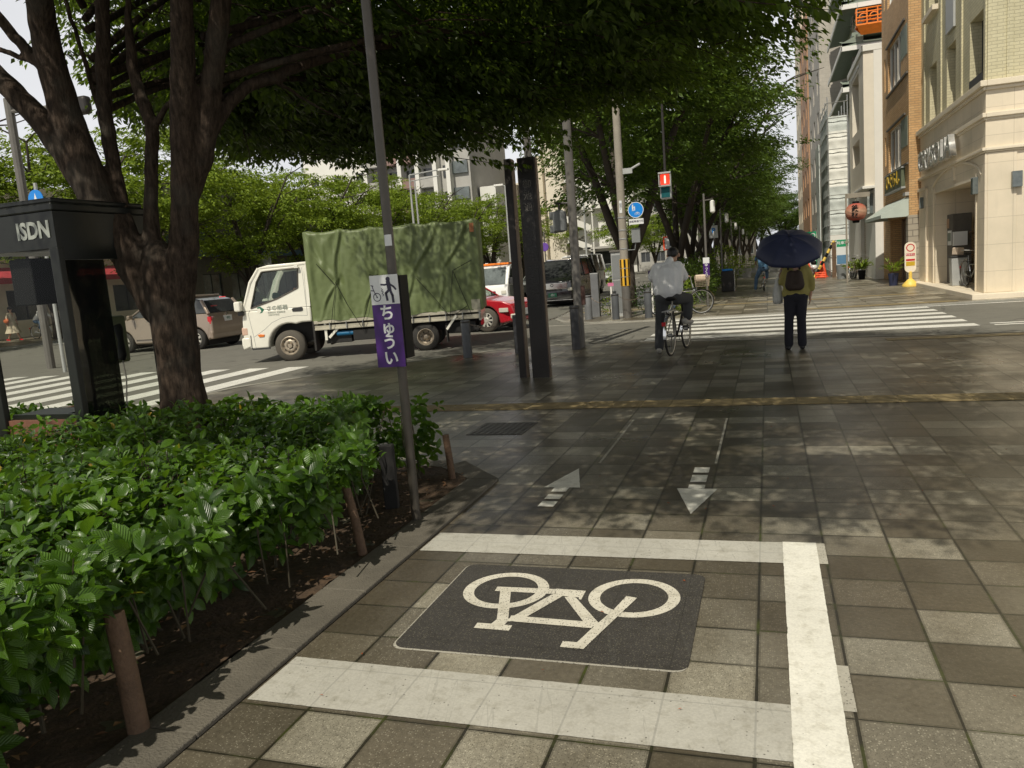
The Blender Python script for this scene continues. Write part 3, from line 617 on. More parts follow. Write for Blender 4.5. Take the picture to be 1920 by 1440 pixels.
# foliage: sprays (twig with hanging leaves) spread through the crown volume
# blob: cx,cy,cz, rx,ry,rz, sprays; several high ones, out of view, are added to cast shade below
BL = [(-5.6, 6.4, 5.6, 2.2, 2.2, 1.3, 250), (-4.6, 7.4, 4.3, 1.8, 1.7, .8, 190), (-3.2, 8.4, 3.75, 1.6, 1.5, .65, 250), (-1.9, 8.2, 4.0, 1.6, 1.7, .8, 250), (-.9, 6.9, 3.95, 1.3, 1.4, .75, 170),
      (-3.3, 6.0, 5.3, 2.5, 2.4, 1.5, 300), (-1.4, 5.0, 5.0, 2.0, 2.2, 1.1, 210), (.3, 5.2, 5.1, 1.8, 2.2, 1.0, 190), (1.5, 6.2, 5.6, 1.8, 2.5, 1.0, 150), (-.4, 9.2, 4.9, 2.0, 1.6, 1.0, 190), (1.2, 8.4, 5.9, 2.0, 1.7, .9, 100),
      (-4.6, 4.2, 5.4, 2.0, 1.8, 1.1, 130), (-6.2, 4.2, 5.6, 1.3, 1.2, .8, 40), (-2.6, 9.9, 4.3, 1.6, 1.0, .8, 150), (-5.0, 9.3, 4.0, 1.6, 1.4, .7, 120), (-3.9, 6.9, 3.7, 1.2, .9, .45, 90), (-5.3, 7.6, 3.9, 1.2, .9, .5, 70),
      (-2.4, 3.6, 5.2, 1.6, 1.2, .7, 60), (-2.2, 6.6, 6.8, 3.5, 3.2, .9, 220), (-.3, 4.7, 4.0, .8, .6, .35, 34),
      (-2.2, 2.7, 4.9, 1.5, .8, .6, 110), (-4.6, 3.0, 5.2, 1.8, .9, .7, 110), (-2.2, 1.5, 5.0, 1.6, .9, .5, 100), (-.3, 1.4, 5.1, 1.5, .9, .5, 90), (1.2, 1.9, 5.5, 1.1, .8, .5, 55), (1.4, 3.0, 5.6, 1.3, 1.1, .6, 70), (0, 3.0, 5.4, 1.6, 1.1, .6, 110), (-4.5, .9, 5.4, 1.6, .8, .5, 60),
      (-7.0, 8.6, 5.0, 1.6, 1.5, 1.2, 200), (-5.7, 9.0, 4.8, 1.5, 1.3, 1.0, 200), (-6.5, 10.2, 5.8, 1.6, 1.3, 1.0, 100), (-6.3, 9.3, 3.95, 1.3, 1.0, .5, 150), (.3, 9.6, 5.4, 1.7, 1.2, .5, 150), (-1.6, 9.6, 5.1, 1.5, 1.0, .5, 120), (-5.6, 11.3, 6.7, 1.8, 1.3, .6, 150), (-7.4, 11.6, 6.9, 1.4, 1.2, .6, 50), (-5.2, 8.0, 3.7, 1.1, .9, .4, 130), (-6.6, 8.4, 4.1, 1.2, .9, .6, 150), (-6.2, 7.6, 3.75, .9, .7, .3, 70), (-5.5, 8.3, 3.35, 1.1, .7, .3, 90), (-4.3, 8.6, 3.2, 1.3, .7, .3, 90), (-5.9, 9.4, 3.6, 1.2, .8, .35, 90), (2.6, 7.4, 6.4, 1.7, 1.8, .8, 150), (1.0, 8.6, 6.4, 2.3, 1.5, .8, 180), (-1.2, 10.6, 5.2, 2.2, 1.4, .9, 220), (-3.4, 10.6, 5.0, 1.8, 1.2, .9, 130),
      (-.6, 8.0, 5.6, 2.6, 2.2, 1.0, 220), (2.9, 5.6, 6.2, 1.2, 1.6, .6, 45), (-1.6, 8.8, 3.55, 1.3, .8, .4, 90), (-2.9, 8.3, 3.25, 1.3, .9, .35, 110), (-4.3, 8.2, 3.4, 1.2, .8, .35, 80), (-.5, 7.6, 3.65, 1.1, .9, .4, 80), (.1, 6.4, 4.0, .8, .8, .4, 50)]
Pl, Dl, Nl, Ll = [], [], [], []; twigs = []
for (cx, cy, cz, rx, ry, rz, ns) in BL:
    for _ in range(ns):
        u = rng.normal(0, 1, 3); u /= np.linalg.norm(u); rr = rng.random() ** .45
        c = np.array([cx, cy, cz]) + u * rr * np.array([rx, ry, rz])
        az = math.atan2(c[1] - 5.6, c[0] + 4.4) + rng.normal(0, .7); L = rng.uniform(.35, .7)
        d = np.array([math.cos(az), math.sin(az), rng.normal(-.12, .18)]); twigs.append((c - d * L * .5, c, c + d * L * .5 - np.array([0, 0, .05])))
        n = rng.integers(34, 50); t_ = rng.random(n) * L - L / 2; sd_ = np.where(rng.random(n) < .5, -1, 1)
        side = np.array([-d[1], d[0], 0.])
        P = c + d * t_[:, None] + side * (sd_ * rng.uniform(.0, .16, n))[:, None] + rng.normal(0, .035, (n, 3)); P[:, 2] -= .10 * (np.abs(t_) / L) ** 2
        D = d * rng.uniform(.3, 1, n)[:, None] + side * (sd_ * rng.uniform(.3, 1, n))[:, None] + np.array([0, 0, -1.]) * rng.uniform(.1, .75, n)[:, None]
        Pl.append(P); Dl.append(D); Nl.append(np.array([0, 0, 1.]) + rng.normal(0, .38, (n, 3))); Ll.append(rng.uniform(.06, .105, n))
# twig ends that hang out past the crown's lower edge and towards the buildings
for (x, y, z, az, L, k) in [(-3.0, 9.5, 3.05, .2, .7, 5), (-2.4, 9.3, 3.15, -.2, .8, 6), (-3.9, 8.8, 3.1, .5, .7, 5), (-4.4, 8.6, 3.2, 2.6, .7, 4), (.05, 5.6, 3.32, .0, .75, 5), (-.2, 5.9, 3.45, .5, .6, 4), (.25, 6.3, 3.55, .2, .5, 3), (-1.3, 8.6, 3.25, .1, .6, 5), (-5.9, 4.6, 3.75, 3.6, .35, 2)]:
    for _ in range(k):
        c = np.array([x, y, z]) + rng.normal(0, .13, 3); a2 = az + rng.normal(0, .35); d = np.array([math.cos(a2), math.sin(a2), -.25]); twigs.append((c - d * L * .7, c - d * L * .2, c + d * L * .5))
        n = 24; t_ = rng.random(n) * L - L / 2; sd_ = np.where(rng.random(n) < .5, -1, 1); side = np.array([-d[1], d[0], 0.])
        P = c + d * t_[:, None] + side * (sd_ * .03)[:, None]; D = d * .5 + side * (sd_ * rng.uniform(.2, .9, n))[:, None] + np.array([0, 0, -1.]) * rng.uniform(.3, .9, n)[:, None]
        Pl.append(P); Dl.append(D); Nl.append(np.array([0, 0, 1.]) + rng.normal(0, .35, (n, 3))); Ll.append(rng.uniform(.07, .115, n))
P = np.concatenate(Pl) - off; D = np.concatenate(Dl); N = np.concatenate(Nl); L = np.concatenate(Ll)
leaves('crown', P, D, N, L, L * rng.uniform(.42, .56, len(L)), M['leaf'], tree, rng)
tw = trunk_b
for i, t3 in enumerate(twigs):
    if i % 2 == 0: tw.tube([tuple(np.array(q) - off) for q in t3], [.007, .005, .002], 4, cap=False)
for bi_, (cx, cy, cz, rx, ry, rz, ns) in enumerate(BL):   # limbs into each part of the crown
    if bi_ % 5 in (1, 2, 4) and cx > -4: continue
    if math.hypot(cx + 4.5, cy - 5.4) < .8: continue
    s0 = np.array([-4.1 if cx > -4.5 else -5.2, 5.4, 3.2 + (cz - 3.7) * .45]); e = np.array([cx, cy, cz + .1]); m_ = (s0 + e) / 2 + np.array([0, 0, .35]); q = smooth_path(np.array([[*s0, .032], [*m_, .024], [*e, .014], [*(e + (e - s0) * .2), .006]]), 4)
    tw.tube([tuple(p[:3] - off) for p in q], [p[3] for p in q], 7)
    for _ in range(7):
        a0 = q[rng.integers(3, len(q))][:3]; u = rng.normal(0, 1, 3); e2 = a0 + u / np.linalg.norm(u) * np.array([rx, ry, rz]) * .8
        tw.tube([tuple(a0 - off), tuple((a0 + e2) / 2 + rng.normal(0, .08, 3) - off), tuple(e2 - off)], [.014, .009, .004], 5, cap=False)
tw.build('branches', M['bark'], tree, smooth=True, ang=180)

def far_tree(seed, H=10.5, Rr=4.4, zc=3.0, nb=34, ns=26, leafL=(.13, .22), lm='leaf_far', stems=4):
    """vase shaped street tree in its own coordinates; returns (trunk mesh, crown mesh)"""
    g = np.random.default_rng(seed); b = B(); ends = []
    b.tube([(0, 0, -.05), (0.02, 0, .6), (0, .02, 1.5)], [.24, .19, .17], 10)
    for i in range(stems):
        a = 2 * PI * i / stems + g.normal(0, .3); sp = g.uniform(.22, .42)
        pts = [(0, 0, g.uniform(.9, 1.5))]; rad = [.13]
        p = np.array(pts[0]); d = np.array([math.cos(a) * sp, math.sin(a) * sp, 1.])
        for k in range(6):
            p = p + d * (H * .115) + g.normal(0, .06, 3); d = d + np.array([math.cos(a), math.sin(a), 0]) * g.uniform(.02, .13); pts.append(tuple(p)); rad.append(.13 * (1 - k / 6.5) + .012)
            if k >= 1:
                for _ in range(2):
                    a2 = a + g.normal(0, .9); e = p + np.array([math.cos(a2), math.sin(a2), g.uniform(.1, .6)]) * g.uniform(.8, 2.0); b.tube([tuple(p), tuple((p + e) / 2 + g.normal(0, .08, 3)), tuple(e)], [.04, .028, .012], 5, cap=False); ends.append(e)
        b.tube(pts, rad, 8)
    Pl, Dl, Nl, Ll = [], [], [], []
    for i in range(nb):
        u = g.normal(0, 1, 3); u /= np.linalg.norm(u); zc_ = (zc + H) / 2; hz = (H - zc) / 2
        f = .45 + .55 * g.random(); c = np.array([u[0] * Rr * f, u[1] * Rr * f, zc_ + u[2] * hz * f])
        rel = (c[2] - zc) / (H - zc); c[:2] *= (.55 + .75 * min(1, rel * 1.6)) if rel < .6 else 1.12 - .35 * rel
        for _ in range(ns):
            cc = c + g.normal(0, 1, 3) * np.array([.62, .62, .26]); az = math.atan2(cc[1], cc[0]) + g.normal(0, .6); d = np.array([math.cos(az), math.sin(az), g.normal(-.1, .2)])
            n = int(g.integers(10, 18)); t_ = g.uniform(-.45, .45, n); side = np.array([-d[1], d[0], 0.]); s_ = np.where(g.random(n) < .5, -1, 1)
            Pl.append(cc + d * t_[:, None] + side * (s_ * g.uniform(0, .14, n))[:, None] + g.normal(0, .05, (n, 3)))
            Dl.append(d * .6 + side * (s_ * g.uniform(.2, 1, n))[:, None] + np.array([0, 0, -1]) * g.uniform(0, .5, n)[:, None]); Nl.append(np.array([0, 0, 1.]) + g.normal(0, .35, (n, 3))); Ll.append(g.uniform(*leafL, n))
    P = np.concatenate(Pl); L = np.concatenate(Ll)
    root = T('street_tree', 'x', 'tree', (0, 0, -50))
    leaves('crown', P, np.concatenate(Dl), np.concatenate(Nl), L, L * .5, M[lm], root, g); b.build('trunk', M['bark_far'], root, smooth=True, ang=180)
    return root
protoA = [far_tree(21, 12.5, 4.9, 2.9, 66, 44), far_tree(22, 11.8, 5.0, 2.8, 64, 44)]
protoB = [far_tree(31, 10.4, 4.7, 2.8, 58, 26, (.16, .27), 'leaf_bright', 6), far_tree(32, 10.0, 4.5, 2.6, 56, 26, (.16, .27), 'leaf_bright', 5), far_tree(33, 10.8, 4.8, 3.0, 58, 26, (.16, .27), 'leaf_bright', 6)]
ordn = ['nearest', 'second', 'third', 'fourth', 'fifth', 'sixth', 'seventh', 'eighth', 'ninth', 'tenth', 'eleventh', 'twelfth', 'thirteenth', 'fourteenth']
used = set()
def plant(protos, i, loc, rz, label, group, sc=1.0):
    p = protos[i % len(protos)]
    if p.name in used: o = dup(p, loc, rz, label, group)
    else: used.add(p.name); p.location = loc; p.rotation_euler = (0, 0, rz); p['label'] = label; p['group'] = group; o = p
    o.scale = (sc, sc, sc); return o
for i, (x, y, s_) in enumerate([(-4.4, 26.3, 1), (-3.6, 34.5, 1), (-3.8, 42.5, 1), (-3.7, 51, .95), (-3.8, 60, 1), (-3.7, 70, 1), (-3.7, 82, 1), (-3.5, 96, 1), (-3.2, 114, 1.05), (-2.8, 136, 1.1), (-1.6, 158, 1.15), (1.6, 168, 1.15), (3.4, 150, 1.0)]):
    plant(protoA, i, (x, y, 0), i * 2.1, '%s tree of the shady row along the sidewalk beyond the crossing' % ordn[i], 'trees along the sidewalk beyond the crossing', s_)
for i, (x, y, s_) in enumerate([(-31.6, 20.5, 1.0), (-31.2, 28.0, 1.0), (-31.0, 35.0, 1.02), (-31.0, 42.6, .93), (-31, 50, 1.03), (-31, 58.5, .98), (-31, 67, 1), (-31, 77, 1), (-30.8, 88, 1), (-30.5, 100, 1), (-29.5, 113, 1.0), (-26.5, 118, 1.0), (-23.0, 124, 1.05), (-19.5, 130, 1.0)]):
    plant(protoB, i, (x, y, 0), i * 1.7, '%s light green tree of the row on the opposite side of the main road' % ordn[i], 'trees on the opposite side of the main road', s_)
for i, (x, y, s_) in enumerate([(-15.5, 92, .8), (-14.0, 105, .8), (-12.5, 120, .85)]):
    plant(protoB, i, (x, y, 0), i, '%s small tree standing in front of the white buildings far down the road' % ordn[i], 'trees before the white buildings far down the road', s_)

# ------------------------------------------------------------ hedge
hedge = T('hedge', 'low glossy leaved hedge filling the planting bed at the lower left', 'hedge', (0, 0, 0))
rng = np.random.default_rng(3)
def top(x, y):
    h = .60 + .045 * np.sin(x * 2.3 + y * 1.1) + .04 * np.sin(y * 3.1 - x * 1.4) + .03 * np.sin(x * 6 + 1)
    return h
Pl, Dl, Nl, Ll, Tb = [], [], [], [], []; st = B()
def rosette(c, up, n, L0, t0):
    up = np.array(up, float); up /= np.linalg.norm(up); a0 = rng.random() * 6.28
    t1 = np.cross(up, [0.3, .9, .1]); t1 /= np.linalg.norm(t1); t2 = np.cross(up, t1)
    for i in range(n):
        a = a0 + i * 2.4; o_ = t1 * math.cos(a) + t2 * math.sin(a); el = rng.uniform(-.45, .35) if i < n - 1 else rng.uniform(.5, 1.3)
        d = o_ + up * el; Pl.append(c + o_ * .008 - up * (.012 * (n - i))); Dl.append(d); Nl.append(up * 1.0 - o_ * el * .6 + rng.normal(0, .14, 3)); Ll.append(L0 * rng.uniform(.65, 1.1)); Tb.append(min(1, max(0, t0 + rng.normal(0, .12))))
def hedge_xlim(y): return -2.17 - max(0, y - 3.8) * .55 - .05 * math.sin(y * 2.9) - .04 * math.sin(y * 7)
K = 0
while K < 4400:
    x, y = rng.uniform(-7.6, -2.12), rng.uniform(.35, 5.45)
    if x > hedge_xlim(y): continue
    if x < -5.2 and y > 4.45 and x > -6.2: continue
    # keep density where the camera can see it: thinner far to the left
    if x < -6.2 and rng.random() < .4: continue
    z = top(x, y) + rng.normal(0, .035) - .09 * rng.random(); K += 1
    if math.hypot(x + 4.68, y - 5.3) < .34: continue
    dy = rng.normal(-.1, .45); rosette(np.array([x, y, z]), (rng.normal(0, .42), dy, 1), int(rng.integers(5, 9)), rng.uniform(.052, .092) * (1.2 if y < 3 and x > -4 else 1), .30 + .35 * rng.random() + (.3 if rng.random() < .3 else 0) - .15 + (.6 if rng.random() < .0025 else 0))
    if K % 6 == 0: st.tube([(x + rng.normal(0, .05), y + rng.normal(0, .05), z - .35), (x + rng.normal(0, .02), y, z - .12), (x, y, z + .01)], [.005, .004, .002], 5, cap=False)
for _ in range(1050):   # side that faces the pavement
    y = rng.uniform(.35, 5.5); z = .13 + .49 * rng.random() ** .55; x = hedge_xlim(y) - .30 * (1 - z / .62) ** 1.2 - .16 * rng.random() + .07 * math.sin(y * 9 + z * 8)
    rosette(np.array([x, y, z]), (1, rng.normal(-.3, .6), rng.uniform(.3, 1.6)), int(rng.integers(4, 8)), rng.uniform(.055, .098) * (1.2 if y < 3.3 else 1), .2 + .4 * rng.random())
for _ in range(500):   # side that faces the phone booth and the road
    x = rng.uniform(-7.4, -2.4); y = 5.45 - .12 * rng.random(); z = .12 + .5 * rng.random()
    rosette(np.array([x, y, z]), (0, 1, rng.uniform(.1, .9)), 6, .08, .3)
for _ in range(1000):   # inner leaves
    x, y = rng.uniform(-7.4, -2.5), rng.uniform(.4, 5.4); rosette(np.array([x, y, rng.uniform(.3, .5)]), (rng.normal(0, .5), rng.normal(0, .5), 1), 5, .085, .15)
L = np.array(Ll)
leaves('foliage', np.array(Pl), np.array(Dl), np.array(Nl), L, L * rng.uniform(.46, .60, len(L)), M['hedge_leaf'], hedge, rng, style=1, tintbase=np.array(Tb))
for _ in range(260):
    x, y = rng.uniform(-7, -2.55), rng.uniform(.4, 5.4); z = top(x, y) - .08
    st.tube([(x + rng.normal(0, .12), y + rng.normal(0, .12), .0), (x + rng.normal(0, .05), y, z * .55), (x, y, z)], [.009, .006, .003], 5, cap=False)
st.build('stems', M['stem'], hedge)

# shrubs beyond the crossing
def shrub(name, label, cat, blobs, dens=900, lm='hedge_leaf2', L0=(.05, .09), group=None, seed=1):
    g = np.random.default_rng(seed); Pl, Dl, Nl = [], [], []; b = B()
    root = T(name, label, cat, (blobs[0][0], blobs[0][1], 0), 0, group); o_ = np.array([blobs[0][0], blobs[0][1], 0])
    for (cx, cy, cz, rx, ry, rz) in blobs:
        n = int(dens * (rx * ry + rx * rz + ry * rz)); u = g.normal(0, 1, (n, 3)); u /= np.linalg.norm(u, axis=1, keepdims=True)
        rr = (.72 + .34 * g.random(n) + .1 * np.sin(u[:, 0] * 7 + u[:, 1] * 5))[:, None]
        Pl.append(np.array([cx, cy, cz]) + u * rr * np.array([rx, ry, rz]) - o_); Dl.append(u + g.normal(0, .6, (n, 3)) + [0, 0, .3]); Nl.append(u * .5 + [0, 0, .8] + g.normal(0, .35, (n, 3)))
        for _ in range(max(3, int(rx * 6))):
            e = np.array([cx, cy, cz]) + g.normal(0, .35, 3) * [rx, ry, rz]; b.tube([tuple(np.array([cx + g.normal(0, .2 * rx), cy, 0]) - o_), tuple(e - o_)], [.012, .005], 4, cap=False)
    P = np.concatenate(Pl); k = P[:, 2] > .02; P = P[k]; L = g.uniform(*L0, len(P))
    leaves('foliage', P, np.concatenate(Dl)[k], np.concatenate(Nl)[k], L, L * .5, M[lm], root, g); b.build('stems', M['stem'], root)
    return root
# ------------------------------------------------------------ stakes, signs, booth, pillars
def stake(x, y, h, r, lean, label, m='wood'):
    b = B(); g = random.Random(x * y)
    b.tube([(0, 0, -.1), (lean[0] * .5, lean[1] * .5, h * .5), (lean[0], lean[1], h)], [r * 1.05, r, r * .95], 10)
    o = b.build('wooden_stake', M[m], smooth=True); o.location = (x, y, 0); tag(o, label, 'stake', 'stakes along the planting bed'); return o
stake(-2.23, 5.15, .36, .026, (-.03, 0, 0), 'short brown wooden stake standing alone on bare soil at the bed corner')
stake(-2.16, 3.68, .40, .026, (-.09, .02, 0), 'leaning brown stake half hidden in the hedge edge halfway along the bed')
stake(-2.12, 1.98, .44, .036, (-.06, .02, 0), 'thick brown stake under the hedge, closest to the camera')
b = B(); b.box(-.045, .045, -.035, .035, -.1, .44); o = b.build('wooden_post', M['under'], bevel=.006); o.location = (-2.40, 4.50, 0); o.rotation_euler = (0, 0, .3); tag(o, 'square dark wooden post behind the caution sign pole', 'post')

# caution sign on a brown pole
t = T('caution_sign', 'purple and white caution sign with a bicycle pictogram on a tall brown pole', 'sign', (-2.12, 4.27, 0))
b = B(); b.tube([(0, 0, -.1), (0, 0, 5.2)], .0285, 16); b.build('pole', M['pole_brown'], t, smooth=True)
b = B(); b.box(-.0296, .0296, -.0296, .0296, 1.72, 1.79); 
b = B(); b.lathe([(.0290, 1.70), (.0292, 1.705), (.0292, 1.76), (.029, 1.765)], 12, a0=-2.3, a1=-.6); b.build('sticker', M['white_film'], t)
def sign_box(t, rz, w_, h_, d_, z0, mats):
    pass
Rz = Matrix.Rotation(R(3), 4, 'Z')
e = bpy.data.objects.new('sign_panel', None); 
b = B(); b.box(-.106, .074, -.03, -.012, .985, 1.533); b.box(-.055, .078, -.011, .10, 1.03, 1.525); sb = b.build('sign_box', M['black'], t, bevel=.003); sb.location = (-.02, -.02, 0); bpy.data.objects.remove(e)
b = B(); b.box(-.108, .076, -.034, -.0312, .985, 1.36); b.build('purple_face', M['purple'], sb)
b = B(); b.box(-.108, .076, -.034, -.0312, 1.3605, 1.533); b.build('white_face', M['white_film'], sb)
for ch, z in (('ち', 1.305), ('ゅ', 1.215), ('う', 1.130), ('い', 1.035)):
    text('letter', ch, .098 if ch != 'ゅ' else .10, M['white_film'], sb, (-.014, -.0345, z), off=.0022, ext=.0008)
def disc(b, cx, cz, r, y, n=20, r0=0):
    b.lathe([(r0 if r0 else 1e-4, y), (r, y)], n, (cx, 0, cz), 'Y')
def stroke(b, pts, w_, y):   # flat ribbon in the xz plane
    for (x0, z0), (x1, z1) in zip(pts[:-1], pts[1:]):
        d = Vector((x1 - x0, z1 - z0)); L = d.length; d /= L; nx, nz = -d.y * w_ / 2, d.x * w_ / 2; ex, ez = d.x * w_ * .3, d.y * w_ * .3
        b.add([(x0 - ex + nx, y, z0 - ez + nz), (x1 + ex + nx, y, z1 + ez + nz), (x1 + ex - nx, y, z1 + ez - nz), (x0 - ex - nx, y, z0 - ez - nz)], [(0, 1, 2, 3)])
b = B(); yy = -.0348
disc(b, .012, 1.507, .014, yy)
stroke(b, [(.012, 1.49), (.018, 1.445)], .026, yy - .0002); stroke(b, [(.014, 1.478), (-.014, 1.475), (-.035, 1.478)], .010, yy - .0004); stroke(b, [(.018, 1.48), (.045, 1.462), (.058, 1.445)], .011, yy - .0006)
stroke(b, [(.016, 1.445), (-.008, 1.425), (-.002, 1.385)], .015, yy - .0003); stroke(b, [(.02, 1.445), (.034, 1.41), (.036, 1.372)], .016, yy - .0005)
b.build('walking_figure', M['ink'], sb)
b = B(); b.lathe([(.021, yy), (.026, yy)], 26, (-.068, 0, 1.405), 'Y'); disc(b, -.068, 1.405, .005, yy)
stroke(b, [(-.068, 1.405), (-.088, 1.448), (-.095, 1.475)], .005, yy - .0003); stroke(b, [(-.103, 1.476), (-.088, 1.472)], .005, yy - .0004); stroke(b, [(-.104, 1.446), (-.084, 1.443)], .005, yy - .0005)
stroke(b, [(-.036, 1.455), (-.028, 1.447), (-.036, 1.44), (-.024, 1.434), (-.034, 1.425), (-.022, 1.418), (-.030, 1.41)], .0035, yy - .0002)
b.build('bicycle_pictogram', M['ink'], sb)

# phone booth
t = T('phone_booth', 'dark framed glass telephone booth with an ISDN fascia behind the hedge', 'phone booth', (-5.0, 4.6, 0))
W_, D_ = .90, .95
b = B(); b.box(-W_, 0, 0, D_, 2.20, 2.26); b.box(-W_ + .02, -.02, .02, D_ - .02, 2.26, 2.30); b.build('roof', M['booth'], t, bevel=.012)
b = B(); b.box(-W_ + .01, -.01, .01, D_ - .01, 1.93, 2.198); b.build('fascia', M['booth'], t)
text('lettering', 'ISDN', .17, M['booth_txt'], t, (-.215, .006, 2.065), off=.006, sx=.86)
for x in (-W_ + .0, -.085):
    for y in (.0, D_ - .055):
        b = B(); b.box(x, x + (.085 if y == 0 else .055), y, y + .055, 0, 1.93); b.build('corner_post', M['booth'], t, bevel=.006)
b = B(); b.box(-.045, -.005, .055, D_ - .055, 1.84, 1.93); b.build('door_rail', M['booth'], t); b = B(); b.box(-.045, -.005, .055, .38, .0, .12); b.build('door_rail', M['booth'], t)
b = B(); b.box(-.035, -.015, .056, .43, .121, 1.838); b.build('door_panel', glassmat('smoked_glass', (.22, .24, .19), .6, ior=1.35), t)
b = B(); b.box(-W_ + .06, -.06, .03, .07, .05, .62); b.box(-W_ + .03, -W_ + .06, .06, D_ - .06, .05, .62); b.build('kick_panel', M['booth_base'], t)
b = B(); b.add([(-W_ + .085, .04, .62), (-.085, .04, .62), (-.085, .04, 1.93), (-W_ + .085, .04, 1.93)], [(0, 1, 2, 3)]); b.build('glass_pane', M['glass_booth'], t)
b = B(); b.add([(-.03, .431, .12), (-.03, D_ - .055, .12), (-.03, D_ - .055, 1.84), (-.03, .431, 1.84)], [(0, 1, 2, 3)]); b.build('glass_pane', M['glass_booth'], t)
b = B(); b.add([(-W_ + .055, D_ - .03, .55), (-.055, D_ - .03, .55), (-.055, D_ - .03, 1.93), (-W_ + .055, D_ - .03, 1.93)], [(0, 1, 2, 3)]); b.build('glass_pane', M['glass_booth'], t)
b = B(); b.box(-W_ + .09, -.09, .07, .10, .60, .66); b.box(-W_ + .09, -.3, .1, .42, .62, .655); b.build('shelf', M['booth'], t)
b = B(); b.box(-.62, -.40, .10, .32, 1.52, 1.88); b.build('notice_box', M['black'], t, bevel=.01)
b = B(); b.box(-.40, -.26, .64, .82, .98, 1.38); b.build('telephone', mat('green_phone', (.11, .13, .06), .5), t, bevel=.02)
b = B(); b.tube([(-.21, .66, 1.30), (-.195, .66, 1.27), (-.19, .66, 1.18), (-.195, .66, 1.05), (-.21, .66, 1.02)], [.035, .035, .024, .035, .035], 12); hs_ = b.build('handset', M['black'], t, smooth=True)
b = B(); b.tube([(-.20, .66, 1.02), (-.17, .64, .85), (-.17, .6, .62), (-.2, .58, .55), (-.24, .6, .62), (-.27, .64, .95)], .006, 6); b.build('cord', M['pole_grey'], hs_, smooth=True)

# two tall dark sign pillars
t = T('sign_pillar', 'tall slim dark pillar with a bronze edge, left of a pair on the sidewalk', 'pillar', (-3.25, 10.5, 0))
b = B(); b.box(-.118, -.022, -.05, .10, -.05, 3.0); b.build('column', M['dark_steel'], t, bevel=.005)
b = B(); b.box(-.021, -.008, -.045, .095, -.05, 2.985); b.build('edge_panel', M['bronze'], t, bevel=.004)
t = T('sign_pillar', 'tall broad dark pillar with engraved panels, right of a pair on the sidewalk', 'pillar', (-2.99, 10.45, 0))
b = B(); b.box(-.165, .075, -.08, .05, -.05, 2.98); cl_ = b.build('column', M['dark_steel'], t, bevel=.005)
b = B(); b.box(-.125, .035, -.086, -.0805, .8, 1.55); b.box(-.125, .035, -.085, -.0805, 1.60, 2.9); b.build('name_panel', mat('engraved_panel', (.022, .02, .018), .3, metal=.2, bump=.2, bsc=40), t)
b = B(); b.box(.0755, .085, -.06, .04, 0, 2.97); b.build('edge_panel', M['bronze'], t)
for i, ch in enumerate('御池通'): text('engraved_letter', ch, .12, M['pole_grey'], t, (-.045, -.088, 2.62 - i * .15), ext=.001)

# street poles, bollards, chains
t = T('signal_pole', 'brown grey steel pole with a small rear facing signal head, behind the dark bollard', 'pole', (-3.33, 14.15, 0))
b = B(); b.tube([(0, 0, -.05), (0, 0, 5.6)], [.086, .07], 20); b.build('pole', M['pole_grey'], t, smooth=True)
b = B(); b.tube([(0, 0, 2.62), (-.3, 0, 2.64)], .02, 8); b.tube([(-.24, 0, 2.64), (-.24, 0, 2.5)], .018, 8); b.build('bracket', M['dark_steel'], t, smooth=True)
b = B(); b.tube([(-.24, -.0, 2.12), (-.24, 0, 2.15), (-.24, 0, 2.32), (-.24, 0, 2.48), (-.24, 0, 2.52)], [.05, .125, .13, .12, .05], 12)
sh = b.build('signal_head', M['grey_panel'], t, smooth=True)
for z in (2.36, 2.12): b = B(); b.box(-.44, -.3, .0, .14, z, z + .14); b.build('visor', M['grey_panel'], sh, bevel=.02)
b = B(); b.box(.07, .135, -.04, .05, .78, 1.13); b.build('junction_box', mat('rusty_box', (.10, .05, .04), .7), t, bevel=.006)
t = T('lamp_post', 'slim grey post rising behind the pair of dark pillars', 'pole', (-3.75, 13.0, 0))
b = B(); b.tube([(0, 0, -.05), (0, 0, 6.5)], [.07, .055], 14); b.build('pole', M['pole_grey'], t, smooth=True)
b = B(); b.tube([(0, 0, 6.4), (.3, 0, 6.7), (1.2, 0, 6.8)], .03, 8); b.obox((1.4, 0, 6.8), (.5, .2, .12)); b.build('lamp_arm', M['pole_grey'], t)

def bollard(x, y, h, r, m, label, group):
    t = T('bollard', label, 'bollard', (x, y, 0), 0, group)
    b = B(); b.lathe([(r, -.05), (r, h - .01), (r * .96, h), (1e-4, h + .003)], 22); b.build('post', M[m], t, smooth=True, ang=50)
    b = B(); b.lathe([(r * 1.02, h * .985 - .04), (r * 1.04, h * .985 - .035), (r * 1.04, h * .985 - .012), (r * 1.02, h * .985 - .008)], 22); b.build('collar', M['dark_steel'], t, smooth=True)
    return t
gn = 'bollards at the near corner'; gf = 'bollards across the side street'
bollard(-5.24, 13.28, .68, .085, 'boll', 'dark grey bollard standing behind the rear of the canvas truck', gn)
bollard(-4.35, 13.6, .70, .085, 'boll_dark', 'dark bollard mostly hidden behind the pair of pillars', gn)
bollard(-3.33, 13.83, .79, .088, 'boll_dark', 'dark bollard directly in front of the brown signal pole', gn)
bollard(-4.75, 21.36, .66, .105, 'boll_light', 'grey bollard farthest left of three across the side street', gf)
bollard(-3.90, 20.85, .68, .10, 'boll', 'grey bollard beside the foot of the utility pole', gf)
bollard(-3.01, 20.75, .70, .10, 'boll', 'grey bollard just left of the cyclist across the side street', gf)
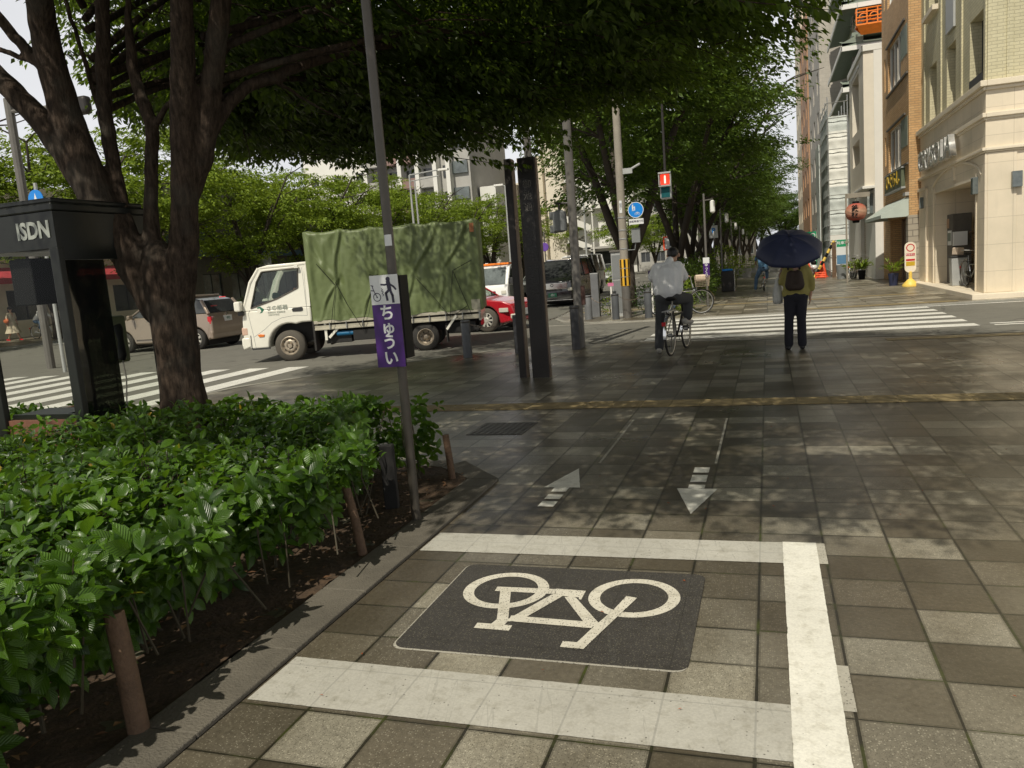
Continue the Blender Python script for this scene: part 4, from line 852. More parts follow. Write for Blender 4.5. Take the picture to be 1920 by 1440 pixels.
t = T('traffic_box', 'flat topped pale grey box post behind the farthest left bollard', 'box post', (-4.72, 22.3, 0)); b = B(); b.box(-.11, .11, -.1, .1, -.05, 1.22); b.build('housing', M['boll_light'], t, bevel=.01); b = B(); b.box(-.115, .115, -.105, .105, 1.222, 1.25); b.build('cap', M['grey_lt'], t)
def chain(p, q, sag, label, m='chain', group='chains between bollards', step=.055, r=.009):
    p = Vector(p); q = Vector(q); L = (q - p).length; n = int(L / step); b = B(); pts = []
    for i in range(n + 1):
        f = i / n; v = p.lerp(q, f); v.z -= sag * 4 * f * (1 - f); pts.append(v)
    for i in range(n):
        c = (pts[i] + pts[i + 1]) / 2; d = (pts[i + 1] - pts[i]).normalized(); s_ = d.orthogonal().normalized(); s_ = s_ if i % 2 else d.cross(s_)
        l_ = step * .68; wv = r * 1.6
        ring = [c + d * l_ * math.cos(a) + s_ * wv * math.sin(a) for a in [2 * PI * k / 8 for k in range(9)]]
        b.tube(ring, r * .45, 5, cap=False)
    o = b.build('chain', M[m], smooth=True); tag(o, label, 'chain', group); return o
chain((-4.27, 13.62, .62), (-3.42, 13.82, .70), .10, 'dark chain sagging between the hidden bollard and the bollard before the signal pole', 'chain')
chain((-5.16, 13.3, .60), (-4.43, 13.59, .62), .10, 'dark chain sagging in front of the red car')
chain((-4.65, 21.32, .60), (-4.0, 20.87, .62), .16, 'rusty chain between the two left bollards across the side street', 'chain')
chain((-3.8, 20.84, .62), (-3.1, 20.77, .64), .14, 'chain between the utility pole bollard and the bollard by the cyclist', 'chain')

# utility pole with signs
t = T('utility_pole', 'pale concrete utility pole with a yellow and black striped guard near its foot', 'utility pole', (-3.65, 21.2, 0))
b = B(); b.tube([(0, 0, -.05), (0, 0, 9)], [.115, .085], 20); b.build('pole', M['concrete_pole'], t, smooth=True)
b = B(); b.lathe([(.117, .0), (.118, 1.0)], 20); b.build('foot_sleeve', M['pole_grey'], t, smooth=True)
b = B(); b.lathe([(.128, .86), (.130, .88), (.130, 1.55), (.128, 1.57)], 28); gd = b.build('guard', mat('guard_yellow', (.75, .42, .03), .5), t, smooth=True)
b = B()
for i in range(7):
    a = 2 * PI * i / 7 + .2; b.lathe([(.1325, .87), (.1325, 1.56)], 3, a0=a, a1=a + .42)
b.build('black_stripes', M['black'], gd)
for z in (1.10, 1.33): b = B(); b.lathe([(.134, z - .006), (.136, z), (.134, z + .006)], 20); b.build('band', M['steel'], gd)
for z in (1.84, 2.10, 2.33, 2.66): b = B(); b.lathe([(.112, z - .02), (.116, z), (.112, z + .02)], 20); b.build('clamp', M['steel'], t)
b = B(); b.box(-.035, .035, -.112, -.106, 2.78, 3.1); b.build('number_plate', M['white_film'], t)
text('pole_number', '御\n池\n2', .07, M['ink'], t, (0, -.113, 2.94), ext=.0005, space=.8)
b = B(); b.tube([(.06, 0, 3.78), (.55, 0, 4.0)], .03, 8); b.box(.08, .34, -.04, .04, 3.78, 3.92); b.build('arm', M['grey_lt'], t)
b = B(); b.box(.24, .46, -.06, .06, 1.98, 2.36); b.tube([(.1, 0, 1.8), (.3, 0, 1.8), (.33, 0, 1.98)], .015, 6); b.build('control_box', M['grey_panel'], t, bevel=.01)
t2 = T('bicycle_path_sign', 'round blue sign with white walking figures over a small white plate on the utility pole', 'sign', (-3.25, 21.05, 0))
b = B(); b.lathe([(1e-4, -.012), (.19, -.012), (.192, 0), (.19, .006), (1e-4, .006)], 36, (0, 0, 2.82), 'Y'); d_ = b.build('disc', M['blue'], t2, smooth=True)
b = B(); b.lathe([(.19, -.0135), (.205, -.013), (.205, .005)], 36, (0, 0, 2.82), 'Y'); b.build('rim', M['white_film'], d_)
b = B(); y_ = -.0145; disc(b, -.075, 2.945, .018, y_); stroke(b, [(-.075, 2.92), (-.075, 2.87)], .04, y_); stroke(b, [(-.08, 2.87), (-.09, 2.80)], .016, y_ - .0003); stroke(b, [(-.07, 2.87), (-.06, 2.80)], .016, y_ - .0004); disc(b, -.025, 2.90, .013, y_ - .0002); stroke(b, [(-.025, 2.885), (-.025, 2.81)], .022, y_ - .0006); stroke(b, [(-.06, 2.895), (-.03, 2.87)], .010, y_ - .0008)
b.lathe([(.026, y_), (.031, y_)], 20, (.0, 0, 2.72), 'Y'); b.lathe([(.026, y_ - .0003), (.031, y_ - .0003)], 20, (.075, 0, 2.72), 'Y'); stroke(b, [(0, 2.72), (.02, 2.76), (.055, 2.76), (.075, 2.72)], .007, y_ - .0006); stroke(b, [(.02, 2.76), (.038, 2.725), (.055, 2.76)], .007, y_ - .0009); b.build('pictogram', M['white_film'], d_)
b = B(); b.box(-.19, .19, -.012, 0, 2.45, 2.59); pl = b.build('plate', M['white_film'], t2)
text('plate_text', '自転車通行可', .062, M['ink'], t2, (0, -.0135, 2.52), ext=.0005, off=.001)
b = B(); b.tube([(-.4, .12, 2.64), (.0, .04, 2.64)], .012, 6); b.tube([(0, .02, 2.5), (0, .02, 2.95)], .012, 6); b.build('bracket', M['steel'], t2)

t = T('pedestrian_signal', 'pedestrian traffic signal showing a lit red standing figure, hanging among leaves', 'traffic signal', (-2.36, 20.3, 0))
b = B(); b.box(-.14, .14, -.08, .12, 2.96, 3.60); hs_ = b.build('housing', M['grey_lt'], t, bevel=.045, seg=4)
M['red_lit'] = mat('red_lamp', (.6, .02, .01), .4, emit=((1, .05, .02), 1.6)); M['white_lit'] = mat('figure_lamp', (1, .6, .5), .4, emit=((1, .55, .45), 2.2)); M['green_off'] = mat('unlit_green_lens', (.012, .09, .10), .25, coat=.4)
b = B(); b.box(-.108, .108, -.088, -.081, 3.31, 3.56); lp = b.build('red_lamp', M['red_lit'], t, bevel=.02)
b = B(); disc(b, 0, 3.515, .02, -.090); stroke(b, [(0, 3.49), (0, 3.42)], .045, -.090); stroke(b, [(-.011, 3.42), (-.011, 3.345)], .018, -.0903); stroke(b, [(.011, 3.42), (.011, 3.345)], .018, -.0906); b.build('standing_figure', M['white_lit'], lp)
b = B(); b.box(-.108, .108, -.088, -.081, 3.0, 3.25); b.build('green_lamp', M['green_off'], t, bevel=.02)
b = B(); b.box(-.15, .15, -.2, -.08, 3.57, 3.61); b.box(-.15, -.13, -.18, -.08, 3.3, 3.58); b.box(.13, .15, -.18, -.08, 3.3, 3.58); b.box(-.15, .15, -.2, -.08, 3.262, 3.285); b.build('visor', M['grey_lt'], t)
b = B(); b.tube([(0, .02, 3.6), (0, .02, 5.6)], .03, 8); b.tube([(-1.25, .8, 5.8), (.05, .02, 5.6)], .028, 8); b.build('hanger', M['dark_steel'], t)
t = T('utility_cabinet', 'tall plain grey metal cabinet standing left of the utility pole', 'cabinet', (-3.98, 22.0, 0))
b = B(); b.box(-.16, .2, -.12, .3, -.02, 1.78); b.build('body', M['grey_lt'], t, bevel=.01)
b = B(); b.box(-.19, .23, -.15, .33, 1.782, 1.83); b.build('lid', M['pole_grey'], t, bevel=.005); b = B(); b.box(-.14, .18, -.128, -.121, .1, 1.0); b.box(-.14, .18, -.128, -.121, 1.04, 1.7); b.build('door', M['grey_panel'], t)
# ------------------------------------------------------------ wheels, cars
def wheel(parent, x, y, r, w_, rimm='rim', tyrem='rubber', side=1, dual=False, spokes=8, kind='steel'):
    """wheel with its axis along y, outer face towards side*y"""
    b = B(); rr = r * .62
    prof = [(rr, -w_ / 2), (r * .93, -w_ / 2 + .01), (r, -w_ * .32), (r, w_ * .32), (r * .93, w_ / 2 - .01), (rr, w_ / 2), (rr * .96, w_ / 2 - .03), (rr * .96, -w_ / 2 + .03), (rr, -w_ / 2)]
    b.lathe(prof, 32, (x, y, r), 'Y')
    if dual: b.lathe([(p[0], p[1] - side * (w_ + .05)) for p in prof], 32, (x, y, r), 'Y')
    for k in range(0): pass
    ty = b.build('tyre', M[tyrem], parent, smooth=True, ang=50)
    b = B(); s = side; f = w_ / 2
    if kind == 'steel':
        pr = [(rr * 1.0, s * (f - .002)), (rr * .93, s * (f + .004)), (rr * .86, s * (f - .02)), (rr * .72, s * (f - .05)), (rr * .60, s * (f - .015)), (rr * .36, s * (f - .012)), (rr * .30, s * (f - .03)), (rr * .24, s * (f - .03)), (rr * .22, s * (f + .01)), (1e-4, s * (f + .012))]
        if dual: pr = [(rr * 1.0, s * (f - .002)), (rr * .93, s * f), (rr * .84, s * (f - .05)), (rr * .78, s * (f - .13)), (rr * .45, s * (f - .15)), (rr * .40, s * (f - .10)), (rr * .18, s * (f - .08)), (1e-4, s * (f - .08))]
        b.lathe(pr, 32, (x, y, r), 'Y')
        rm = b.build('rim', M[rimm], ty, smooth=True, ang=60)
        b = B()
        for k in range(10 if not dual else 6):
            a = 2 * PI * k / (10 if not dual else 6); q = rr * (.66 if not dual else .62); b.obox((x + q * math.cos(a), y + s * (f - (.028 if not dual else .142)), r + q * math.sin(a)), (rr * .16, .012, rr * .12), (0, -a, 0))
        for k in range(5):
            a = 2 * PI * k / 5; q = rr * .3; b.lathe([(rr * .05, 0), (rr * .05, s * .02)], 6, (x + q * math.cos(a), y + s * (f - .02 - (.08 if dual else 0)), r + q * math.sin(a)), 'Y')
        b.build('wheel_bolts', M['under'], rm)
    else:
        b.lathe([(rr, s * (f - .01)), (rr * .94, s * f), (rr * .90, s * (f - .012))], 32, (x, y, r), 'Y')
        for k in range(spokes):
            a = 2 * PI * k / spokes; da = PI / spokes
            P3 = lambda q, aa, d: (x + q * math.cos(aa), y + s * d, r + q * math.sin(aa))
            b.add([P3(rr * .35, a - da * .95, f), P3(rr * .92, a - da * .45, f + .002), P3(rr * .92, a + da * .45, f + .002), P3(rr * .35, a + da * .95, f)], [(0, 1, 2, 3)])
        b.lathe([(rr * .40, s * (f + .001)), (rr * .3, s * (f + .012)), (rr * .1, s * (f + .014)), (1e-4, s * (f + .006))], 24, (x, y, r), 'Y')
        b.build('rim', M[rimm], ty, smooth=True, ang=40)
        b = B(); b.lathe([(rr * .92, s * (f - .04)), (1e-4, s * (f - .05))], 24, (x, y, r), 'Y'); b.build('brake_disc', M['under'], ty)
    return ty

def arc(cx, r, a0=0, a1=180, n=10, zc=None): # wheel arch points from front (angle a0) over the top to the back
    zc = r * .9 if zc is None else zc
    return [(cx + r * math.cos(R(a0 + (a1 - a0) * i / n)), zc + r * math.sin(R(a0 + (a1 - a0) * i / n))) for i in range(n + 1)]

def car(name, label, cat, loc, rz, body_m, L_, W_, wb, rw, hood, gh, zb=.22, front=.8, wheelkind='cover', group=None, glass='glass_dark', spokes=9, tyrem='rubber', roofz=None, plate=None, rearlamp='redlens', plate_m='white_film'):
    """x forward, origin on the ground under the front axle. hood: [(x,z)] top outline from nose to tail; gh: greenhouse [(x,z)] windscreen foot, roof front, roof rear, rear foot"""
    t = T(name, label, cat, loc, rz, group); hw = W_ / 2
    nose, tail = front, front - L_; fa = .0; ra = -wb; ar = rw + .055
    bot = [(tail + .04, zb + .06)] + [(ra - ar, zb)] + arc(ra, ar, 180, 0, 10, rw)[1:-1] + [(ra + ar, zb), (fa - ar, zb)] + arc(fa, ar, 180, 0, 10, rw)[1:-1] + [(fa + ar, zb), (nose - .03, zb + .04)]
    poly = bot + hood
    n = len(poly); zt = max(p[1] for p in poly)
    b = B(); vs = []
    def yw(x, z):   # plan and section taper
        q = 1 - .10 * max(0, (x - (nose - .55)) / .55) ** 2 - .08 * max(0, ((tail + .45) - x) / .45) ** 2; zz = (z - zb) / (zt - zb)
        return hw * q * (1 - .05 * (1 - min(1, zz * 2.2)) ** 2 - .06 * max(0, zz - .55) / .45)
    for sg in (-1, 1): vs += [(x, sg * yw(x, z), z) for x, z in poly]
    fs = [tuple(range(n)), tuple(range(n, 2 * n))[::-1]] + [(i, (i + 1) % n, n + (i + 1) % n, n + i) for i in range(n)]
    b.add(vs, fs); body = b.build('body', M[body_m], t, smooth=True, bevel=.045, seg=3, ang=50)
    # greenhouse
    x0, z0 = gh[0]; hb = hw * .93; ht = hw * .76; zr_ = max(p[1] for p in gh)
    yz = lambda z: hb + (ht - hb) * (z - z0) / (zr_ - z0)
    b = B(); m_ = len(gh); vs = []
    for sg in (-1, 1): vs += [(x, sg * yz(z) * .985, z) for x, z in gh]
    fs = [tuple(range(m_)), tuple(range(m_, 2 * m_))[::-1]] + [(i, (i + 1) % m_, m_ + (i + 1) % m_, m_ + i) for i in range(m_)]
    b.add(vs, fs); b.build('windows', M[glass], t, bevel=.02)
    top_ = [p for p in gh if p[1] > z0 + (zr_ - z0) * .8]
    b = B(); xs = [p[0] for p in top_]
    vs = []; tp = sorted(top_, key=lambda p: -p[0]); k = len(tp)
    for x, z in tp: vs += [(x, -yz(z), z + .005), (x, yz(z), z + .005), (x, yz(z) * .95, z + .055), (x, -yz(z) * .95, z + .055)]
    fs = [(4 * i + a, 4 * i + (a + 1) % 4, 4 * i + 4 + (a + 1) % 4, 4 * i + 4 + a) for i in range(k - 1) for a in range(4)] + [(0, 1, 2, 3), (4 * k - 4, 4 * k - 3, 4 * k - 2, 4 * k - 1)]
    b.add(vs, fs)
    for sg in (-1, 1):
        for a, c, r_ in ((gh[0], gh[1], .028), (gh[-1], gh[-2], .05)):
            b.tube([(a[0], sg * yz(a[1]), a[1] - .02), (c[0], sg * yz(c[1]), c[1] + .01)], r_, 8)
        for f in ((.52,) if L_ < 4.6 else (.38, .7)):
            xa = gh[0][0] + (gh[-1][0] - gh[0][0]) * f + .03; b.tube([(xa, sg * yz(z0) * 1.0, z0 - .02), (xa - .05, sg * yz(zr_) * 1.0, zr_)], .024, 6)
    b.build('roof', M[body_m], t, smooth=True, bevel=.015, ang=50)
    for sg in (-1, 1):
        for xx in (fa, ra): wheel(t, xx, sg * (hw - .11), rw, .19, 'rim_alloy', tyrem, sg, kind=wheelkind, spokes=spokes)
    b = B(); b.box(tail + .2, nose - .2, -hw * .8, hw * .8, zb - .02, zb + .16); b.box(fa - rw, fa + rw, -hw + .22, hw - .22, .1, rw * 2 + .02); b.box(ra - rw, ra + rw, -hw + .22, hw - .22, .1, rw * 2 + .02); b.build('underbody', M['under'], t)
    # lights, plates, handles, mirrors
    hz = hood[0][1]; zl = hz - .12
    for sg in (-1, 1):
        b = B(); b.obox((nose - .09, sg * hw * .70, zl), (.16, hw * .42, .13), (0, 0, -sg * .22)); b.build('headlight', M['lens'], t, bevel=.03)
        b = B(); b.obox((tail + .075, sg * hw * .80, zt - .22), (.13, hw * .20, .24), (0, 0, sg * .2)); b.build('tail_light', M[rearlamp], t, bevel=.03)
        b = B(); b.obox((gh[0][0] - .22, sg * (hw + .06), z0 + .06), (.10, .17, .12)); b.build('wing_mirror', M[body_m], t, bevel=.03)
        b = B()
        for xx in (-wb * .36, -wb * .76): b.obox((xx - .05, sg * (hw * .985), zt - .14), (.15, .035, .025))
        b.build('door_handle', M['chrome'], t, bevel=.008)
        b = B()
        for xx in (gh[0][0] - .30, -wb * .50, -wb * .88): b.obox((xx, sg * hw * .985, (zb + zt) / 2 + .03), (.008, .014, (zt - zb) * .82))
        b.box(-wb * .95, gh[0][0] - .3, sg * hw * .99, sg * hw * 1.004, zb + .12, zb + .135); b.build('door_seam', M['plastic_dk'], t)
    b = B(); b.box(nose - .02, nose + .012, -.17, .17, zb + .18, zb + .34); pf = b.build('number_plate', M[plate_m], t)
    b = B(); b.box(tail - .012, tail + .03, -.17, .17, zt - .28, zt - .12); pr = b.build('number_plate', M['white_film'], t)
    b = B(); b.box(nose - .04, nose + .006, -hw * .45, hw * .45, zl - .05, zl + .06); b.build('grille', M['plastic_dk'], t, bevel=.01)
    return t, dict(nose=nose, tail=tail, hw=hw, zt=zt, zb=zb, pf=pf, pr=pr, z0=z0, zr=zr_, yz=yz)

# beige hatchback
t, q = car('hatchback_car', 'beige hatchback driving away to the left behind the big tree trunk', 'car', (-17.95, 19.15, -.03), R(181), 'beige', 3.86, 1.70, 2.5, .295,
    [(.80, .60), (.72, .80), (.30, .92), (-.42, 1.0), (-2.95, 1.02), (-3.02, .80), (-3.06, .45)], [(-.15, .98), (-1.0, 1.46), (-1.5, 1.50), (-2.35, 1.47), (-2.72, 1.36), (-2.98, 1.0)], zb=.24, front=.84, spokes=7)
text('plate_number', '·993', .105, M['green_txt'], t, (q['tail'] - .0135, 0, q['zt'] - .20), rot=(PI / 2, 0, -PI / 2), ext=.001, off=.002)
b = B(); b.obox((q['tail'] + .1, 0, 1.43), (.02, .26, .022)); b.build('brake_lamp', mat('lit_brake_lamp', (.8, .03, .03), .3, emit=((1, .03, .03), .8)), t)
b = B(); b.box(q['tail'] - .02, q['tail'] + .1, -.78, .78, .27, .50); b.build('rear_bumper', M['beige'], t, bevel=.04, seg=3)
b = B(); b.lathe([(.03, -.004), (.045, -.004), (.045, .004), (.03, .004)], 18, (q['tail'] + .035, 0, .95), 'X'); b.build('badge', M['chrome'], t)
# red sedan
t, q = car('red_sedan', 'red saloon car with a white wheel cover partly hidden behind the truck and pillars', 'car', (-6.85, 19.95, -.03), R(-7), 'red', 4.3, 1.70, 2.6, .31,
    [(.76, .50), (.72, .68), (.45, .78), (-.50, .90), (-2.75, .96), (-3.40, .93), (-3.46, .60)], [(-.38, .88), (-1.15, 1.36), (-1.5, 1.40), (-2.2, 1.38), (-2.85, .95)], zb=.20, front=.80, glass='glass', spokes=9, tyrem='rubber_dusty')
b = B(); b.obox((.52, -.845, .55), (.26, .03, .11)); b.build('indicator_lamp', M['lens'], t, bevel=.012)
# black taxi van
t, q = car('taxi_van', 'black people carrier taxi with a green number plate facing the camera', 'taxi', (-7.98, 30.55, -.03), R(-90), 'carblack', 4.7, 1.76, 2.9, .33,
    [(.86, .78), (.80, 1.0), (.30, 1.10), (-.05, 1.16), (-3.80, 1.18), (-3.84, .6)], [(.02, 1.13), (-.78, 1.75), (-1.1, 1.80), (-3.3, 1.80), (-3.72, 1.16)], zb=.20, front=.86, spokes=10, plate_m='green_txt')
b = B(); b.box(q['nose'] - .03, q['nose'] + .02, -.62, .62, .68, .92); b.box(q['nose'] - .02, q['nose'] + .026, -.8, .8, .24, .27); gr = b.build('chrome_grille', M['chrome'], t, bevel=.02)
b = B(); b.lathe([(.04, .022), (.06, .026), (.06, .03)], 18, (q['nose'], 0, .84), 'X'); b.build('badge', M['plastic_dk'], gr)
text('plate_number', '·331', .10, M['white_film'], t, (q['nose'] + .014, 0, .46), rot=(PI / 2, 0, PI / 2), ext=.001, off=.002)
# white van behind the taxi
car('white_van', 'white van standing just behind the black taxi van', 'van', (-9.1, 38.2, -.03), R(-90), 'car_white', 4.6, 1.7, 2.6, .33,
    [(.6, .9), (.5, 1.1), (.25, 1.2), (-4.0, 1.2), (-4.02, .6)], [(.28, 1.18), (-.35, 1.95), (-.7, 2.0), (-3.8, 2.0), (-3.98, 1.2)], zb=.25, front=.62, spokes=8)
car('grey_car', 'dark grey car behind the small white pickup truck', 'car', (-10.6, 36.6, -.03), R(-90), 'cargrey', 4.3, 1.68, 2.6, .31,
    [(.8, .6), (.7, .85), (-.3, .98), (-3.4, 1.0), (-3.44, .6)], [(-.2, .96), (-.95, 1.42), (-2.6, 1.44), (-3.3, .98)], front=.84)
for i, (x, y, lb, m_) in enumerate([(-11.9, 62, 'pale saloon car far along the main road, left one', 'cargrey'), (-8.2, 88, 'small white car far away between the shrubs and trees', 'car_white'), (-15.5, 70, 'white car far along the main road near the opposite trees', 'car_white')]):
    car('distant_car', lb, 'car', (x, y, -.03), R(-90), m_, 4.2, 1.68, 2.5, .31, [(.8, .6), (.7, .85), (-.3, .98), (-3.3, 1.0), (-3.34, .6)], [(-.2, .96), (-.95, 1.42), (-2.6, 1.44), (-3.2, .98)], front=.84, group='cars far along the main road')

# small pickup truck with orange roof board
t = T('pickup_truck', 'small white pickup with an orange roof strip and grey door behind the red car', 'truck', (-10.0, 28.9, -.03), R(-90))
b = B(); b.prism([(.62, .38), (.68, .85), (.60, 1.02), (.20, 1.72), (.0, 1.78), (-.75, 1.78), (-.75, .38), (-.38, .38), (-.38, .60), (.30, .60), (.34, .38)], -.69, .69, 'Y'); b.build('cab', M['car_white'], t, smooth=True, bevel=.04, seg=3)
b = B(); b.add([(.612, -.58, 1.06), (.612, .58, 1.06), (.235, .54, 1.68), (.235, -.54, 1.68)], [(0, 1, 2, 3)]); b.build('windscreen', M['glass_mid'], t)
b = B(); b.add([(.45, .695, 1.08), (.18, .695, 1.62), (-.45, .695, 1.62), (-.5, .695, 1.02), (-.3, .695, 1.0)], [(0, 1, 2, 3, 4)]); b.build('side_window', M['glass_dark'], t)
b = B(); b.box(-.62, .42, .6925, .70, .45, 1.0); dr = b.build('door', M['cargrey'], t); b = B(); b.lathe([(1e-4, .702), (.13, .702)], 20, (-.1, 0, .72), 'Y'); b.build('door_emblem', M['blue'], dr)
b = B(); b.box(-.55, .1, -.62, .62, 1.785, 1.86); b.build('roof_board', M['orange'], t, bevel=.01)
b = B(); b.box(-2.4, -.8, -.70, .70, .62, .92); b.build('load_bed', M['cargrey'], t)
b = B()
for xx in (-.85, -1.02): b.obox((xx, .66, 1.25), (.05, .05, 1.3), (0, -.12, 0)); b.obox((xx, -.66, 1.25), (.05, .05, 1.3), (0, -.12, 0))
b.box(-.86, -.80, -.66, .66, 1.72, 1.78); b.build('rack', M['car_white'], t)
for sg in (-1, 1):
    b = B(); b.box(.62, .69, sg * .62, sg * .42, .68, .82); b.build('headlight', M['lens'], t, bevel=.02)
    for xx in (0, -1.9): wheel(t, xx, sg * .6, .27, .15, 'rim', 'rubber', sg)
b = B(); b.box(-2.3, .5, -.5, .5, .3, .6); b.build('underbody', M['under'], t); b = B(); b.box(.66, .70, -.6, .6, .40, .52); b.build('bumper', M['plastic_dk'], t)
b = B(); b.box(.4, .5, .70, .92, 1.05, 1.28); b.build('wing_mirror', M['plastic_dk'], t, bevel=.02)

# ------------------------------------------------------------ canvas truck (hero)
t = T('canvas_truck', 'white cab truck with a tall green canvas cover roped over its load bed', 'truck', (-9.87, 15.07, -.03), math.atan2(-.29, -.957)); truck = t
hw = .85
low = [(.93, .36), (.965, .60), (.945, .93), (.905, 1.12), (-.525, 1.12), (-.525, .80), (-.30, .80)] + [(-.02 + .46 * math.cos(R(a)), .33 + .47 * math.sin(R(a))) for a in range(110, -1, -12)] + [(.445, .31), (.80, .31)]
b = B(); b.prism(low, -hw, hw, 'Y'); cab = b.build('cab', M['truck_white'], t, smooth=True, bevel=.035, seg=3, ang=50)
Wn = [(.73, 1.165), (.565, 1.70), (.44, 1.90), (-.33, 1.93), (-.30, 1.52), (.15, 1.33)]; On = [(.905, 1.12), (.665, 1.72), (.50, 1.99), (-.525, 2.03), (-.525, 1.12), (.15, 1.12)]
ins = lambda z: .03 * max(0, z - 1.12) / .9
n = 6
for sg in (-1, 1):
    b = B(); o_ = len(b.v); b.v += [(x, sg * (hw - .002 - ins(z) * 2), z) for x, z in Wn] + [(x, sg * (hw - .002 - ins(z) * 2), z) for x, z in On] + [(x, sg * (hw - .05 - ins(z) * 2), z) for x, z in Wn] + [(x, sg * (hw - .05 - ins(z) * 2), z) for x, z in On]
    for i in range(n):
        j = (i + 1) % n
        for f in ((i, j, n + j, n + i), (2 * n + i, 2 * n + j, 3 * n + j, 3 * n + i), (i, j, 2 * n + j, 2 * n + i), (n + i, n + j, 3 * n + j, 3 * n + i)): b.f.append(tuple(o_ + k for k in f)); b.m.append(0)
    b.build('door_frame', M['truck_white'], t)
b = B(); b.prism([(.46, 1.96), (.50, 1.995), (.30, 2.035), (-.525, 2.05), (-.525, 1.98)], -.80, .80, 'Y'); b.build('roof', M['truck_white'], t, smooth=True, bevel=.03, seg=3)
b = B(); b.box(-.525, -.49, -.80, .80, 1.12, 1.99); b.build('cab_back', M['truck_white'], t)
b = B(); b.add([(.885, -.76, 1.16), (.885, .76, 1.16), (.51, .72, 1.95), (.51, -.72, 1.95)], [(0, 1, 2, 3)]); b.build('windscreen', M['glass'], t)
b = B()
for sg in (-1, 1): b.tube([(.905, sg * .82, 1.12), (.70, sg * .80, 1.70), (.50, sg * .77, 1.98)], .035, 8)
b.build('windscreen_pillar', M['truck_white'], t, smooth=True)
for sg in (-1, 1):
    b = B(); b.add([(x, sg * (hw - .028 - ins(z) * 2), z) for x, z in Wn], [tuple(range(6))]); b.build('side_window', M['glass'], t)
b = B()
for i in range(6):
    (x, z), (x2, z2) = Wn[i], Wn[(i + 1) % 6]; b.tube([(x, hw - ins(z) * 2 + .001, z), (x2, hw - ins(z2) * 2 + .001, z2)], .014, 6)
b.build('window_seal', M['pole_brown'], t)
b = B(); b.box(-.45, -.05, -.75, -.2, .95, 1.15); b.box(-.45, -.05, .15, .75, .95, 1.15); b.box(-.48, -.34, -.72, -.2, 1.12, 1.65); b.box(-.48, -.34, .2, .72, 1.12, 1.62); b.build('seat', M['teal'], t, bevel=.05)
b = B(); b.prism([(.85, 1.0), (.85, 1.18), (.60, 1.30), (.45, 1.2), (.45, 1.0)], -.75, .75, 'Y'); b.build('dashboard', M['interior'], t, bevel=.03)
b = B(); ring = [(.40 + .10 * math.sin(a), -.4 + .19 * math.cos(a), 1.32 + .16 * math.sin(a)) for a in [2 * PI * k / 20 for k in range(21)]]; b.tube(ring, .013, 6); b.build('steering_wheel', M['plastic_dk'], t, smooth=True)
b = B(); b.lathe([(.09, 0), (.02, .20), (1e-4, .21)], 14, (-.12, .45, 1.32)); b.build('orange_cone', M['orange'], t); b = B(); b.obox((.12, .48, 1.28), (.34, .3, .16), (0, .25, .3)); b.obox((.3, .3, 1.36), (.2, .3, .14), (.2, -.2, 0)); b.build('packages', M['green_txt'], t, bevel=.04)
# cab details (camera side)
yf = hw + .001
b = B()
def seam(pts, w_=.007):
    for (x0, z0), (x1, z1) in zip(pts[:-1], pts[1:]):
        d = Vector((x1 - x0, z1 - z0)); L = d.length; d /= L; nx, nz = -d.y * w_ / 2, d.x * w_ / 2
        b.add([(x0 + nx, yf, z0 + nz), (x1 + nx, yf, z1 + nz), (x1 - nx, yf, z1 - nz), (x0 - nx, yf, z0 - nz)], [(0, 1, 2, 3)])
seam([(-.435, 1.93), (-.445, 1.02), (-.44, .93)]); seam([(-.44, .93), (-.20, .955), (.10, .925), (.32, .84), (.50, .70), (.74, .56)]); seam([(.74, .56), (.80, 1.05), (.76, 1.13)]); seam([(.74, .56), (.72, .33)])
b.build('door_seam', M['grey_panel'], t)
b = B(); b.prism([(-.12 - .02, 1.035), (-.13, 1.095), (-.17, 1.11), (-.34, 1.125), (-.365, 1.09), (-.36, 1.045), (-.32, 1.03)], hw - .01, hw + .012, 'Y'); b.build('door_handle', M['plastic_dk'], t, bevel=.006)
b = B(); b.prism([(.62, .55), (.52, .555), (.50, .60), (.60, .615), (.655, .60)], hw - .01, hw + .014, 'Y'); b.build('side_indicator', M['amber'], t, bevel=.006)
b = B(); b.prism([(.985, .30), (1.01, .42), (1.0, .56), (.82, .56), (.80, .36)], -.86, .86, 'Y'); b.build('bumper', M['truck_white'], t, smooth=True, bevel=.03, seg=3)
b = B(); b.box(.42, .80, hw - .03, hw + .004, .292, .325); b.box(.795, .812, hw - .05, hw + .003, .31, .60); b.build('sill_trim', M['plastic_dk'], t)
for sg in (-1, 1):
    b = B(); b.box(.84, .985, sg * .60, sg * .856, .60, .78); b.build('headlight', mat('pinkish_lens', (.62, .42, .32), .2, coat=.6), t, bevel=.03)
    b = B(); b.box(.90, 1.04, sg * .80, sg * 1.0, 1.12, 1.33); mr = b.build('wing_mirror', M['truck_white'], t, bevel=.035, seg=3); b = B(); b.box(.88, 1.0, sg * .78, sg * .92, 1.03, 1.115); b.build('mirror_arm', M['plastic_dk'], mr, bevel=.015)
b = B(); b.box(-.36, -.28, hw - .03, hw + .03, 1.925, 1.985); b.tube([(-.3, hw + .01, 1.955), (.42, hw - .02, 1.93)], .012, 6); b.build('rain_guard', M['truck_white'], t, bevel=.008)
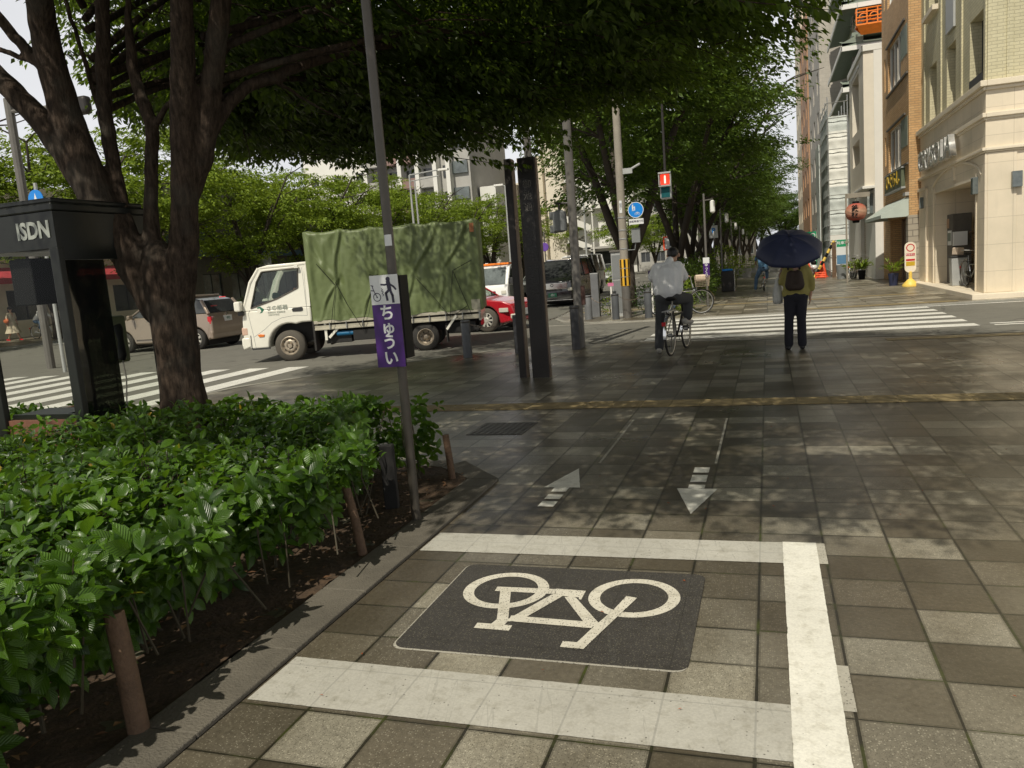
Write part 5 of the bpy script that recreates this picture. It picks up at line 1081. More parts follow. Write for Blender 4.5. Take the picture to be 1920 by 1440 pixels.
# markings on the door
lg = B(); lg.add([(x, yf + .001, z) for x, z in ((.60, 1.175), (.53, 1.19), (.455, 1.13), (.50, 1.06), (.555, 1.05))], [(0, 1, 2, 3, 4)]); lg.build('door_emblem', M['green_txt'], t)
lg = B(); lg.add([(x, yf + .002, z) for x, z in ((.60, 1.145), (.545, 1.155), (.515, 1.10), (.545, 1.06), (.60, 1.055))], [(0, 1, 2, 3, 4)]); lg.build('emblem_white', M['truck_white'], t)
fr = (PI / 2, 0, PI); M['faded'] = mat('faded_lettering', (.30, .33, .28), .5)
text('lettering', 'さの紙器', .115, M['faded'], t, (.18, yf + .002, 1.135), fr, ext=.0005, off=.0012)
text('small_lettering', '有限会社 紙器製造', .045, M['faded'], t, (.20, yf + .002, 1.045), fr, ext=.0005); text('small_lettering', '京都市中京区', .04, M['faded'], t, (.26, yf + .002, .995), fr, ext=.0005)
# wheels, chassis
wheel(t, 0, .74, .325, .21, 'rim', 'rubber_dusty', 1); wheel(t, 0, -.74, .325, .21, 'rim', 'rubber_dusty', -1)
wheel(t, -2.87, .71, .29, .18, 'rim', 'rubber', 1, dual=True); wheel(t, -2.87, -.71, .29, .18, 'rim', 'rubber', -1, dual=True)
b = B(); b.box(-4.0, .75, -.5, -.35, .40, .58); b.box(-4.0, .75, .35, .5, .40, .58); b.box(-.5, .5, -.55, .55, .35, .85); b.box(-2.35, -1.35, .45, .80, .33, .56); b.box(-3.1, -2.6, -.6, .6, .22, .38); b.box(-3.95, -3.3, .3, .75, .33, .55); b.box(-4.02, -3.9, -.8, .8, .35, .45); b.box(-1.3, -.75, .35, .72, .30, .50); b.build('chassis', M['under'], t, bevel=.015)
b = B(); b.box(-.56, -.52, .52, .84, .18, .80); b.box(-3.34, -3.31, .5, .82, .14, .5); b.box(-.56, -.52, -.84, -.52, .18, .80); b.build('mud_flap', M['rubber'], t)
b = B(); b.tube([(-1.0, .74, .50), (-1.35, .74, .50)], .05, 12); b.build('tank', mat('blue_tank', (.01, .14, .30), .4, grime=.3), t, smooth=True)
b = B(); b.box(-4.08, -.56, hw - .05, hw + .012, .735, .80); b.box(-4.08, -.56, hw - .08, hw - .02, .62, .70); b.box(-4.08, -.56, -hw - .01, -hw + .06, .62, .80); b.box(-.62, -.56, -.8, .8, .62, .80); b.box(-4.08, -.56, -.84, .84, .60, .64); bd = b.build('bed_frame', mat('bed_paint', (.44, .41, .32), .6, grime=.5, var=.2), t, bevel=.006)
b = B()
for i in range(10): b.box(-.9 - i * .35, -.885 - i * .35, hw + .004, hw + .03, .60, .76)
b.build('rope_hook', M['steel'], bd)
b = B(); b.obox((-.78, hw - .06, .56), (.05, .05, .36), (0, .0, 0)); b.obox((-.98, hw - .06, .56), (.38, .05, .05), (0, .75, 0)); b.obox((-3.45, hw - .02, .56), (.36, .05, .045), (0, .9, 0)); b.box(-4.08, -4.03, -.8, .8, .56, .98); b.build('stay', M['truck_white'], t)
b = B(); b.box(-4.08, -3.90, hw - .03, hw + .02, .80, 1.0); b.build('tail_corner', mat('tail_corner_paint', (.30, .29, .22), .6, grime=.5), t)
b = B(); b.box(-4.11, -4.06, .4, .78, .46, .58); b.build('tail_light', M['redlens'], t)
# canvas
ns, nl = 190, 150
x0, x1, zb_, ztop = -.515, -4.13, .79, 2.66
hoops = [-.60, -1.27, -1.9, -2.8, -3.25, -4.05]; ties = [(-1.12, 1.57), (-1.92, 1.62), (-2.72, 1.66), (-3.35, 1.70)]
creases = [(-1.27, 2.6, -1.10, 1.60, .035, .035), (-.62, 2.35, -1.10, 1.62, .028, .04), (-1.10, 1.60, -1.30, .80, .032, .035), (-1.10, 1.58, -.72, .85, .028, .03), (-1.3, 2.5, -1.75, 1.9, .018, .05), (-1.92, 2.6, -1.93, 1.65, .022, .03), (-1.93, 1.6, -1.62, .8, .024, .03), (-1.93, 1.6, -2.2, .8, .022, .04), (-.9, 2.3, -.8, .85, .016, .06),
    (-2.25, 2.6, -2.72, 1.68, .030, .04), (-2.8, 2.6, -2.70, 1.70, .022, .035), (-3.3, 2.6, -2.78, 1.66, .032, .04), (-2.72, 1.64, -2.5, .8, .028, .03), (-2.74, 1.64, -3.0, .8, .03, .035), (-3.3, 2.6, -3.38, 1.7, .022, .04), (-3.9, 2.55, -3.4, 1.7, .034, .04), (-3.38, 1.68, -3.2, .8, .028, .035), (-3.4, 1.68, -3.75, .82, .03, .04), (-4.0, 2.6, -3.85, 1.0, .03, .05), (-.66, 2.6, -.60, 1.2, .02, .05)]
g = np.random.default_rng(8); ph = g.uniform(0, 6.28, 12)
def fold(s, z):
    v = (z - zb_) / (ztop - zb_)
    d = .016 * math.sin(s * 7.3 + .8 * math.sin(z * 1.6) + ph[0]) + .012 * math.sin(s * 16 + 1.5 * math.sin(z * 2.2 + 1) + ph[1]) * (1 - .45 * v) + .007 * math.sin(s * 31 + 2 * z + ph[2]) * (1 - v)
    for (tx, tz) in ties:
        dx, dz = s - tx, z - tz; r_ = math.hypot(dx, dz) + .02; d -= .035 * math.exp(-(r_ / .13) ** 2)
    for (ax, az, bx, bz, A, wd) in creases:
        ex, ez = bx - ax, bz - az; L2 = ex * ex + ez * ez; f = ((s - ax) * ex + (z - az) * ez) / L2; fc_ = min(1, max(0, f)); q = ((s - ax) * ez - (z - az) * ex) / math.sqrt(L2) + .03 * math.sin(f * 5 + ax)
        k = math.exp(-((f - fc_) * 4) ** 2) * (.35 + .65 * math.sin(PI * min(1, max(0, .15 + .8 * fc_)))); d += A * k * (math.exp(-(q / wd) ** 2) - .75 * math.exp(-((q - 1.8 * wd) / (1.4 * wd)) ** 2))
    for hx in hoops:   # cloth hangs from each hoop in fine diagonal creases
        dx = s - hx; a = math.atan2(dx, 2.72 - z); r_ = math.hypot(dx, 2.72 - z)
        d += .009 * math.exp(-((r_ - .3) / .3) ** 2) * math.cos(9 * a)
    d += -.05 * (1 - v) ** 2 * .3
    return d
def ztopf(s):
    hs = sorted(hoops, reverse=True)
    for a_, b_ in zip(hs[:-1], hs[1:]):
        if b_ <= s <= a_: f = (a_ - s) / (a_ - b_); return ztop - .045 * math.sin(PI * f) ** .8
    return ztop - .01
vs, fs = [], []; hwc = .875
for i in range(ns + 1):
    s = x0 + (x1 - x0) * i / ns; zt_ = ztopf(s); rc = .07
    for j in range(nl + 1):
        f = j / nl
        if f <= .42:
            z = zb_ + (zt_ - rc - zb_) * (f / .42); y = hwc + fold(s, z) * (1 if f > .01 else .6)
            if f < .02: z -= .02 * math.sin(s * 9)
        elif f <= .47: a = (f - .42) / .05 * PI / 2; y = hwc - rc + rc * math.cos(a) + fold(s, zt_ - rc) * (1 - (f - .42) / .05); z = zt_ - rc + rc * math.sin(a)
        elif f <= .53: y = (hwc - rc) * (1 - 2 * (f - .47) / .06); z = zt_ + .012 * math.sin(s * 8) * math.sin(y * 3)
        elif f <= .58: a = PI / 2 - (f - .53) / .05 * PI / 2; y = -(hwc - rc + rc * math.cos(a)); z = zt_ - rc + rc * math.sin(a)
        else: z = zt_ - rc - (zt_ - rc - zb_) * ((f - .58) / .42); y = -hwc - fold(s, z) * .6
        # rounded vertical corners at the ends
        e = min(i, ns - i) / ns * (x0 - x1); k = .06 * max(0, 1 - e / .08) ** 2; y *= (1 - k)
        vs.append((s, y, z))
for i in range(ns):
    for j in range(nl): a = i * (nl + 1) + j; fs.append((a, a + 1, a + nl + 2, a + nl + 1))
b = B(); b.add(vs, fs); b.f.append(tuple(range(nl + 1))); b.m.append(0); b.f.append(tuple(ns * (nl + 1) + j for j in range(nl + 1))[::-1]); b.m.append(0)
cv = b.build('canvas_cover', M['canvas'], t, smooth=True, ang=60)
b = B(); b.box(-4.075, -3.985, hwc + .03, hwc + .045, 2.38, 2.56); b.build('orange_patch', mat('faded_orange_patch', (.30, .12, .05), .8), t)
rope = B(); yr = hwc + .035
L1 = lambda x, y: (-.52 - (x - 530) * .00346, .80 + (760 - (x - 530) * .05 - y) * .0035)
for P_ in ([(940, 500), (880, 680), (835, 795)], [(702, 530), (760, 660), (830, 795)], [(702, 560), (670, 690), (650, 790)], [(1190, 520), (1290, 640), (1375, 755)], [(1412, 480), (1390, 620), (1375, 755)], [(1412, 480), (1460, 620), (1505, 745)], [(1480, 690), (1420, 730), (1375, 755)], [(910, 490), (940, 500), (965, 490)], [(600, 420), (700, 545)], [(1530, 420), (1412, 480)]):
    rope.tube([(L1(*p)[0], yr + .012 * (i % 2), L1(*p)[1]) for i, p in enumerate(P_)], .0065, 6)
rope.build('rope', M['black'], t)
# ------------------------------------------------------------ bicycles and people
def bicycle(label, loc, rz, frame_m='dark_steel', r=.33, basket=False, wb=1.05, steer=0, group=None, fender='chrome'):
    """origin at the ground under the rear axle, x forward"""
    t = T('bicycle', label, 'bicycle', loc, rz, group)
    def wheel_(cx, name):
        b = B(); ring = [(r - .02 + .017 * math.cos(a), .017 * math.sin(a)) for a in [2 * PI * k / 8 for k in range(9)]]; b.lathe(ring, 40, (cx, 0, r), 'Y'); w_ = b.build('wheel', M['rubber'], t, smooth=True)
        b = B(); b.lathe([(r - .036, -.012), (r - .05, -.008), (r - .05, .008), (r - .036, .012)], 40, (cx, 0, r), 'Y'); b.lathe([(.03, -.03), (.03, .03)], 10, (cx, 0, r), 'Y')
        for k in range(18):
            a = 2 * PI * k / 18; b.tube([(cx + .03 * math.cos(a), .02 * (1 if k % 2 else -1), r + .03 * math.sin(a)), (cx + (r - .04) * math.cos(a + .2), 0, r + (r - .04) * math.sin(a + .2))], .0016, 4, cap=False)
        b.build('rim', M['steel'], w_, smooth=True, ang=50)
        b = B(); b.lathe([(r + .012, -.022), (r + .022, 0), (r + .012, .022)], 22, (cx, 0, r), 'Y', a0=R(5), a1=R(185)); b.build('mudguard', M[fender], w_, smooth=True)
    wheel_(0, 'rear'); wheel_(wb, 'front')
    b = B(); bb = (.42, 0, .27); st_ = (.24, 0, .68); hd = (wb - .22, 0, .80); hl = (wb - .17, 0, .62)
    for p, q, r_ in ((bb, st_, .016), (bb, hl, .018), ((.27, 0, .60), hl, .014), (bb, (0, .05, r), .009), (bb, (0, -.05, r), .009), (st_, (0, .05, r), .008), (st_, (0, -.05, r), .008), (hd, hl, .02), (hl, (wb, .05, r), .011), (hl, (wb, -.05, r), .011)): b.tube([p, q], r_, 8)
    b.build('frame', M[frame_m], t, smooth=True)
    b = B(); b.tube([st_, (.20, 0, .84)], .012, 8); sp = b.build('seat_post', M['steel'], t, smooth=True)
    organic('saddle', [('e', (.14, 0, .88), (.11, .09, .035)), ('e', (.27, 0, .885), (.11, .035, .028))], M['black'], sp, .012)
    b = B(); b.tube([hd, (wb - .25, 0, .97)], .012, 8); b.tube([(wb - .45, -.29, .98), (wb - .30, -.27, 1.0), (wb - .23, -.12, .98), (wb - .23, .12, .98), (wb - .30, .27, 1.0), (wb - .45, .29, .98)], .011, 8); b.build('handlebar', M['steel'], t, smooth=True)
    b = B(); b.lathe([(.085, -.004), (.085, .004)], 20, (.42, -.06, .27), 'Y'); b.tube([(.42, -.08, .27), (.50, -.09, .42)], .01, 6); b.tube([(.42, .08, .27), (.34, .09, .12)], .01, 6); b.tube([(.42, -.08, .27), (.42, .08, .27)], .014, 8); b.obox((.50, -.13, .42), (.09, .09, .02)); b.obox((.34, .13, .12), (.09, .09, .02)); b.build('crank', M['dark_steel'], t)
    b = B(); b.box(-.22, .2, -.06, -.045, .70, .712); b.box(-.22, .2, .045, .06, .70, .712)
    for k in range(5): b.box(-.2 + k * .09, -.19 + k * .09, -.05, .05, .702, .71)
    b.tube([(-.05, .05, .70), (0, .05, r)], .005, 5); b.tube([(-.05, -.05, .70), (0, -.05, r)], .005, 5); b.build('rack', M['steel'], t)
    b = B(); b.box(-.36, -.34, -.03, .03, .50, .56); b.build('reflector', M['redlens'], t)
    if basket:
        b = B(); x0, x1 = wb - .12, wb + .2
        for z in np.linspace(.72, .98, 7):
            e = .03 * (z - .72) / .26; b.tube([(x0 - e, -.15 - e, z), (x1 + e, -.15 - e, z), (x1 + e, .15 + e, z), (x0 - e, .15 + e, z), (x0 - e, -.15 - e, z)], .004, 4)
        for k in range(9):
            yy = -.15 + .3 * k / 8; b.tube([(x0, yy, .72), (x0 - .03, yy * 1.2, .98)], .003, 4); b.tube([(x1, yy, .72), (x1 + .03, yy * 1.2, .98)], .003, 4)
            xx = x0 + (x1 - x0) * k / 8; b.tube([(xx, -.15, .72), (xx, -.18, .98)], .003, 4); b.tube([(xx, .15, .72), (xx, .18, .98)], .003, 4)
        b.box(x0, x1, -.15, .15, .715, .72); b.build('basket', M[basket if isinstance(basket, str) else 'steel'], t)
    return t

def hand(c, d, up, s=1.0, curl=.5):
    """prims for a hand at wrist c pointing along d; palm, four fingers, thumb"""
    c = Vector(c); d = Vector(d).normalized(); up = Vector(up); sd = d.cross(up).normalized(); up = sd.cross(d).normalized(); P = []
    for k in range(3): q = c + d * .035 * s + sd * (k - 1) * .02 * s; P.append(('c', q, q + d * .045 * s, .017 * s, .015 * s))
    P.append(('c', c, c + d * .03 * s, .023 * s, .022 * s))
    for k, (ln, of) in enumerate(((.062, -.031), (.072, -.011), (.068, .011), (.052, .030))):
        a = c + d * .085 * s + sd * of * s; m_ = a + d * ln * .5 * s - up * .008 * curl * s; e = m_ + (d * (1 - curl * .55) - up * curl).normalized() * ln * .55 * s
        P += [('c', a, m_, .0095 * s, .0085 * s), ('c', m_, e, .0085 * s, .007 * s)]
    a = c + d * .03 * s - sd * .03 * s; m_ = a + (d * .7 - sd * .8 - up * .2).normalized() * .035 * s; e = m_ + (d - sd * .2 - up * .4).normalized() * .03 * s
    P += [('c', a, m_, .011 * s, .0095 * s), ('c', m_, e, .0095 * s, .0075 * s)]
    return P

def head(c, face, hgt=.23, tilt=0):
    """prims for a head with nose, brow, ears and chin; c is the head centre, face the way it looks"""
    c = Vector(c); f = Vector(face).normalized(); up = Vector((0, 0, 1)); s = f.cross(up).normalized(); up = s.cross(f).normalized(); h = hgt / .23
    Q = lambda a, b_, d: c + f * a * h + s * b_ * h + up * d * h
    P = [('e', Q(-.012, 0, .02), (.078 * h, .093 * h, .098 * h)), ('e', Q(.02, 0, -.045), (.058 * h, .062 * h, .07 * h)), ('e', Q(.045, 0, -.085), (.028 * h, .026 * h, .024 * h)),
         ('c', Q(.085, 0, .012), Q(.102, 0, -.022), .009 * h, .014 * h), ('c', Q(.078, -.035, .025), Q(.078, .035, .025), .012 * h, .012 * h), ('c', Q(.076, -.018, -.052), Q(.076, .018, -.052), .009 * h, .009 * h)]
    for sg in (-1, 1): P.append(('e', Q(-.005, sg * .088, -.01), (.02 * h, .012 * h, .032 * h)))
    return P, Q
def face_bits(parent, Q):
    b = B()
    for sg in (-1, 1): p = Q(.082, sg * .032, .0); b.lathe([(1e-4, -.008), (.008, -.006), (.010, 0), (.008, .006), (1e-4, .008)], 8, tuple(p))
    b.build('eye', M['ink'], parent, smooth=True)

# --- man with a white shirt straddling his bicycle
bk = bicycle('dark city bicycle under the man in the white shirt, seen from behind', (-1.46, 12.22, 0), R(82.5), 'dark_steel')
o3 = Vector((-1.5, 12.75, 0)); W3 = lambda x, y, z: Vector((x, y, z)) - o3
t = T('person', 'man in pale shirt and grey trousers straddling a bicycle, back to us, head bowed', 'person', tuple(o3))
hp, Qh = head(W3(-1.435, 12.93, 1.545), (0.05, 1, -.75), .235)
body = hp + [('c', W3(-1.485, 12.80, 1.44), W3(-1.455, 12.88, 1.52), .05, .052)]
body += [('c', W3(-1.76, 12.85, 1.24), W3(-1.66, 13.08, 1.12), .040, .030), ('c', W3(-1.26, 12.88, 1.18), W3(-1.33, 13.10, 1.10), .040, .030), ('c', W3(-1.5, 12.62, .95), W3(-1.5, 12.70, 1.26), .09, .09), ('c', W3(-1.5, 12.70, 1.26), W3(-1.485, 12.80, 1.44), .05, .05)]
body += hand(W3(-1.655, 13.09, 1.115), (.45, .8, .1), (0, 0, 1), 1.0, .9) + hand(W3(-1.335, 13.11, 1.095), (-.45, .8, .1), (0, 0, 1), 1.0, .9)
body += [('c', W3(-1.69, 12.72, .16), W3(-1.71, 12.72, .06), .04, .04), ('c', W3(-1.24, 12.98, .58), W3(-1.25, 12.95, .50), .04, .04)]
o = organic('body', body, M['skin'], t, .0085, 3); face_bits(o, Qh)
organic('hair', [('e', W3(-1.44, 12.90, 1.592), (.094, .10, .085)), ('e', W3(-1.445, 12.855, 1.56), (.080, .055, .055))], M['hair'], t, .009, 2)
organic('shirt', [('c', W3(-1.50, 12.58, 1.02), W3(-1.50, 12.64, 1.22), .185, .19), ('c', W3(-1.60, 12.60, 1.02), W3(-1.66, 12.70, 1.34), .13, .11), ('c', W3(-1.40, 12.60, 1.02), W3(-1.37, 12.72, 1.34), .13, .11), ('c', W3(-1.66, 12.72, 1.36), W3(-1.37, 12.74, 1.36), .088, .085),
    ('c', W3(-1.67, 12.72, 1.37), W3(-1.765, 12.78, 1.22), .082, .076), ('c', W3(-1.35, 12.74, 1.37), W3(-1.275, 12.82, 1.20), .082, .076), ('c', W3(-1.5, 12.72, 1.38), W3(-1.48, 12.8, 1.47), .085, .062), ('c', W3(-1.765, 12.78, 1.23), W3(-1.765, 12.84, 1.20), .076, .07), ('c', W3(-1.64, 12.56, 1.0), W3(-1.37, 12.56, 1.0), .095, .095)], M['shirt'], t, .012, 5)
organic('trousers', [('c', W3(-1.60, 12.58, .90), W3(-1.42, 12.58, .90), .125, .125), ('c', W3(-1.60, 12.60, .86), W3(-1.665, 12.70, .50), .118, .080), ('c', W3(-1.665, 12.70, .50), W3(-1.70, 12.70, .10), .082, .074), ('c', W3(-1.41, 12.62, .88), W3(-1.24, 12.98, .84), .118, .088), ('c', W3(-1.24, 12.98, .84), W3(-1.25, 12.94, .56), .088, .074)], M['trousers'], t, .012, 4)
for p, q, r_ in ((W3(-1.70, 12.68, .045), W3(-1.72, 12.88, .03), .045), (W3(-1.30, 12.86, .475), W3(-1.20, 13.04, .46), .045)):
    organic('shoe', [('c', p, q, r_, .034), ('e', p + Vector((0, 0, .02)), (.05, .06, .045))], M['shoe'], t, .010, 3)
b = B(); b.box(-.10, .0, -.01, .01, 0, .0); b = B(); b.obox(tuple(W3(-1.49, 13.2, 1.19)), (.075, .012, .15), (.6, 0, 0)); o = b.build('mobile_phone', M['black']); o.location = o3; tag(o, 'dark mobile phone held by the man on the bicycle', 'phone')

# --- woman with the umbrella
o3 = Vector((.36, 12.5, 0)); W3 = lambda x, y, z: Vector((x, y, z)) - o3
t = T('person', 'woman in a mustard top and dark jeans seen from behind under a navy umbrella', 'person', tuple(o3))
hp, Qh = head(W3(.40, 12.56, 1.42), (0, 1, -.1), .215)
body = hp + [('c', W3(.39, 12.53, 1.22), W3(.395, 12.545, 1.34), .05, .045), ('c', W3(.38, 12.5, .92), W3(.38, 12.5, 1.2), .08, .10), ('c', W3(.595, 12.52, .90), W3(.585, 12.54, .80), .031, .025), ('c', W3(.19, 12.62, 1.0), W3(.17, 12.70, 1.12), .032, .026),
    ('c', W3(.28, 12.5, .10), W3(.27, 12.5, .05), .035, .035), ('c', W3(.45, 12.5, .10), W3(.455, 12.5, .05), .035, .035)]
body += hand(W3(.585, 12.54, .80), (-.05, .12, -1), (1, 0, 0), .95, .35) + hand(W3(.175, 12.705, 1.12), (.3, .2, .7), (0, 1, 0), .95, .9)
o = organic('body', body, M['skin'], t, .0085, 3); face_bits(o, Qh)
organic('hair', [('e', W3(.40, 12.53, 1.45), (.098, .10, .10)), ('c', W3(.40, 12.49, 1.42), W3(.395, 12.47, 1.27), .085, .07)], M['hair'], t, .01, 3)
organic('top', [('c', W3(.30, 12.5, 1.20), W3(.49, 12.5, 1.20), .085, .085), ('c', W3(.32, 12.5, .88), W3(.33, 12.5, 1.15), .122, .11), ('c', W3(.44, 12.5, .88), W3(.45, 12.5, 1.15), .122, .11), ('c', W3(.28, 12.5, .85), W3(.48, 12.5, .85), .10, .10),
    ('c', W3(.52, 12.5, 1.20), W3(.60, 12.5, 1.02), .068, .056), ('c', W3(.60, 12.5, 1.02), W3(.605, 12.52, .90), .056, .048), ('c', W3(.27, 12.5, 1.20), W3(.19, 12.52, 1.02), .068, .056), ('c', W3(.19, 12.52, 1.02), W3(.185, 12.63, 1.03), .056, .048)], M['mustard'], t, .012, 4)
organic('jeans', [('c', W3(.31, 12.5, .80), W3(.45, 12.5, .80), .112, .112), ('c', W3(.305, 12.5, .76), W3(.275, 12.49, .44), .100, .066), ('c', W3(.275, 12.49, .44), W3(.265, 12.49, .09), .068, .066), ('c', W3(.45, 12.5, .76), W3(.45, 12.49, .44), .100, .066), ('c', W3(.45, 12.49, .44), W3(.455, 12.49, .09), .068, .066)], M['jeans'], t, .011, 4)
for x in (.262, .456): organic('shoe', [('c', W3(x, 12.47, .035), W3(x - (.03 if x < .3 else -.01), 12.60, .028), .038, .030)], M['shoe_dk'], t, .009, 3)
o = organic('backpack', [('c', W3(.31, 12.34, .97), W3(.32, 12.34, 1.12), .085, .07), ('c', W3(.42, 12.34, .97), W3(.41, 12.34, 1.12), .085, .07), ('c', W3(.33, 12.30, .95), W3(.40, 12.30, .95), .06, .06), ('c', W3(.28, 12.40, 1.2), W3(.28, 12.50, 1.27), .018, .018), ('c', W3(.44, 12.40, 1.2), W3(.45, 12.50, 1.27), .018, .018)], M['bag_br'], None, .012, 3); o.location = o3; tag(o, "dark brown rounded backpack on the woman's back", 'backpack')
b = B(); pts = []; n = 22; o_ = []
for j, (z, rx, ry) in enumerate([(.69, .04, .03), (.70, .065, .05), (.76, .075, .058), (.86, .072, .055), (.95, .055, .04), (1.02, .035, .022), (1.08, .018, .012)]):
    for k in range(n): a = 2 * PI * k / n; f = 1 + .07 * math.sin(k * 3 + j) + .05 * math.sin(k * 7 + j * 2); b.v.append((.125 + .02 * (z - .7) + rx * f * math.cos(a) - o3.x, 12.60 + ry * f * math.sin(a) - o3.y, z))
for j in range(6):
    for k in range(n): a = j * n + k; c_ = j * n + (k + 1) % n; b.f.append((a, c_, c_ + n, a + n)); b.m.append(0)
b.f.append(tuple(range(n))); b.m.append(0); b.tube([tuple(W3(.13, 12.6, 1.06)), tuple(W3(.15, 12.64, 1.14)), tuple(W3(.19, 12.72, 1.19))], .008, 6)
o = b.build('shopping_bag', M['plastic_bag'], smooth=True, ang=180); o.location = o3; tag(o, "pale full plastic shopping bag hanging at the woman's left side", 'bag')
# umbrella
t = T('umbrella', 'open navy blue umbrella tilted back over the woman', 'umbrella', (.30, 12.42, 1.50)); t.rotation_euler = (R(32), R(-7), .2)
b = B(); ns_ = 16; npan = 8; rings = 9
for i in range(rings + 1):
    f = i / rings
    for k in range(npan * 6):
        a = 2 * PI * k / (npan * 6); u = (k % 6) / 6; sc = 1 - .06 * math.sin(PI * u) * f ** 2; rr = .485 * math.sin(f * 1.25) / math.sin(1.25) * sc; z = .25 * (math.cos(f * 1.25) - math.cos(1.25)) / (1 - math.cos(1.25)) - .25 + .025 - .02 * math.sin(PI * u) * f * (1 - f) * 3
        b.v.append((rr * math.cos(a), rr * math.sin(a), z + .2 - (0 if u else -.004)))
m_ = npan * 6
for i in range(rings):
    for k in range(m_): a = i * m_ + k; c_ = i * m_ + (k + 1) % m_; b.f.append((a, c_, c_ + m_, a + m_)); b.m.append(0)
cn = b.build('canopy', M['navy'], t, smooth=True, ang=180); md = cn.modifiers.new('th', 'SOLIDIFY'); md.thickness = .002
b = B(); b.tube([(0, 0, .25), (0, 0, -.42)], .006, 8); b.tube([(0, 0, -.42), (0, 0, -.54)], .013, 8)
for k in range(8): a = 2 * PI * k / 8; b.tube([(.30 * math.cos(a), .30 * math.sin(a), .12), (0, 0, -.06)], .0022, 4)
b.build('shaft', M['dark_steel'], t)
for k in range(8): a = 2 * PI * k / 8; b = B(); b.tube([(.485 * math.sin(f * 1.25) / math.sin(1.25) * math.cos(a), .485 * math.sin(f * 1.25) / math.sin(1.25) * math.sin(a), .2 + .25 * (math.cos(f * 1.25) - math.cos(1.25)) / (1 - math.cos(1.25)) - .231) for f in (0, .25, .5, .75, 1.0)], .003, 5); b.build('rib', M['dark_steel'], t)

# --- generic small cyclist (seated), x forward
def cyclist(label, loc, rz, top_m, leg_m, bike_label, basket=False, lean=.25, stand=False, frame='steel', group=None, hatm='hair'):
    bicycle(bike_label, loc, rz, frame, basket=basket)
    t = T('person', label, 'person', loc, rz, group)
    hx = .17; hz = .93; sx = hx + math.sin(lean) * .5; sz = hz + math.cos(lean) * .48
    hp, Qh = head((sx + .09, 0, sz + .21), (1, 0, -.15), .22); V = Vector
    body = hp + [('c', V((sx, 0, sz)), V((sx + .06, 0, sz + .13)), .05, .048), ('c', V((hx, 0, hz)), V((sx, 0, sz - .05)), .10, .11)]
    for sg in (-1, 1): body += [('c', V((sx + .22, sg * .25, sz - .22)), V((.66, sg * .26, 1.03)), .036, .027)] + hand((.655, sg * .26, 1.03), (1, 0, -.1), (0, 0, 1), .95, .9)
    body += [('c', V((.33, .13, .14)), V((.33, .13, .2)), .035, .04), ('c', V((.47, -.13, .44)), V((.46, -.13, .5)), .035, .04)] if not stand else [('c', V((.3, .30, .06)), V((.3, .3, .15)), .035, .04), ('c', V((.47, -.13, .44)), V((.46, -.13, .5)), .035, .04)]
    o = organic('body', body, M['skin'], t, .010, 3); face_bits(o, Qh)
    organic('hair', [('e', (sx + .075, 0, sz + .245), (.10, .10, .09))], M[hatm], t, .012, 2)
    sh = [('c', V((hx, -.06, hz + .02)), V((sx, -.09, sz - .08)), .125, .12), ('c', V((hx, .06, hz + .02)), V((sx, .09, sz - .08)), .125, .12), ('c', V((sx, -.14, sz)), V((sx, .14, sz)), .08, .08)]
    for sg in (-1, 1): sh += [('c', V((sx, sg * .17, sz)), V((sx + .16, sg * .25, sz - .18)), .068, .055), ('c', V((sx + .16, sg * .25, sz - .18)), V((sx + .26, sg * .26, sz - .23)), .055, .05)]
    organic('shirt', sh, M[top_m], t, .014, 4)
    tr_ = [('c', V((hx, -.07, hz - .06)), V((hx, .07, hz - .06)), .12, .12), ('c', V((hx + .02, -.1, hz - .08)), V((.52, -.13, .80)), .10, .075), ('c', V((.52, -.13, .80)), V((.46, -.13, .50)), .072, .055)]
    tr_ += [('c', V((hx + .02, .1, hz - .08)), V((.50, .12, .58)), .10, .075), ('c', V((.50, .12, .58)), V((.34, .13, .22)), .072, .055)] if not stand else [('c', V((hx + .02, .1, hz - .08)), V((.28, .26, .5)), .10, .075), ('c', V((.28, .26, .5)), V((.28, .30, .12)), .072, .06)]
    organic('trousers', tr_, M[leg_m], t, .014, 4)
    for p in ([V((.36, .13, .10)), V((.50, -.13, .42))] if not stand else [V((.32, .30, .04)), V((.50, -.13, .42))]): organic('shoe', [('c', p - V((.08, 0, 0)), p + V((.09, 0, -.01)), .042, .033)], M['shoe'], t, .012, 3)
    return t
cyclist('cyclist in a pale top mostly hidden behind the man in the white shirt', (-2.72, 20.95, 0), R(8), 'white', 'blue_jean', 'silver bicycle with a wicker front basket behind the man in the white shirt', basket='basket', stand=False, frame='chrome')
b = B(); b.obox((0, 0, 0), (.26, .24, .16), (0, 0, .2)); o = b.build('cloth_bag', M['pink_cloth'], bevel=.04, seg=3); o.location = (-1.68, 21.09, .94); tag(o, 'cream cloth bag lying in the wicker bicycle basket', 'bag')
cyclist('person in blue clothes standing astride a bicycle far up the shady sidewalk', (-.16, 31.0, 0), R(92), 'blue_sh', 'blue_jean', 'silver bicycle of the person in blue far up the sidewalk', lean=.12, stand=True, frame='chrome')
cyclist('cyclist in a white shirt leaning forward on the opposite side of the main road', (-33.55, 28.9, 0), R(0), 'car_white', 'blue_jean', 'white framed bicycle on the opposite side of the main road', lean=.75, frame='white_film')
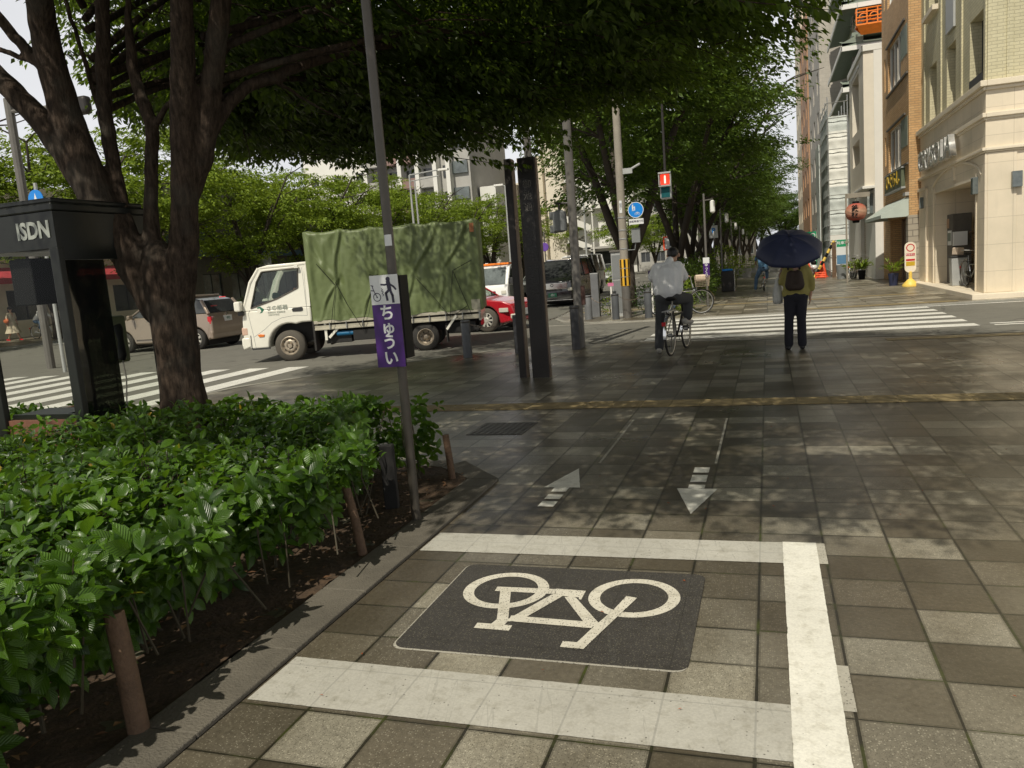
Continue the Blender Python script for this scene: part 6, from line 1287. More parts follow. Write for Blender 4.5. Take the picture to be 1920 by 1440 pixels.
# walking woman with orange bag, opposite side
o3 = Vector((-34.5, 28.5, 0)); t = T('person', 'woman in a cream skirt walking with an orange shoulder bag on the opposite sidewalk', 'person', tuple(o3)); V = Vector
hp, Qh = head((0, 0, 1.52), (1, .2, 0), .22)
body = hp + [('c', V((0, 0, 1.33)), V((0, 0, 1.45)), .05, .045), ('c', V((0, 0, .9)), V((0, 0, 1.3)), .1, .11), ('c', V((0, .22, 1.05)), V((.1, .2, .88)), .035, .028), ('c', V((0, -.22, 1.05)), V((-.08, -.2, .88)), .035, .028), ('c', V((.1, .08, .5)), V((.28, .08, .12)), .055, .036), ('c', V((-.05, -.08, .5)), V((-.25, -.08, .14)), .055, .036)] + hand((.1, .2, .88), (.2, 0, -1), (0, 1, 0), .95, .4) + hand((-.08, -.2, .88), (0, 0, -1), (0, 1, 0), .95, .4)
o = organic('body', body, M['skin'], t, .010, 3); face_bits(o, Qh)
organic('hair', [('e', (-.01, 0, 1.56), (.105, .10, .10)), ('c', V((-.05, 0, 1.52)), V((-.07, 0, 1.38)), .08, .06)], M['hair'], t, .012, 2)
organic('blouse', [('c', V((0, -.08, 1.28)), V((0, .08, 1.28)), .085, .085), ('c', V((0, -.05, .98)), V((0, -.06, 1.25)), .12, .11), ('c', V((0, .05, .98)), V((0, .06, 1.25)), .12, .11), ('c', V((0, .17, 1.29)), V((0, .23, 1.08)), .065, .055), ('c', V((0, -.17, 1.29)), V((0, -.23, 1.08)), .065, .055)], M['cream_dress'], t, .014, 4)
b = B(); n = 24
for j, (z, r_) in enumerate([(1.0, .13), (.85, .19), (.6, .27), (.38, .36)]):
    for k in range(n): a = 2 * PI * k / n; f = 1 + .09 * math.sin(k * 2.1 + j * .5); b.v.append((r_ * f * math.cos(a), r_ * f * .8 * math.sin(a), z))
for j in range(3):
    for k in range(n): a = j * n + k; c_ = j * n + (k + 1) % n; b.f.append((a, c_, c_ + n, a + n)); b.m.append(0)
b.build('skirt', M['cream_dress'], t, smooth=True, ang=180)
for p in (V((.33, .08, .06)), V((-.3, -.08, .07))): organic('shoe', [('c', p - V((.08, 0, 0)), p + V((.1, 0, -.02)), .04, .03)], M['redlens'], t, .012, 3)
o = organic('shoulder_bag', [('e', (.0, -.28, .98), (.17, .07, .12)), ('c', (-.08, -.27, 1.05), (0, -.16, 1.36), .012, .012), ('c', (.08, -.27, 1.05), (0, -.16, 1.36), .012, .012)], M['orange_bag'], None, .012, 3); o.location = o3; tag(o, 'orange shoulder bag of the woman in the cream skirt', 'bag')
# ------------------------------------------------------------ shrubs and planting across the street
g_sh = 'shrubs at the corner across the side street'
shrub('shrub', 'rounded green shrub between the utility pole and the man in the white shirt', 'shrub', [(-3.15, 22.6, .42, .62, .5, .46), (-2.75, 22.3, .35, .35, .35, .36)], 900, group=g_sh, seed=1)
shrub('shrub', 'loose bright green shrub right beside the man in the white shirt', 'shrub', [(-2.55, 23.3, .50, .45, .5, .55), (-2.3, 23.0, .25, .35, .3, .28)], 900, group=g_sh, seed=2, lm='leaf_bright')
shrub('shrub', 'small yellowish shrub behind the chain at the foot of the grey cabinet', 'shrub', [(-4.35, 22.6, .25, .3, .3, .28)], 900, group=g_sh, seed=9, lm='leaf_bright')
for i, (x, y, z, rx, ry, rz_, lb) in enumerate([(-2.35, 26.4, .6, .7, 1.4, .72, 'dense dark green shrub at the start of the bed along the sidewalk beyond the crossing'), (-2.5, 29.0, .7, .75, 1.5, .82, 'tall dark shrub behind the purple sign along the sidewalk beyond the crossing'), (-2.45, 31.6, .6, .65, 1.3, .7, 'third dark shrub along the sidewalk beyond the crossing'),
    (-2.6, 35.5, .62, .7, 2.0, .75, 'fourth shrub along the sidewalk beyond the crossing'), (-2.7, 41, .6, .8, 2.6, .7, 'distant long shrub along the sidewalk beyond the crossing')]):
    shrub('shrub', lb, 'shrub', [(x, y, z, rx, ry, rz_), (x - .7, y + .3, z * .9, rx, ry, rz_ * .9)], 380 if i < 3 else 220, group='shrubs along the sidewalk beyond the crossing', seed=20 + i, lm='leaf_far', L0=(.07, .13))
shrub('shrub', 'light airy young shrub rising above the dark hedge behind the purple sign', 'shrub', [(-1.75, 34.0, 1.25, .55, .6, .62), (-1.4, 36.0, .9, .4, .5, .5)], 500, group='shrubs along the sidewalk beyond the crossing', seed=31, lm='leaf_bright', L0=(.08, .14))
for i, (x, y, lb) in enumerate([(-1.35, 50, 'round clipped planter bush with orange flowers far up the sidewalk'), (.3, 60, 'wide clipped planter bush far up the sidewalk')]):
    shrub('planter_bush', lb, 'bush', [(x, y, .85, .8 if i == 0 else 1.7, .7, .42)], 260, group='planter bushes far up the sidewalk', seed=40 + i, lm='leaf_bright', L0=(.09, .15))
    b = B(); b.lathe([(.34, 0), (.42, .55), (.38, .56)], 16, (x, y, 0)) if i == 0 else b.box(x - 1.5, x + 1.5, y - .4, y + .4, 0, .45); tag(b.build('planter', M['kerb_road']), 'pale planter under the %s bush far up the sidewalk' % ('round' if i == 0 else 'wide'), 'planter', 'planters far up the sidewalk')
for i, (x, y, s_) in enumerate([(-33.2, 46, 2.2), (-33.4, 52, 2.4), (-33, 38.5, 1.8), (-33, 62, 2.6)]):
    shrub('shrub', '%s shrub by the grey office block on the opposite side of the main road' % ordn[i], 'shrub', [(x, y, .55, 1.0, s_, .65)], 130, group='shrubs along the opposite sidewalk', seed=50 + i, lm='leaf_far', L0=(.12, .2))
shrub('clipped_hedge', 'long low clipped hedge along the median far behind the man in the white shirt', 'hedge', [(-11.5, 60, .5, .7, 9, .6)], 60, seed=60, lm='leaf_bright', L0=(.14, .22))

# small marker pegs, purple slow sign, lamps, small signs
for x, y, m_, lb in ((-4.15, 21.7, mat('pink_label', (.6, .18, .32), .5), 'white plant label stake with a pink tag near the chain'), (-3.08, 22.1, M['purple'], 'white plant label stake with a violet tag in front of the shrub')):
    t = T('plant_label', lb, 'label', (x, y, 0), 0, 'plant labels'); b = B(); b.box(-.022, .022, -.006, .006, 0, .88 if y < 22 else 1.12); b.build('stake', M['white'], t); b = B(); z = .88 if y < 22 else 1.12; b.obox((0, -.01, z + .03), (.16, .012, .09)); b.build('tag', m_, t)
t = T('slow_sign', 'narrow purple sign with white hiragana on a grey post in front of the dark shrubs', 'sign', (-1.72, 24.0, 0)); b = B(); b.tube([(0, 0, 0), (0, 0, 1.45)], .025, 8); b.build('post', M['pole_grey'], t, smooth=True)
b = B(); b.box(-.09, .09, -.05, -.03, .86, 1.27); pf = b.build('board', M['purple'], t); b = B(); b.box(-.09, .09, -.052, -.03, 1.272, 1.44); b.build('pictogram_board', M['white_film'], t)
for i, ch in enumerate('ゆっくり'): text('letter', ch, .10, M['white_film'], pf, (0, -.052, 1.22 - i * .098), off=.002, ext=.0006)
t = T('framed_sign', 'small square sign with a red frame above the bowed man, behind the trees', 'sign', (-4.85, 42.5, 0)); b = B(); b.tube([(0, 0, 0), (0, 0, 2.0)], .03, 6); b.build('post', M['pole_grey'], t)
b = B(); b.box(-.33, .33, -.05, -.02, 1.95, 2.62); bd_ = b.build('board', M['white_film'], t); b = B(); b.box(-.36, .36, -.07, -.052, 2.58, 2.65); b.box(-.36, .36, -.07, -.052, 1.92, 1.99); b.box(-.36, -.28, -.0705, -.052, 1.99, 2.58); b.box(.28, .36, -.0705, -.052, 1.99, 2.58); b.build('red_frame', M['cone'], bd_); text('sign_symbol', '1', .42, M['ink'], bd_, (0, -.053, 2.27), off=.01)
for i, (x, y) in enumerate([(-1.74, 24.3), (-1.75, 33), (-1.8, 44), (-1.8, 57)]):
    t = T('street_lamp', '%s slim sidewalk lamp post with a small hanging pale lantern' % ordn[i], 'street lamp', (x, y, 0), 0, 'sidewalk lamps beyond the crossing'); b = B(); b.tube([(0, 0, 0), (0, 0, 3.3)], [.04, .03], 8); b.tube([(0, 0, 3.1), (.26, 0, 3.12)], .015, 6); b.build('pole', M['pole_grey'], t, smooth=True)
    b = B(); b.lathe([(.03, 3.09), (.07, 3.06), (.075, 2.76), (.04, 2.72), (1e-4, 2.71)], 12, (.24, 0, 0)); b.build('lamp_shade', M['white'], t, smooth=True)
t = T('parking_sign', 'white board on a thin post among distant shrubs left of the umbrella', 'sign', (-2.9, 47, 0)); b = B(); b.tube([(0, 0, 0), (0, 0, 3.2)], .03, 6); b.build('post', M['pole_grey'], t); b = B(); b.box(-.24, .24, -.05, -.02, 2.45, 3.15); b.build('board', M['white_film'], t); text('letter', 'P', .4, M['blue'], t, (0, -.053, 2.85), off=.01)
t = T('waste_bin', 'dark bin with a silver side standing by the shrubs up the sidewalk', 'bin', (-1.55, 33.0, 0)); b = B(); b.box(-.25, .25, -.2, .2, 0, .82); b.build('body', M['dark_steel'], t, bevel=.02); b = B(); b.box(.252, .27, -.2, .2, 0, .85); b.build('side_panel', M['steel'], t); b = B(); b.box(-.2, .2, -.15, .15, .822, .9); b.build('lid', M['blue'], t, bevel=.02)
# tall road lights
def roadlight(x, y, h, label, arm=1.6, dbl=False, group='tall road lights'):
    t = T('road_light', label, 'street light', (x, y, 0), 0, group); b = B(); b.tube([(0, 0, 0), (0, 0, h)], [.09, .05], 8); b.build('pole', M['grey_lt'], t, smooth=True)
    b = B(); b.tube([(0, 0, h), (arm * .9, 0, h + .1)], .035, 6)
    if dbl: b.tube([(0.3, 0, 0.02), (.3, 0, h - .3)], .05, 6); b.tube([(0, 0, h - .35), (arm * .9, 0, h - .22)], .03, 6)
    b.build('arm', M['grey_lt'], t); b = B(); b.obox((arm + .1, 0, h + .08), (.6, .22, .12)); b.build('lamp_head', M['white'], t, bevel=.02)
roadlight(-19.2, 42, 7.3, 'double pole road light in front of the apartment tower', 2.0, True); roadlight(-15.0, 46.5, 6.6, 'thin road light left of the dark pillars', -.5); roadlight(-13.2, 60, 7.2, 'road light with a long thin arm seen right of the dark pillars', 2.2); roadlight(-34.0, 25, 8.5, 'pale road light at the left edge above the phone booth', 1.4)
t = T('direction_sign', 'round blue sign with a white arrow above the phone booth roof', 'sign', (-15.6, 14.0, -.03)); b = B(); b.tube([(0, .03, 0), (0, .03, 4.3)], .04, 8); b.build('post', M['grey_lt'], t); b = B(); b.lathe([(1e-4, 0), (.22, 0), (.22, .02), (1e-4, .02)], 28, (0, -.02, 3.93), 'Y'); dd = b.build('disc', M['blue'], t); b = B(); b.add([(-.07, -.024, 3.82), (.0, -.024, 4.08), (.07, -.024, 3.82), (0, -.024, 3.87)], [(0, 1, 2, 3)]); b.build('arrow', M['white_film'], dd)
t = T('traffic_light', 'dark horizontal vehicle traffic light on an arm behind the tree trunk', 'traffic signal', (-16.5, 15.0, -.03)); b = B(); b.tube([(-.6, 0, 0), (-.6, 0, 6.5)], .1, 10); b.tube([(-.6, 0, 6.2), (1.6, 0, 6.1)], .05, 8); b.build('mast', M['pole_grey'], t); b = B(); b.box(.6, 1.8, -.12, .12, 5.85, 6.25); b.build('housing', M['dark_steel'], t, bevel=.08, seg=3)
t = T('no_parking_sign', 'small round blue and red sign on a pole left of the dark pillars', 'sign', (-9.9, 36, -.03)); b = B(); b.tube([(0, .03, 0), (0, .03, 3.2)], .035, 6); b.build('post', M['pole_grey'], t); b = B(); b.lathe([(1e-4, 0), (.19, 0), (.2, .015)], 20, (0, -.02, 2.5), 'Y'); b.build('disc', mat('violet_sign', (.14, .06, .35), .4), t)
t = T('opposite_sign', 'grey back of a rectangular sign in front of the grey office', 'sign', (-29.9, 42.5, 0)); b = B(); b.tube([(0, 0, 0), (0, 0, 3.0)], .1, 8); b.build('post', M['grey_panel'], t); b = B(); b.box(-.55, .55, -.05, .05, 3.0, 3.75); b.build('board', M['grey_lt'], t)
t = T('opposite_pole', 'leaning brown street pole seen through the phone booth behind the walking woman', 'pole', (-33.4, 29.5, 0)); b = B(); b.tube([(0, 0, 0), (0, 0, 6)], .09, 8); b.build('pole', M['concrete_pole'], t)

# ------------------------------------------------------------ buildings
M['cream'] = bricks('cream_stone', (.73, .645, .50), (.76, .67, .525), (.54, .47, .36), .9, .62, .006, bumps=.2, off=0.0)
M['cream_pl'] = mat('cream_trim', (.74, .655, .51), .8, var=.08, sc=1.5, bump=.15, grime=.15); M['green_br'] = bricks('green_brick', (.55, .51, .34), (.60, .56, .38), (.44, .41, .28), .22, .075, .008)
M['brick'] = bricks('tan_brick', (.54, .32, .14), (.63, .40, .19), (.36, .24, .13), .24, .075, .010, tone=1); M['stone'] = bricks('split_stone', (.34, .30, .24), (.40, .36, .29), (.2, .18, .15), .4, .2, .012, bumps=1)
M['render'] = mat('white_render', (.74, .68, .57), .8, var=.06, sc=.8, grime=.12); M['render_w'] = mat('bright_render', (.74, .73, .68), .8, var=.05, sc=.5, grime=.1); M['grey_con'] = mat('grey_concrete', (.42, .41, .38), .85, var=.1, sc=.6, grime=.2)
M['grey_pale'] = bricks('pale_tile', (.46, .43, .38), (.48, .45, .40), (.38, .36, .32), .6, .3, .01, bumps=.2); M['brown_tile'] = bricks('brown_tile', (.44, .25, .14), (.48, .28, .16), (.32, .2, .12), .5, .25, .01, bumps=.2); M['copper'] = mat('green_copper', (.22, .26, .21), .7, var=.15, sc=1)
M['sheet'] = mat('scaffold_sheet', (.62, .66, .63), .6, var=.12, sc=1.3, bump=.7, bsc=3); M['sheet_w'] = mat('white_sheet', (.82, .82, .76), .6, var=.05, bump=.6, bsc=3); M['dkwood'] = mat('dark_door_wood', (.09, .055, .035), .6, var=.4)
M['awning'] = mat('pale_awning', (.46, .52, .47), .7, var=.08); M['shutter'] = mat('shutter', (.42, .39, .31), .6, var=.1); M['dark_office'] = mat('dark_office_stone', (.11, .10, .085), .7, var=.25); M['mauve'] = mat('mauve_panel', (.26, .17, .15), .8, var=.1)
M['red_awn'] = mat('red_awning', (.45, .05, .06), .7, var=.15); M['gold'] = mat('gold_letter', (.55, .36, .02), .5, var=.15); M['sign_dk'] = mat('sign_backing', (.10, .12, .07), .6, var=.3)

def facade(b, axis, w0, u0, u1, z0, z1, holes, depth=.15, outward=-1):
    """wall face with window openings. axis 'X': plane x=w0, u runs along y ; 'Y': plane y=w0, u along x. reveals go inward by depth"""
    us = sorted({u0, u1, *[h[0] for h in holes], *[h[2] for h in holes]}); zs = sorted({z0, z1, *[h[1] for h in holes], *[h[3] for h in holes]})
    P = (lambda u, z, d=0: (w0 - outward * d, u, z)) if axis == 'X' else (lambda u, z, d=0: (u, w0 - outward * d, z))
    for a, c in zip(us[:-1], us[1:]):
        for e, f in zip(zs[:-1], zs[1:]):
            m_, n_ = (a + c) / 2, (e + f) / 2
            if any(h[0] < m_ < h[2] and h[1] < n_ < h[3] for h in holes): continue
            b.add([P(a, e), P(c, e), P(c, f), P(a, f)], [(0, 1, 2, 3)])
    for h in holes:
        a, e, c, f = h[:4]; dd = h[4] if len(h) > 4 else depth
        b.add([P(a, e), P(c, e), P(c, f), P(a, f), P(a, e, dd), P(c, e, dd), P(c, f, dd), P(a, f, dd)], [(0, 1, 5, 4), (1, 2, 6, 5), (2, 3, 7, 6), (3, 0, 4, 7)])

def window(parent, axis, w0, h, depth=.15, outward=-1, glass='glass_dark', fm='grey_lt', bars=1, fw=.05):
    a, e, c, f = h[:4]; d = depth
    def bx(b, u0, u1, z0, z1, d0, d1):
        x0, x1 = w0 - outward * d0, w0 - outward * d1
        b.box(x0, x1, u0, u1, z0, z1) if axis == 'X' else b.box(u0, u1, x0, x1, z0, z1)
    b = B(); bx(b, a, a + fw, e, f, d - .06, d - .01); bx(b, c - fw, c, e, f, d - .06, d - .01); bx(b, a + fw, c - fw, e, e + fw, d - .06, d - .01); bx(b, a + fw, c - fw, f - fw, f, d - .06, d - .01)
    for k in range(bars): u = a + (c - a) * (k + 1) / (bars + 1); bx(b, u - fw * .4, u + fw * .4, e + fw, f - fw, d - .055, d - .012)
    w_ = b.build('window', M[fm], parent); b = B(); bx(b, a, c, e, f, d - .008, d); b.build('pane', M[glass], w_); return w_

def shell(b, x0, x1, y0, y1, z0, z1, skip=()):
    if 'W' not in skip: b.add([(x0, y0, z0), (x0, y1, z0), (x0, y1, z1), (x0, y0, z1)], [(0, 1, 2, 3)])
    if 'S' not in skip: b.add([(x0, y0, z0), (x1, y0, z0), (x1, y0, z1), (x0, y0, z1)], [(0, 1, 2, 3)])
    if 'E' not in skip: b.add([(x1, y0, z0), (x1, y1, z0), (x1, y1, z1), (x1, y0, z1)], [(0, 1, 2, 3)])
    b.add([(x0, y1, z0), (x1, y1, z0), (x1, y1, z1), (x0, y1, z1)], [(0, 1, 2, 3)]); b.add([(x0, y0, z1), (x1, y0, z1), (x1, y1, z1), (x0, y1, z1)], [(0, 1, 2, 3)])

# 1. cream and pale green corner building
X0, Y0, Y1 = 4.85, 21.2, 29.38
t = T('corner_building', 'cream stone and pale green brick corner building with a big square entrance', 'building', (0, 0, 0)); b1 = t
b = B(); facade(b, 'X', X0, Y0, Y1, .12, 3.38, [(22.0, .121, 27.05, 2.85, 2.2)]); shell(b, X0, 16, Y0, Y1, .12, 3.38, ('W', 'S'))
facade(b, 'Y', Y0, X0, 16, .12, 3.38, [])
b.build('ground_floor', M['cream'], t)
b = B(); b.box(X0 - .35, 16.4, Y0 - .4, Y1 - .003, -.02, .118); b.build('plinth', M['cream_pl'], t, bevel=.01)
up = [(21.62, 4.98, 22.9, 6.62), (24.45, 4.98, 25.55, 6.62), (26.95, 4.98, 28.0, 6.62), (26.75, 8.15, 28.1, 9.9), (24.3, 8.15, 25.55, 9.9), (21.7, 8.3, 22.9, 9.9)]
b = B(); facade(b, 'X', X0 + .02, Y0 + .02, Y1, 4.92, 15, up, .32); facade(b, 'Y', Y0 + .02, X0 + .02, 16, 4.92, 15, [(7.2, 5.3, 8.6, 6.9)], .3); shell(b, X0 + .02, 16, Y0 + .02, Y1, 4.92, 15, ('W', 'S')); b.build('upper_wall', M['green_br'], t)
for h in up: window(t, 'X', X0 + .02, h, .32, bars=0, fm='plastic_dk', fw=.04)
b = B(); b.box(X0 - .0, X0 + .03, 21.64, 22.88, 5.0, 5.22); b.build('balcony_rail', M['plastic_dk'], t)
b = B(); b.box(X0 - .02, X0 + .3, Y0 - .02, Y1, 3.39, 4.90); b.box(X0 + .3, 16, Y0 - .02, Y0 + .25, 3.39, 4.90); b.build('frieze', M['cream'], t)
for z, pj, hh, nm in ((3.38, .10, .07, 'lower_cornice'), (4.12, .10, .10, 'middle_cornice'), (4.80, .16, .13, 'upper_cornice')):
    b = B(); b.box(X0 - pj, X0 - .021, Y0 - pj, Y1 + .0, z, z + hh); b.box(X0 - .02, 16, Y0 - pj, Y0 - .021, z, z + hh); b.box(X0 - pj * .55, X0 - .021, Y0 - pj * .55, Y1, z - hh * .6, z - .001); b.box(X0 - .02, 16, Y0 - pj * .55, Y0 - .021, z - hh * .6, z - .001); b.build(nm, M['cream_pl'], t, bevel=.012)
b = B(); b.box(X0 - .03, X0 + .03, Y0 - .03, Y0 + .66, .121, 3.33); b.box(X0 + .03, X0 + .62, Y0 - .03, Y0 + .02, .121, 3.33); b.box(X0 - .05, X0 + .03, Y0 + .70, Y0 + .79, .121, 2.95); b.build('corner_pilaster', M['cream'], t, bevel=.01)
b = B(); b.box(X0 - .04, X0 + .02, 27.2, 27.45, .121, 3.0); b.box(X0 - .07, X0 + .02, 28.2, 29.37, .121, 3.05); b.box(X0 - .12, X0 - .071, 28.15, 29.37, 3.0, 3.10); b.build('end_pilaster', M['cream'], t, bevel=.01)
b = B()   # arch moulding over the entrance
pts = [(X0 - .018, 24.5 + 3.1 * math.cos(a), 2.75 + .62 * math.sin(a)) for a in [R(12 + 156 * i / 24) for i in range(25)]]
b.tube(pts, .035, 6); b.box(X0 - .05, X0 + .01, 24.35, 24.55, 2.98, 3.36); b.box(X0 - .06, X0 + .0, 22.0, 27.05, 2.80, 2.865); b.build('arch_moulding', M['cream_pl'], t, smooth=True)
for y in (23.7, 26.25, 28.75, 21.35):
    b = B(); b.box(X0 - .02, X0 + .019, y - .07, y + .07, 4.94, 14.9); b.build('wall_rib', M['green_br'], t)
for x in (5.3, 6.1): b = B(); b.box(x - .06, x + .06, Y0 - .02, Y0 + .019, 4.94, 14.9); b.build('wall_rib', M['green_br'], t)
for q in ((26.6, 28.25, 7.98, 8.12), (24.15, 25.7, 9.95, 10.08)): b = B(); b.box(X0 - .16, X0 + .0, *q); b.build('window_sill', M['cream_pl'], t)
b = B(); b.box(X0 - .045, X0 + .015, 24.45, 25.4, 6.95, 8.3); b.build('relief_plaque', M['grey_lt'], t, bevel=.01)
for i, (p) in enumerate([(X0 - .15, 21.75, 2.45, X0 - .031, 21.95, 2.85), (5.35, Y0 - .14, 2.50, 5.56, Y0 - .001, 2.86), (X0 - .19, 28.5, 2.45, X0 - .071, 28.68, 2.8)]):
    b = B(); b.box(p[0], p[3], p[1], p[4], p[2], p[5]); b.build('wall_lamp', M['glass_mid'], t, bevel=.012)
b = B(); b.box(X0 + 2.195, X0 + 2.199, 22.0, 23.6, .13, 2.8); b.build('inner_door', M['dkwood'], t)
# chrome letters
M['letter'] = mat('silver_letter', (.62, .62, .60), .25, metal=.55, var=.3, sc=5)
sg = text('sign_lettering', 'CRYSOLIA', .80, M['letter'], t, (X0 - .2, 25.95, 3.82), rot=(PI / 2, 0, -PI / 2), ext=.075, off=.014, sx=1.28)
# recessed things inside the entrance
t2 = T('ticket_machine', 'tall dark metal payment machine with posted notices inside the square entrance', 'machine', (5.15, 26.2, .12)); b = B(); b.box(0, .5, -.0, .75, 0, 2.02); b.build('cabinet', M['dark_office'], t2, bevel=.015)
b = B(); b.box(-.012, -.001, .12, .62, 1.12, 1.55); nt_ = b.build('notice', M['white_film'], t2); b = B(); b.box(-.016, -.0125, .17, .57, 1.24, 1.48); b.build('notice_print', M['copper'], nt_); b = B(); b.box(-.012, -.001, .45, .74, 1.62, 1.9); b.build('poster', mat('tan_poster', (.45, .28, .18), .6), t2)
b = B(); b.box(0, .36, -.14, -.001, 1.1, 1.5); b.build('side_notice', M['white_film'], t2)
t2 = T('dustbin', 'pale grey dustbin standing in front of the dark payment machine', 'bin', (5.05, 25.0, .12)); b = B(); b.add([(-.17, -.17, 0), (.17, -.17, 0), (.17, .17, 0), (-.17, .17, 0), (-.2, -.2, .78), (.2, -.2, .78), (.2, .2, .78), (-.2, .2, .78)], [(3, 2, 1, 0), (4, 5, 6, 7), (0, 1, 5, 4), (1, 2, 6, 5), (2, 3, 7, 6), (3, 0, 4, 7)]); b.build('body', M['grey_lt'], t2, bevel=.02); b = B(); b.box(-.215, .215, -.215, .215, .782, .83); b.build('lid', M['plastic_dk'], t2, bevel=.01)
b = B(); b.obox((0, 0, 0), (.2, .28, .22), (0, .1, .3)); o = b.build('rubbish_bag', M['pink_cloth'], bevel=.03); o.location = (5.05, 25.0, 1.07); tag(o, 'small pinkish packet lying on top of the dustbin lid', 'packet')
shrub('flower_arrangement', 'tall dusky pink flower arrangement behind the dustbin in the entrance', 'flowers', [(5.75, 25.0, 1.45, .35, .45, .42), (5.7, 25.0, .9, .28, .3, .4)], 500, lm='dry', L0=(.05, .11), seed=70)
bicycle('silver bicycle parked in the entrance with only its rear wheel showing', (5.06, 24.15, .12), R(-84), 'cargrey', r=.36)
b = B(); b.lathe([(.11, -.01), (.11, .012)], 16, (0, 0, 0)); 

# 2. tan brick building
t = T('brick_building', 'tan brick building with wide windows and a pale awning beside the cream corner building', 'building', (0, 0, 0)); X2, Y2, Y3 = 4.5, 29.4, 35.58
wn = [(31.0, 4.05, 34.0, 5.6), (31.0, 6.95, 34.0, 8.6), (31.0, 10.0, 34.0, 11.6), (34.6, 4.4, 34.95, 5.5), (34.6, 7.2, 34.95, 8.4), (34.6, 10.2, 34.95, 11.4)]
b = B(); facade(b, 'X', X2, Y2, Y3, .0, 16, wn + [(29.95, .001, 33.7, 2.3, 1.3)], .14); shell(b, X2, 14, Y2, Y3, 0, 16, ('W',)); b.build('wall', M['brick'], t)
for h in wn[:3]: window(t, 'X', X2, h, .14, bars=2, fm='white')
for h in wn[3:]: window(t, 'X', X2, h, .14, bars=0, fm='white', fw=.04)
for z in (4.6, 7.5, 10.5): b = B(); b.box(X2 - .01, X2 + .10, 29.65, 30.95, z, z + .95); b.build('window_poster', M['copper'], t)
b = B(); b.box(X2 - .06, X2 - .001, 30.0, 34.2, 5.62, 5.68); b.box(X2 - .06, X2 - .001, 30.0, 34.2, 8.62, 8.68); b.box(X2 - .06, X2 - .001, 29.5, 34.2, 6.85, 6.92); b.box(X2 - .06, X2 - .001, 29.5, 34.2, 3.97, 4.03); b.build('string_course', M['dark_office'], t)
b = B(); b.box(X2 - .12, X2 - .001, 30.2, 34.2, 3.3, 3.92); sb_ = b.build('signboard', M['sign_dk'], t); text('sign_lettering', 'ひぐらし', .55, M['gold'], sb_, (X2 - .13, 32.2, 3.62), rot=(PI / 2, 0, -PI / 2), ext=.01, off=.012, sx=1.5); b = B(); b.box(X2 - .13, X2 - .0, 30.15, 34.25, 3.24, 3.30); b.box(X2 - .13, X2 - .0, 30.15, 34.25, 3.921, 3.96); b.build('sign_frame', M['grey_lt'], sb_)
b = B(); ya, yb = 29.5, 34.3; b.add([(X2, ya, 2.92), (X2, yb, 2.92), (X2 - .85, yb, 2.38), (X2 - .85, ya, 2.38), (X2 - .85, ya, 2.27), (X2 - .85, yb, 2.27), (X2, ya, 2.27), (X2, yb, 2.27)], [(0, 1, 2, 3), (3, 2, 5, 4), (0, 3, 4, 6), (1, 2, 5, 7)]); b.build('awning', M['awning'], t)
b = B(); b.box(X2 + .4, X2 + 1.29, 29.96, 33.69, .0, 2.28); b.build('dark_doorway', M['dkwood'], t); b = B()
for k in range(6): b.box(X2 + .33, X2 + .38, 30.1 + k * .6, 30.3 + k * .6, 0, 2.2)
b.build('wooden_posts', mat('doorway_posts', (.20, .13, .08), .7), t)
b = B(); b.box(X2 - .04, X2 + .34, Y2 - .02, Y2 + .45, .0, 2.3); b.build('stone_pier', M['stone'], t); b = B(); b.box(X2 - .12, X2 + .25, Y2 + .02, Y2 + .5, 2.95, 3.06); b.build('pier_bracket', M['grey_con'], t)
# 3. white building
t = T('white_building', 'cream white building with a tall recessed bay and roller shutter beyond the brick building', 'building', (0, 0, 0)); X3, Y4, Y5 = 3.85, 35.6, 41.6
b = B(); facade(b, 'X', X3, Y4 + .3, Y5, 3.8, 9.3, [(37.6, 4.9, 40.4, 5.9), (37.6, 6.3, 40.4, 8.6)], .45); shell(b, X3, 14, Y4 + .3, Y5, 3.8, 9.3, ('W',)); b.build('upper_wall', M['render'], t)
for h in ((37.6, 4.9, 40.4, 5.9), (37.6, 6.3, 40.4, 8.6)): window(t, 'X', X3, h, .45, bars=2, fm='grey_lt', glass='glass_mid')
b = B(); b.box(X3 - .08, X3 - .001, Y4 + .22, Y5, 9.05, 9.3); b.box(X3 - .08, 14, Y4 + .22, Y4 + .299, 9.05, 9.3); b.box(X3 - .1, X3 + .3, Y4 + .18, Y5, 3.68, 3.80); b.box(X3 + .3, 14, Y4 + .18, Y4 + .5, 3.68, 3.8); b.build('moulding', M['render_w'], t, bevel=.02); b = B(); b.box(X3 - .03, X3 - .001, 37.3, 40.7, 8.75, 8.9); b.build('moulding', M['render_w'], t, bevel=.01)
b = B(); facade(b, 'X', X3 + .35, Y4, Y5, 0, 3.67, [(38.9, .001, 40.9, 2.75)], .2); shell(b, X3 + .35, 14, Y4, Y5, 0, 3.67, ('W',)); b.box(X3 + .349, 14, Y4 - .001, Y4 + .02, 3.67, 9); b.build('lower_wall', M['render_w'], t)
b = B()
for k in range(26): b.box(X3 + .5, X3 + .53, 38.9, 40.9, .02 + k * .105, .11 + k * .105)
b.build('roller_shutter', M['shutter'], t); b = B(); b.box(X3 + .20, X3 + .349, 38.5, 41.3, 2.8, 3.2); b.build('shop_lintel', M['grey_con'], t, bevel=.02); b = B(); b.box(X3 + .22, X3 + .349, 36.3, 37.1, 2.7, 3.5); b.build('vent_unit', M['glass_mid'], t); b = B()
for z in (4.6, 6.3): b.obox((4.28, 35.86, z), (.03, .03, 1.2), (0, 0, 0))
b.build('drainpipe', M['grey_lt'], t)
